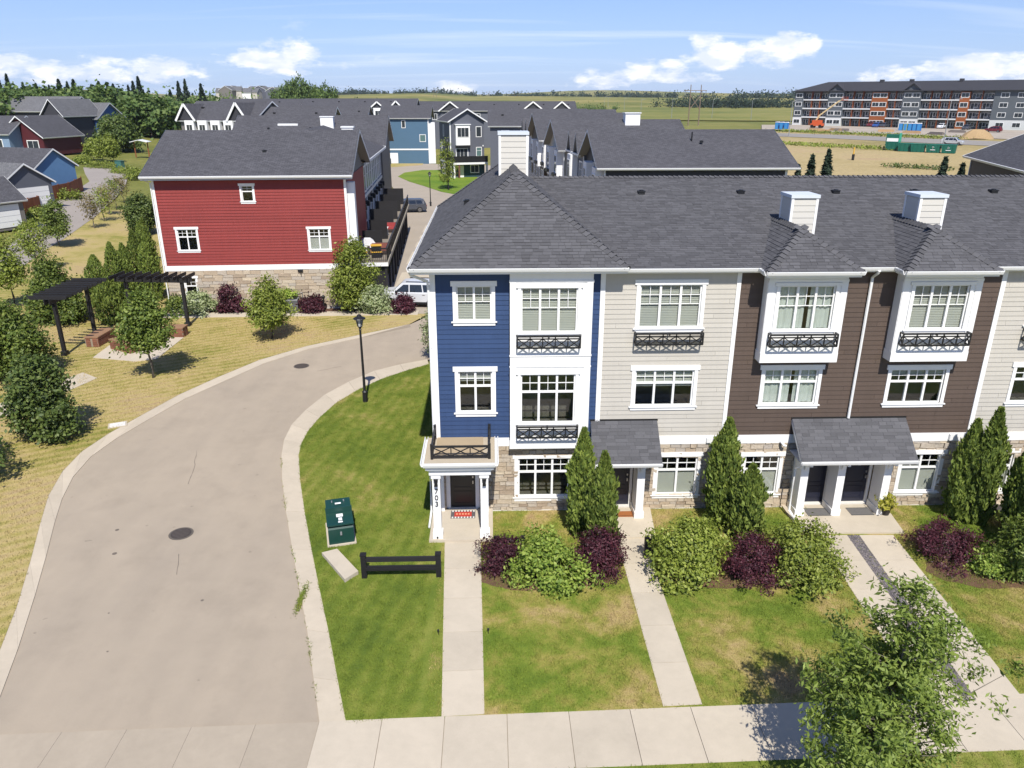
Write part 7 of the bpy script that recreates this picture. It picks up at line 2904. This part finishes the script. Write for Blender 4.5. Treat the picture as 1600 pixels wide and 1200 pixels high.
make_tree('garden_tree', 'large dark round tree beside the blue house', 'tree', tuple(GT(187, 236)), 7.4, 7.6, 301, L_DARK, BARK, .12, 'dome', 330, 40, .5, .6, .6, 20, 'garden trees on the left', r0=.3, inner=.35)
for k, (a, b, hh) in enumerate([(146, 250, 5), (161, 252, 5.2), (178, 252, 5.4), (172, 240, 5)]):
    make_tree('garden_tree', ['first slim sapling on the far yellow verge', 'second slim sapling on the far yellow verge', 'third slim sapling on the far yellow verge, by the green box', 'slim sapling behind the far yellow verge'][k], 'tree', tuple(GT(a, b)), hh * .8, 2.2, 310 + k, L_OLIVE, BARKG, .22, 'egg', 80, 26, .36, .55, .35, 16, 'garden trees on the left', r0=.08)
for k, (a, b, w_, h_) in enumerate([(108, 312, 3.0, 1.2), (30, 356, 3, 1.2), (60, 345, 2.4, 1.2), (130, 255, 3, 1.2), (160, 262, 5, 1.0), (190, 270, 4, 1.0), (215, 280, 4, 1.6)]):
    shrub(0, 0, w_, h_, 330 + k, L_OLIVE, ['shrub at the foot of the cedar fence', 'low bush beside the white garage door', 'low bush by the fence between garages', 'weedy bush where the alley ends', 'long weedy bush along the alley end', 'weedy bush below the green box', 'yellowish bush by the red roof corner'][k], 60, 24, .25, .6, .3, tuple(GT(a, b)), 'bushes along the alley')

# ------------------------------------------------------------------ spruces and woods on the horizon
def spruce_mesh(seed, h=1.0, n=2600):
    r = np.random.default_rng(seed)
    v = r.uniform(0, 1, n) ** 1.25
    tier = .72 + .28 * (np.sin(v * 60 + r.uniform(0, 6)) * .5 + .5)
    a = r.uniform(0, 6.283, n)
    lob = 1 + .22 * np.sin(3 * a + 8 * v + seed) + .15 * np.sin(7 * a + 21 * v)
    rad = .20 * (1 - v) ** .85 * tier * lob * np.sqrt(r.uniform(.25, 1.05, n)) + .004
    P = np.stack([rad * np.cos(a), rad * np.sin(a), .05 + .95 * v - rad * .35], -1)
    out = np.stack([np.cos(a), np.sin(a), -.4 * np.ones(n)], -1)
    Nn = r.normal(0, .5, (n, 3)) + np.array([0, 0, 1.0]) + out * .4
    V, Q = leaf_quads(P, Nn, .055, .45, r, .3)
    return np_mesh('spruce_crown', V * h, Q, L_SPRUCE)


def broad_mesh(seed, leaf, n=2400, wr=.5, tall=1.0):
    r = np.random.default_rng(seed)
    C, P, N_ = crown_points(r, lambda v: wr * (math.sin(math.pi * (.1 + .85 * v)) ** .7), .1, tall, 70, n // 70, .075, .3)
    V, Q = leaf_quads(P, N_, .085, .65, r)
    return np_mesh('broad_crown', V, Q, leaf)


SPR = [spruce_mesh(k) for k in range(4)]
BRD = [broad_mesh(20 + k, L_WOOD) for k in range(3)]
TRK = MB().tube([(0, 0, -.05), (0, 0, .5)], [.02, .01], 6).build('trunk', BARK)
TRKM = TRK.data
bpy.data.objects.remove(TRK)


def far_tree(name, me, loc, h, w, label, group, rz=0.0):
    t = thing(name, label, 'tree', loc, rz, group)
    link('crown', me, t, Matrix.Diagonal((w, w, h, 1)))
    link('trunk', TRKM, t, Matrix.Diagonal((h, h, h, 1)))
    return t


def at_px(px, dist):
    d = ray(px, 153)
    k = dist / math.hypot(d[0], d[1])
    x, y = CAM[0] + d[0] * k, CAM[1] + d[1] * k
    return x, y


rw = random.Random(8)


def top_h(px, py, dist):
    """Height above the camera plane that reaches picture row py at that distance."""
    d = ray(px, py)
    return CAM[2] + d[2] * dist / math.hypot(d[0], d[1])


SPX = [(3, 124, 'spruce at the very left picture edge'), (17, 116, 'tallest spruce near the left picture edge'), (40, 129, 'low spruce tip right of the tallest left one'), (60, 130, 'spruce with round top in the left wood'),
       (96, 124, 'pointed spruce above the hipped roofs'), (109, 128, 'small spruce beside the pointed one above the hipped roofs'), (119, 124, 'spruce pair partner above the blue house'), (146, 132, 'first of four spruces above the dark round tree'),
       (158, 127, 'second of four spruces above the dark round tree'), (171, 130, 'third of four spruces above the dark round tree'), (180, 131, 'fourth of four spruces above the dark round tree'), (203, 133, 'stubby spruce before the tall slim pair'),
       (211, 127, 'left spruce of the tall slim pair'), (220, 120, 'right spruce of the tall slim pair, the taller'), (281, 127, 'left spruce of the pair above the grey roofs'), (292, 124, 'right spruce of the pair above the grey roofs'), (316, 131, 'lone spruce above the white-bay block'),
       (267, 140, 'small spruce left of the pair above the grey roofs'), (80, 133, 'dark spruce crown above the maroon gable')]
for k, (a, b, lab) in enumerate(SPX):
    dist = rw.uniform(265, 300)
    x, y = at_px(a, dist)
    z = terrain(x, y)
    h = top_h(a, b, dist) - z
    far_tree('spruce_tree', SPR[k % 4], (x, y, z), h, h * rw.uniform(.85, 1.15), lab, 'spruces on the left horizon', rw.uniform(0, 6))
# poplar group in the middle
for k, (a, b, w_) in enumerate([(447, 127, .45), (459, 123, .5), (470, 122, .5), (482, 127, .55), (495, 133, .55), (508, 133, .6), (518, 136, .5), (432, 138, .5)]):
    dist = 330 + 6 * k
    x, y = at_px(a, dist)
    z = terrain(x, y)
    h = top_h(a, b, dist) - z
    far_tree('poplar_tree', BRD[k % 3], (x, y, z), h, h * w_, ['pale thin poplar opening the middle clump', 'tallest poplar of the middle clump', 'second tall poplar of the middle clump', 'broad poplar in the middle clump', 'lower broad tree in the middle clump', 'round tree right in the middle clump', 'last tree at the right end of the middle clump', 'small tree left of the middle clump'][k], 'trees of the middle clump', k)
# broad trees of the left wood, one by one
for k in range(26):
    a = -40 + k * 11.5 + rw.uniform(-4, 4)
    dist = rw.uniform(225, 262)
    x, y = at_px(a, dist)
    z = terrain(x, y)
    b = (139 if a < 200 else 149) + rw.uniform(-4, 5)
    h = top_h(a, b, dist) - z
    far_tree('wood_tree', BRD[k % 3], (x, y, z), h, h * rw.uniform(.8, 1.25), 'broad green tree in the dense wood along the left skyline', 'broad trees of the left wood', rw.uniform(0, 6))


def treeline(name, label, pts, hmin, hmax, wide, n, leaf, size, seed):
    """A far wood that reads as one mass: clumped foliage along a line."""
    r = np.random.default_rng(seed)
    P = []
    seg = [(Vector((*a, 0)), Vector((*b, 0))) for a, b in zip(pts, pts[1:])]
    Ls = np.array([(b - a).length for a, b in seg])
    for _ in range(n):
        k = r.choice(len(seg), p=Ls / Ls.sum())
        a, b = seg[k]
        c = a.lerp(b, r.random())
        x, y = c.x + r.normal(0, wide), c.y + r.normal(0, wide)
        z = terrain(x, y)
        h = r.uniform(hmin, hmax)
        m = 70
        q = r.normal(0, 1, (m, 3)) * np.array([h * .30, h * .30, h * .28])
        q[:, 2] = np.abs(q[:, 2] + h * .45)
        P.append(q + np.array([x, y, z]))
    P = np.concatenate(P)
    N_ = r.normal(0, .7, P.shape) + np.array([0, -.4, .8])
    V, Q = leaf_quads(P, N_, size, .8, r)
    o = link(name, np_mesh(name, V, Q, leaf))
    o['kind'] = 'stuff'
    tag(o, label, 'wood')
    return o


P_ = lambda px, d: at_px(px, d)
treeline('treeline', 'dense green wood behind the left houses', [P_(-120, 250), P_(60, 255), P_(215, 262), P_(330, 330)], 7, 10.5, 12, 300, L_WOOD, .9, 1)
treeline('treeline', 'low trees along the middle horizon', [P_(330, 420), P_(440, 400), P_(560, 420), P_(720, 520), P_(930, 620)], 2.5, 6, 14, 240, L_WOOD, 1.0, 2)
treeline('treeline', 'shelterbelt of spruces across the right field', [P_(1060, 760), P_(1140, 720), P_(1245, 740)], 6, 11, 14, 150, L_SPRUCE, 1.3, 3)
treeline('treeline', 'dark wood on the far right ridge', [P_(1170, 1500), P_(1300, 1500), P_(1500, 1550)], 8, 16, 40, 130, L_SPRUCE, 3, 4)
treeline('treeline', 'dark woods on the far middle ridge', [P_(400, 1700), P_(640, 1650), P_(780, 1500), P_(860, 1550), P_(1050, 1700)], 6, 15, 50, 260, L_SPRUCE, 3, 5)

# ------------------------------------------------------------------ the construction field on the right
structure(sheet('field', pxt([(1195, 300), (1200, 206), (1300, 209), (1420, 213), (1560, 219), (1700, 224), (1700, 420), (1195, 420)]), m_grass('dry_field', [(0, (0.22, 0.19, 0.075)), (0.4, (0.33, 0.26, 0.12)), (0.75, (0.39, 0.305, 0.155)), (1, (0.36, 0.25, 0.15))], 0.02, 0.2, 1.6), .22, 0, True))
structure(sheet('road', pxt([(1200, 214), (1300, 218), (1420, 224), (1640, 234), (1640, 226), (1420, 217), (1300, 212), (1200, 209)]), M('far_asphalt', (0.26, 0.24, 0.215), .9, .1, .1, .05, 1), .3, 0, True))
structure(sheet('yard', pxt([(1190, 203), (1300, 208), (1420, 212), (1640, 222), (1640, 206), (1420, 201), (1240, 196), (1190, 196)]), M('gravel_yard', (0.36, 0.31, 0.25), .95, .25, .08, .3, .8), .26, 0, True))
structure(sheet('field', pxt([(935, 188), (1240, 190), (1240, 158), (935, 162)]), m_grass('green_prairie', [(0, (0.11, 0.135, 0.03)), (0.5, (0.19, 0.19, 0.05)), (1, (0.28, 0.235, 0.08))], 0.012, 0.1, 1.2), .3, 0, True))
structure(sheet('pond', pxt([(1080, 184), (1170, 184), (1180, 179), (1090, 179)]), M('pond_water', (0.10, 0.16, 0.16), .15, .1, .05, .02, 1, spec=.6), .42, 0, True))
# weeds along the road
wr2 = np.random.default_rng(77)


def weed_strip(label, a, b, n, seed, wide, leaf):
    A, B = GT(*a), GT(*b)
    r = np.random.default_rng(seed)
    t = r.random(n)
    x = A.x + (B.x - A.x) * t + r.normal(0, wide, n)
    y = A.y + (B.y - A.y) * t + r.normal(0, wide, n)
    z = np.array([terrain(p, q) for p, q in zip(x, y)]) + r.uniform(.1, .9, n)
    P = np.stack([x, y, z], -1)
    V, Q = leaf_quads(P, r.normal(0, .7, P.shape) + np.array([0, -.3, .8]), .55, .5, r)
    o = link('weeds', np_mesh('weeds', V, Q, leaf))
    o['kind'] = 'stuff'
    tag(o, label, 'weeds')


weed_strip('weedy strip along the near edge of the far road', (1210, 226), (1400, 236), 1500, 1, 1.6, L_OLIVE)
weed_strip('weeds on the bank between far road and building yard', (1215, 206), (1500, 219), 2600, 2, 2.2, L_OLIVE)
weed_strip('weeds across the dry field before the bins', (1380, 262), (1480, 268), 350, 3, .8, L_DARK)
for k, (a, b, hh) in enumerate([(1246, 275, 1.8), (1266, 274, 3.6), (1290, 276, 4.4), (1472, 276, 3.4), (1501, 277, 2.6)]):
    # small conifers just behind the near roof ridge
    d = ray(a, b)
    dist = 78
    kk = dist / math.hypot(d[0], d[1])
    x, y = CAM[0] + d[0] * kk, CAM[1] + d[1] * kk
    z = terrain(x, y)
    tops = [258, 243, 234, 246, 255][k]
    h = top_h(a, tops, dist) - z
    far_tree('young_spruce', SPR[k % 4], (x, y, z), h, h * .9, ['shortest young spruce above the roof ridge', 'middle young spruce above the roof ridge', 'tallest young spruce above the roof ridge', 'lone young spruce above the ridge, under the bins', 'dark young spruce beside the brown house roof'][k], 'young spruces beyond the near ridge', k)

# apartment block
A_, B_ = GT(1237, 196), GT(1640, 205)
d_ = B_ - A_
APL = math.hypot(d_.x, d_.y)
t = thing('apartment_block', 'long four-storey grey apartment block with rust panels and white balconies', 'building', (A_.x, A_.y, min(A_.z, B_.z)), math.atan2(d_.y, d_.x))
AG = M('apartment_grey', (0.105, 0.118, 0.13), .7, .04, .3, .03, 2)
AGD = M('apartment_rear_grey', (0.15, 0.155, 0.165), .7, .04, .3, .03, 2)  # paler grey of the rear body behind the balconies
RUST = M('rust_panel', (0.30, 0.095, 0.032), .6, .1, .4, .05, 2)
APW = M('apartment_white', (0.62, 0.62, 0.61), .7, .05, .4, .03, 2)
SH = 3.15
H4 = 4 * SH
DEP = 18
m = MB()
m.box(0, APL, 1.8, DEP, -.5, H4)
m.build('rear_body', AGD, t)
seq = [('tower', 6, 1), ('balc', 17, 3), ('tower', 10.5, 2), ('balc', 18, 3), ('rust', 10, 2), ('balc', 9, 2), ('tower', 11, 2), ('balc', 22, 4), ('rust', 5.5, 1), ('balc', 13, 2), ('tower', 20, 2), ('balc', 12, 2)]
tot = sum(s[1] for s in seq)
sc_ = APL / tot
x0 = 0
for kind, L, n in seq:
    L *= sc_
    if kind in ('tower', 'rust'):
        m = MB()
        m.box(x0, x0 + L, 0, 1.8, (SH if kind == 'tower' else -.5), H4 - (0 if kind == 'tower' else .4))
        m.build('facade_panel', AG if kind == 'tower' else RUST, t)
        if kind == 'tower':
            box('facade_panel', t, APW, x0, x0 + L, -.02, 1.8, -.5, SH)
            if n == 2 and L < 16 * sc_:
                gable_roof(t, x0, x0 + L, -.2, 9, H4 + .2, H4 + 2.6, 'y', .9, .6, M('apartment_roof', (0.04, 0.04, 0.046), .85, .1, .3, .1, 2), CHARC, 'gable_roof')
                m = MB()
                m.face([(x0, -.05, H4), (x0 + L, -.05, H4), (x0 + L / 2, -.05, H4 + 2.3)])
                m.build('gable', AG, t, fix=False)
        for s in range(4):
            for q in range(n):
                c = x0 + L * (q + .5) / n if n < 3 else 0
                c = x0 + L * (.28 + .44 * q) if n == 2 else x0 + L * .5
                win2(t, c - 1.1, c + 1.1, s * SH + 1.0, s * SH + 2.3, -.03 if s == 0 and kind == 'tower' else 0, ID, 2, trim=.16, bars=False)
    else:
        for s in range(4):
            if s:
                box('balcony_slab', t, APW, x0, x0 + L, .1, 1.8, s * SH - .18, s * SH + .28)
            u = L / n
            for q in range(n):
                c = x0 + u * q
                win2(t, c + u * .12, c + u * .12 + .9, s * SH + .15, s * SH + 2.2, 1.8, ID, 1, trim=.08, bars=False)
                win2(t, c + u * .40, c + u * .40 + 1.6, s * SH + 1.0, s * SH + 2.2, 1.8, ID, 2, trim=.1, bars=False)
                win2(t, c + u * .72, c + u * .72 + 1.2, s * SH + 1.0, s * SH + 2.0, 1.8, ID, 1, trim=.1, bars=False)
        for q in range(1, n):
            box('pier', t, M('rust_pier', (0.20, 0.065, 0.03), .7), x0 + L * q / n - .1, x0 + L * q / n + .1, .15, 1.8, -.3, H4)
    x0 += L
r_ = hip_roof(t, 0, APL, 0, DEP, H4 + .1, 3.3, .9, MATS['apartment_roof'], 'roof', CHARC)
for q in (.33, .45, .64):
    box('roof_fin', t, CHARC, APL * q, APL * q + 1.2, 7.5, 9.5, H4 + 2.9, H4 + 4.0)
box('side_wall', t, CHARC, -.05, .0, 0, DEP, -.5, H4)


def place(px, py):
    p = GT(px, py)
    return (p.x, p.y, p.z + .25)


AR = math.atan2(d_.y, d_.x)
# boom lift
p = place(1276, 201)
t = thing('boom_lift', 'orange boom lift reaching up the apartment front', 'boom lift', p, AR)
OR = M('orange_machine_paint', (0.55, 0.10, 0.03), .5)
CR = M('cream_boom_paint', (0.62, 0.48, 0.26), .5)
box('chassis', t, OR, -2, 2, -1.2, 1.2, .7, 1.5)
box('turntable', t, OR, -1.6, 1.4, -1, 1, 1.5, 2.6)
for sx in (-1.4, 1.4):
    for sy in (-1.1, 1.1):
        MB().tube([(sx, sy - .2, .55), (sx, sy + .2, .55)], .55, 14).build('wheel', RUBBER, t)
m = MB()
m.bar((-.6, 0, 2.4), (.4, 0, 4.2), .5)
m.bar((.4, 0, 4.2), (6.5, 0, 9.0), .42)
m.bar((5.5, 0, 8.2), (7.6, 0, 9.6), .3)
m.build('boom', CR, t)
m = MB()
for z in (9.2, 9.7, 10.2):
    m.box(7.4, 9.2, -.6, -.55, z, z + .06).box(7.4, 9.2, .55, .6, z, z + .06).box(7.4, 7.45, -.6, .6, z, z + .06).box(9.15, 9.2, -.6, .6, z, z + .06)
for xx in (7.42, 9.15):
    for yy in (-.58, .55):
        m.box(xx, xx + .05, yy, yy + .05, 9.2, 10.2)
m.box(7.4, 9.2, -.6, .6, 9.15, 9.2)
m.build('basket', OR, t)


# dumpsters
DG = M('dumpster_green', (0.012, 0.11, 0.075), .5, .1, 1, .1, 8)
for k, (a, b) in enumerate([(1393, 236), (1413, 238), (1433, 239), (1457, 240), (1481, 241)]):
    t = thing('waste_bin', ['green waste bin at the left end of the row, under the white-topped one', 'second green waste bin in the row', 'third green waste bin in the row', 'fourth green waste bin with white mark', 'last green waste bin with white mark, by the silver van'][k], 'dumpster', place(a, b), AR + .1, 'green waste bins in the field')
    w_ = 3.0
    m = MB()
    m.prism([(-w_ / 2 + .25, 0), (-w_ / 2, 1.75), (w_ / 2, 1.75), (w_ / 2 - .1, 0)], -.9, .9)
    m.build('bin', DG, t)
    box('lid', t, M('dumpster_lid', (0.02, 0.16, 0.12), .5), -w_ / 2 - .05, w_ / 2 + .05, -.95, .95, 1.75, 1.85)
    for q in (-.9, 0, .9):
        box('rib', t, DG, q - .05, q + .05, -.97, -.9, .1, 1.7)
    box('fork_pocket', t, DG, -w_ / 2 - .12, -w_ / 2 + .05, -.6, .6, 1.0, 1.25)
    if k > 2:
        m = MB()
        for i in range(3):
            a0 = i * 2.094
            m.bar((.25 * math.cos(a0), -.985, 1.15 + .25 * math.sin(a0)), (.25 * math.cos(a0 + 2.094), -.985, 1.15 + .25 * math.sin(a0 + 2.094)), .1, .03)
        m.build('recycling_mark', WHITE, t)
        box('white_line', t, WHITE, -.5, .5, -.985, -.96, .55, .68)
p = place(1393, 236)
t = thing('waste_bin', 'green bin with white front standing on top of the row end', 'dumpster', (p[0], p[1], p[2] + 1.86), AR + .1, 'green waste bins in the field')
box('bin', t, DG, -1.5, 1.3, -.8, .8, 0, 1.7)
box('white_panel', t, WHITE, -1.3, 1.2, -.83, -.8, .1, .85)
box('side_post', t, M('teal_post', (0.05, 0.35, 0.22), .5), 1.3, 1.6, -.8, .8, 0, 2.0)

# portable toilets
PB = M('toilet_blue', (0.02, 0.15, 0.42), .5, .1, 1, .05, 6)


def toilet(px, py, lab, mat=None):
    t = thing('portable_toilet', lab, 'portable toilet', place(px, py), AR, 'blue portable toilets')
    box('cabin', t, mat or PB, -.6, .6, -.6, .6, 0, 2.2)
    m = MB()
    m.prism([(-.65, 2.2), (-.45, 2.42), (.45, 2.42), (.65, 2.2)], -.65, .65)
    m.build('roof', WHITE2, t)
    box('door', t, M('toilet_door', (0.05, 0.24, 0.5), .5), -.45, .45, -.63, -.6, .1, 2.05)


for k, a in enumerate((1214, 1221, 1228)):
    toilet(a, 203 + k * .3, ['first blue portable toilet at the left yard end', 'second blue portable toilet at the left yard end', 'third blue portable toilet at the left yard end'][k])
for k, a in enumerate((1407, 1414, 1421, 1428, 1435)):
    toilet(a, 205 + k * .2, ['first blue portable toilet below the rust panel', 'yellow-green portable toilet between the blue ones', 'third portable toilet below the rust panel', 'fourth portable toilet below the rust panel', 'last portable toilet below the rust panel'][k], M('toilet_lime', (0.35, 0.42, 0.10), .5) if k == 1 else None)

# cars about the site
suv(place(1487, 228), AR + R(180), CARSILV, 'silver van on the far road behind the green bins', 5.1, 1.95, 1.8, 'cars near the building site')
suv(place(1360, 199), AR + R(90), CARRED, 'dark red car at the apartment front', 4.6, 1.9, 1.7, 'cars near the building site')
suv(place(1369, 200), AR + R(90), M('blue_car_paint', (0.03, 0.09, 0.3), .3), 'blue car at the apartment front', 4.6, 1.9, 1.7, 'cars near the building site')
suv(place(1380, 200), AR + R(90), CARGREY, 'slate car at the apartment front beside the blue one', 4.6, 1.9, 1.7, 'cars near the building site')
suv(place(1470, 202), AR + R(90), CARWHITE, 'white car at the apartment front', 4.6, 1.9, 1.7, 'cars near the building site')
suv(place(1509, 204), AR + R(90), CARGREY, 'dark car at the apartment front beside a rust pier', 4.6, 1.9, 1.7, 'cars near the building site')
suv(place(1551, 208), AR, CARRED, 'dark red car parked near the brown house roof', 4.8, 1.9, 1.75, 'cars near the building site')
# spoil, pipes and lumber in the yard
rs = random.Random(4)
WOODP = M('raw_lumber', (0.42, 0.28, 0.15), .9, .15, 1, .15, 6)
for k in range(9):
    a, b = rs.uniform(1245, 1540), rs.uniform(205, 212)
    t = thing('lumber_pile', 'stack of raw lumber and forms lying in the building yard', 'lumber', place(a, b), AR + rs.uniform(-.4, .4), 'lumber piles in the building yard')
    for i in range(5):
        box('plank', t, WOODP if k % 3 else M('grey_form', (0.2, 0.17, 0.15), .9), -2.2 + rs.uniform(-.3, .3), 2.2 + rs.uniform(-.3, .3), -.7 + i * .3, -.45 + i * .3, 0, .35 + .2 * (i % 3))
p = place(1525, 218)
m = MB()
n = 12
for ring, (rr, zz) in enumerate(((5, 0), (3.6, 1.2), (1.6, 2.2))):
    for i in range(n):
        m.v.append((rr * math.cos(i * .5236) * (1 + .15 * math.sin(i * 2.1)), rr * .7 * math.sin(i * .5236), zz + .2 * math.sin(i * 1.7 + ring)))
for ring in range(2):
    for i in range(n):
        m.f.append((ring * n + i, ring * n + (i + 1) % n, (ring + 1) * n + (i + 1) % n, (ring + 1) * n + i))
        m.uv.append(None)
m.f.append(tuple(2 * n + i for i in range(n)))
m.uv.append(None)
tag(m.build('spoil_heap', DIRT, None, Matrix.Translation(p)), 'pale heap of soil beside the brown house roof', 'soil heap')
p = place(1332, 252)
t = thing('marker_barrel', 'orange and black marker post standing in the dry field', 'marker', p)
MB().tube([(0, 0, 0), (0, 0, 1.2)], .28, 10).build('base', BLACK, t)
MB().tube([(0, 0, 1.2), (0, 0, 2.6)], .14, 10).build('flag', YEL, t)

# ------------------------------------------------------------------ poles
def pylon(px, py, h, lab):
    """Wooden H-frame power pole with crossarm and braces."""
    p = GT(px, py)
    t = thing('power_pole', lab, 'pylon', tuple(p), R(25), 'wooden power poles')
    WP = M('weathered_pole', (0.20, 0.15, 0.11), .9)
    for s in (-1, 1):
        MB().tube([(s * h * .17, 0, 0), (s * h * .17, 0, h)], [h * .016, h * .010], 8).build('pole', WP, t)
    MB().bar((-h * .36, 0, h * .86), (h * .36, 0, h * .86), h * .016).build('crossarm', WP, t)
    m = MB()
    m.bar((-h * .17, 0, h * .4), (h * .17, 0, h * .74), h * .012)
    m.bar((h * .17, 0, h * .4), (-h * .17, 0, h * .74), h * .012)
    m.build('brace', WP, t)
    for q in (-.34, 0, .34):
        MB().tube([(q * h, 0, h * .86), (q * h, 0, h * .77)], h * .010, 6).build('insulator', GALV, t)


pylon(1083, 196, 15, 'nearest wooden H-frame power pole with crossed braces')
pylon(806, 156, 16, 'far H-frame power pole right on the middle horizon')
pylon(763, 156, 15, 'far H-frame power pole left on the middle horizon')
pylon(680, 157, 13, 'small far power pole above the far left row')


def street_light(px, py, h, lab):
    p = GT(px, py)
    t = thing('street_light', lab, 'street light', tuple(p), R(10), 'steel street lights by the field road')
    MB().tube([(0, 0, 0), (0, 0, h)], [.12, .07], 8).build('pole', GALV, t)
    MB().tube([(0, 0, h - .1), (1.2, 0, h + .35), (2.2, 0, h + .4)], .05, 6).build('arm', GALV, t)
    box('lamp_head', t, GALV, 2.0, 2.8, -.12, .12, h + .33, h + .48)


for k, (a, b, h) in enumerate([(944, 168, 9), (950, 170, 9), (975, 175, 9), (1001, 180, 9), (1049, 186, 9.5), (1112, 186, 9.5), (1173, 188, 9.5), (1472, 234, 11), (1232, 214, 10)]):
    street_light(a, b, h, ['first street light at the left end of the field road', 'second street light of the field road', 'third street light of the field road', 'fourth street light of the field road', 'tall street light left of the near power pole', 'street light right of the near power pole', 'street light before the left apartment end', 'tall street light beside the green bins', 'street light by the left portable toilets'][k])
for k, (a, b) in enumerate([(217, 160), (231, 160), (263, 160)]):
    street_light(a, b, 9, ['left thin light pole above the grey row', 'middle thin light pole above the grey row', 'right thin light pole above the grey row'][k])

# distant suburb glimpsed on the left skyline
rs = random.Random(12)
for k in range(16):
    a = 338 + k * 5.2
    dist = 620 + rs.uniform(-30, 40)
    x, y = at_px(a, dist)
    z = terrain(x, y) + 3.0
    t = thing('distant_house', 'tiny pale house in the distant suburb on the skyline', 'house', (x, y, z), rs.uniform(-.3, .3), 'houses of the distant suburb')
    w_, h_ = rs.uniform(8, 12), rs.uniform(5, 7)
    gable_walls(t, 0, w_, 0, 9, -4, h_, h_ + 2.5, [BEIGE, GREIGE, WHITE2, GREY][k % 4], 'y' if k % 2 else 'x')
    gable_roof(t, 0, w_, 0, 9, h_, h_ + 2.6, 'y' if k % 2 else 'x', .4, .3, ROOFL)

# ------------------------------------------------------------------ thin summer haze
m = MB()
m.box(-3600, 3600, -1100, 3800, -2.5, 70)
hz = m.build('haze', bpy.data.materials.new('haze'))
hm = hz.data.materials[0]
hm.use_nodes = True
hm.node_tree.nodes.clear()
ho = hm.node_tree.nodes.new('ShaderNodeOutputMaterial')
hv = hm.node_tree.nodes.new('ShaderNodeVolumePrincipled')
hv.inputs['Color'].default_value = (0.80, 0.88, 1.0, 1)
hv.inputs['Density'].default_value = 0.00006
hm.node_tree.links.new(hv.outputs[0], ho.inputs['Volume'])
hz['kind'] = 'stuff'
hz['label'] = 'thin pale summer haze over the plain'
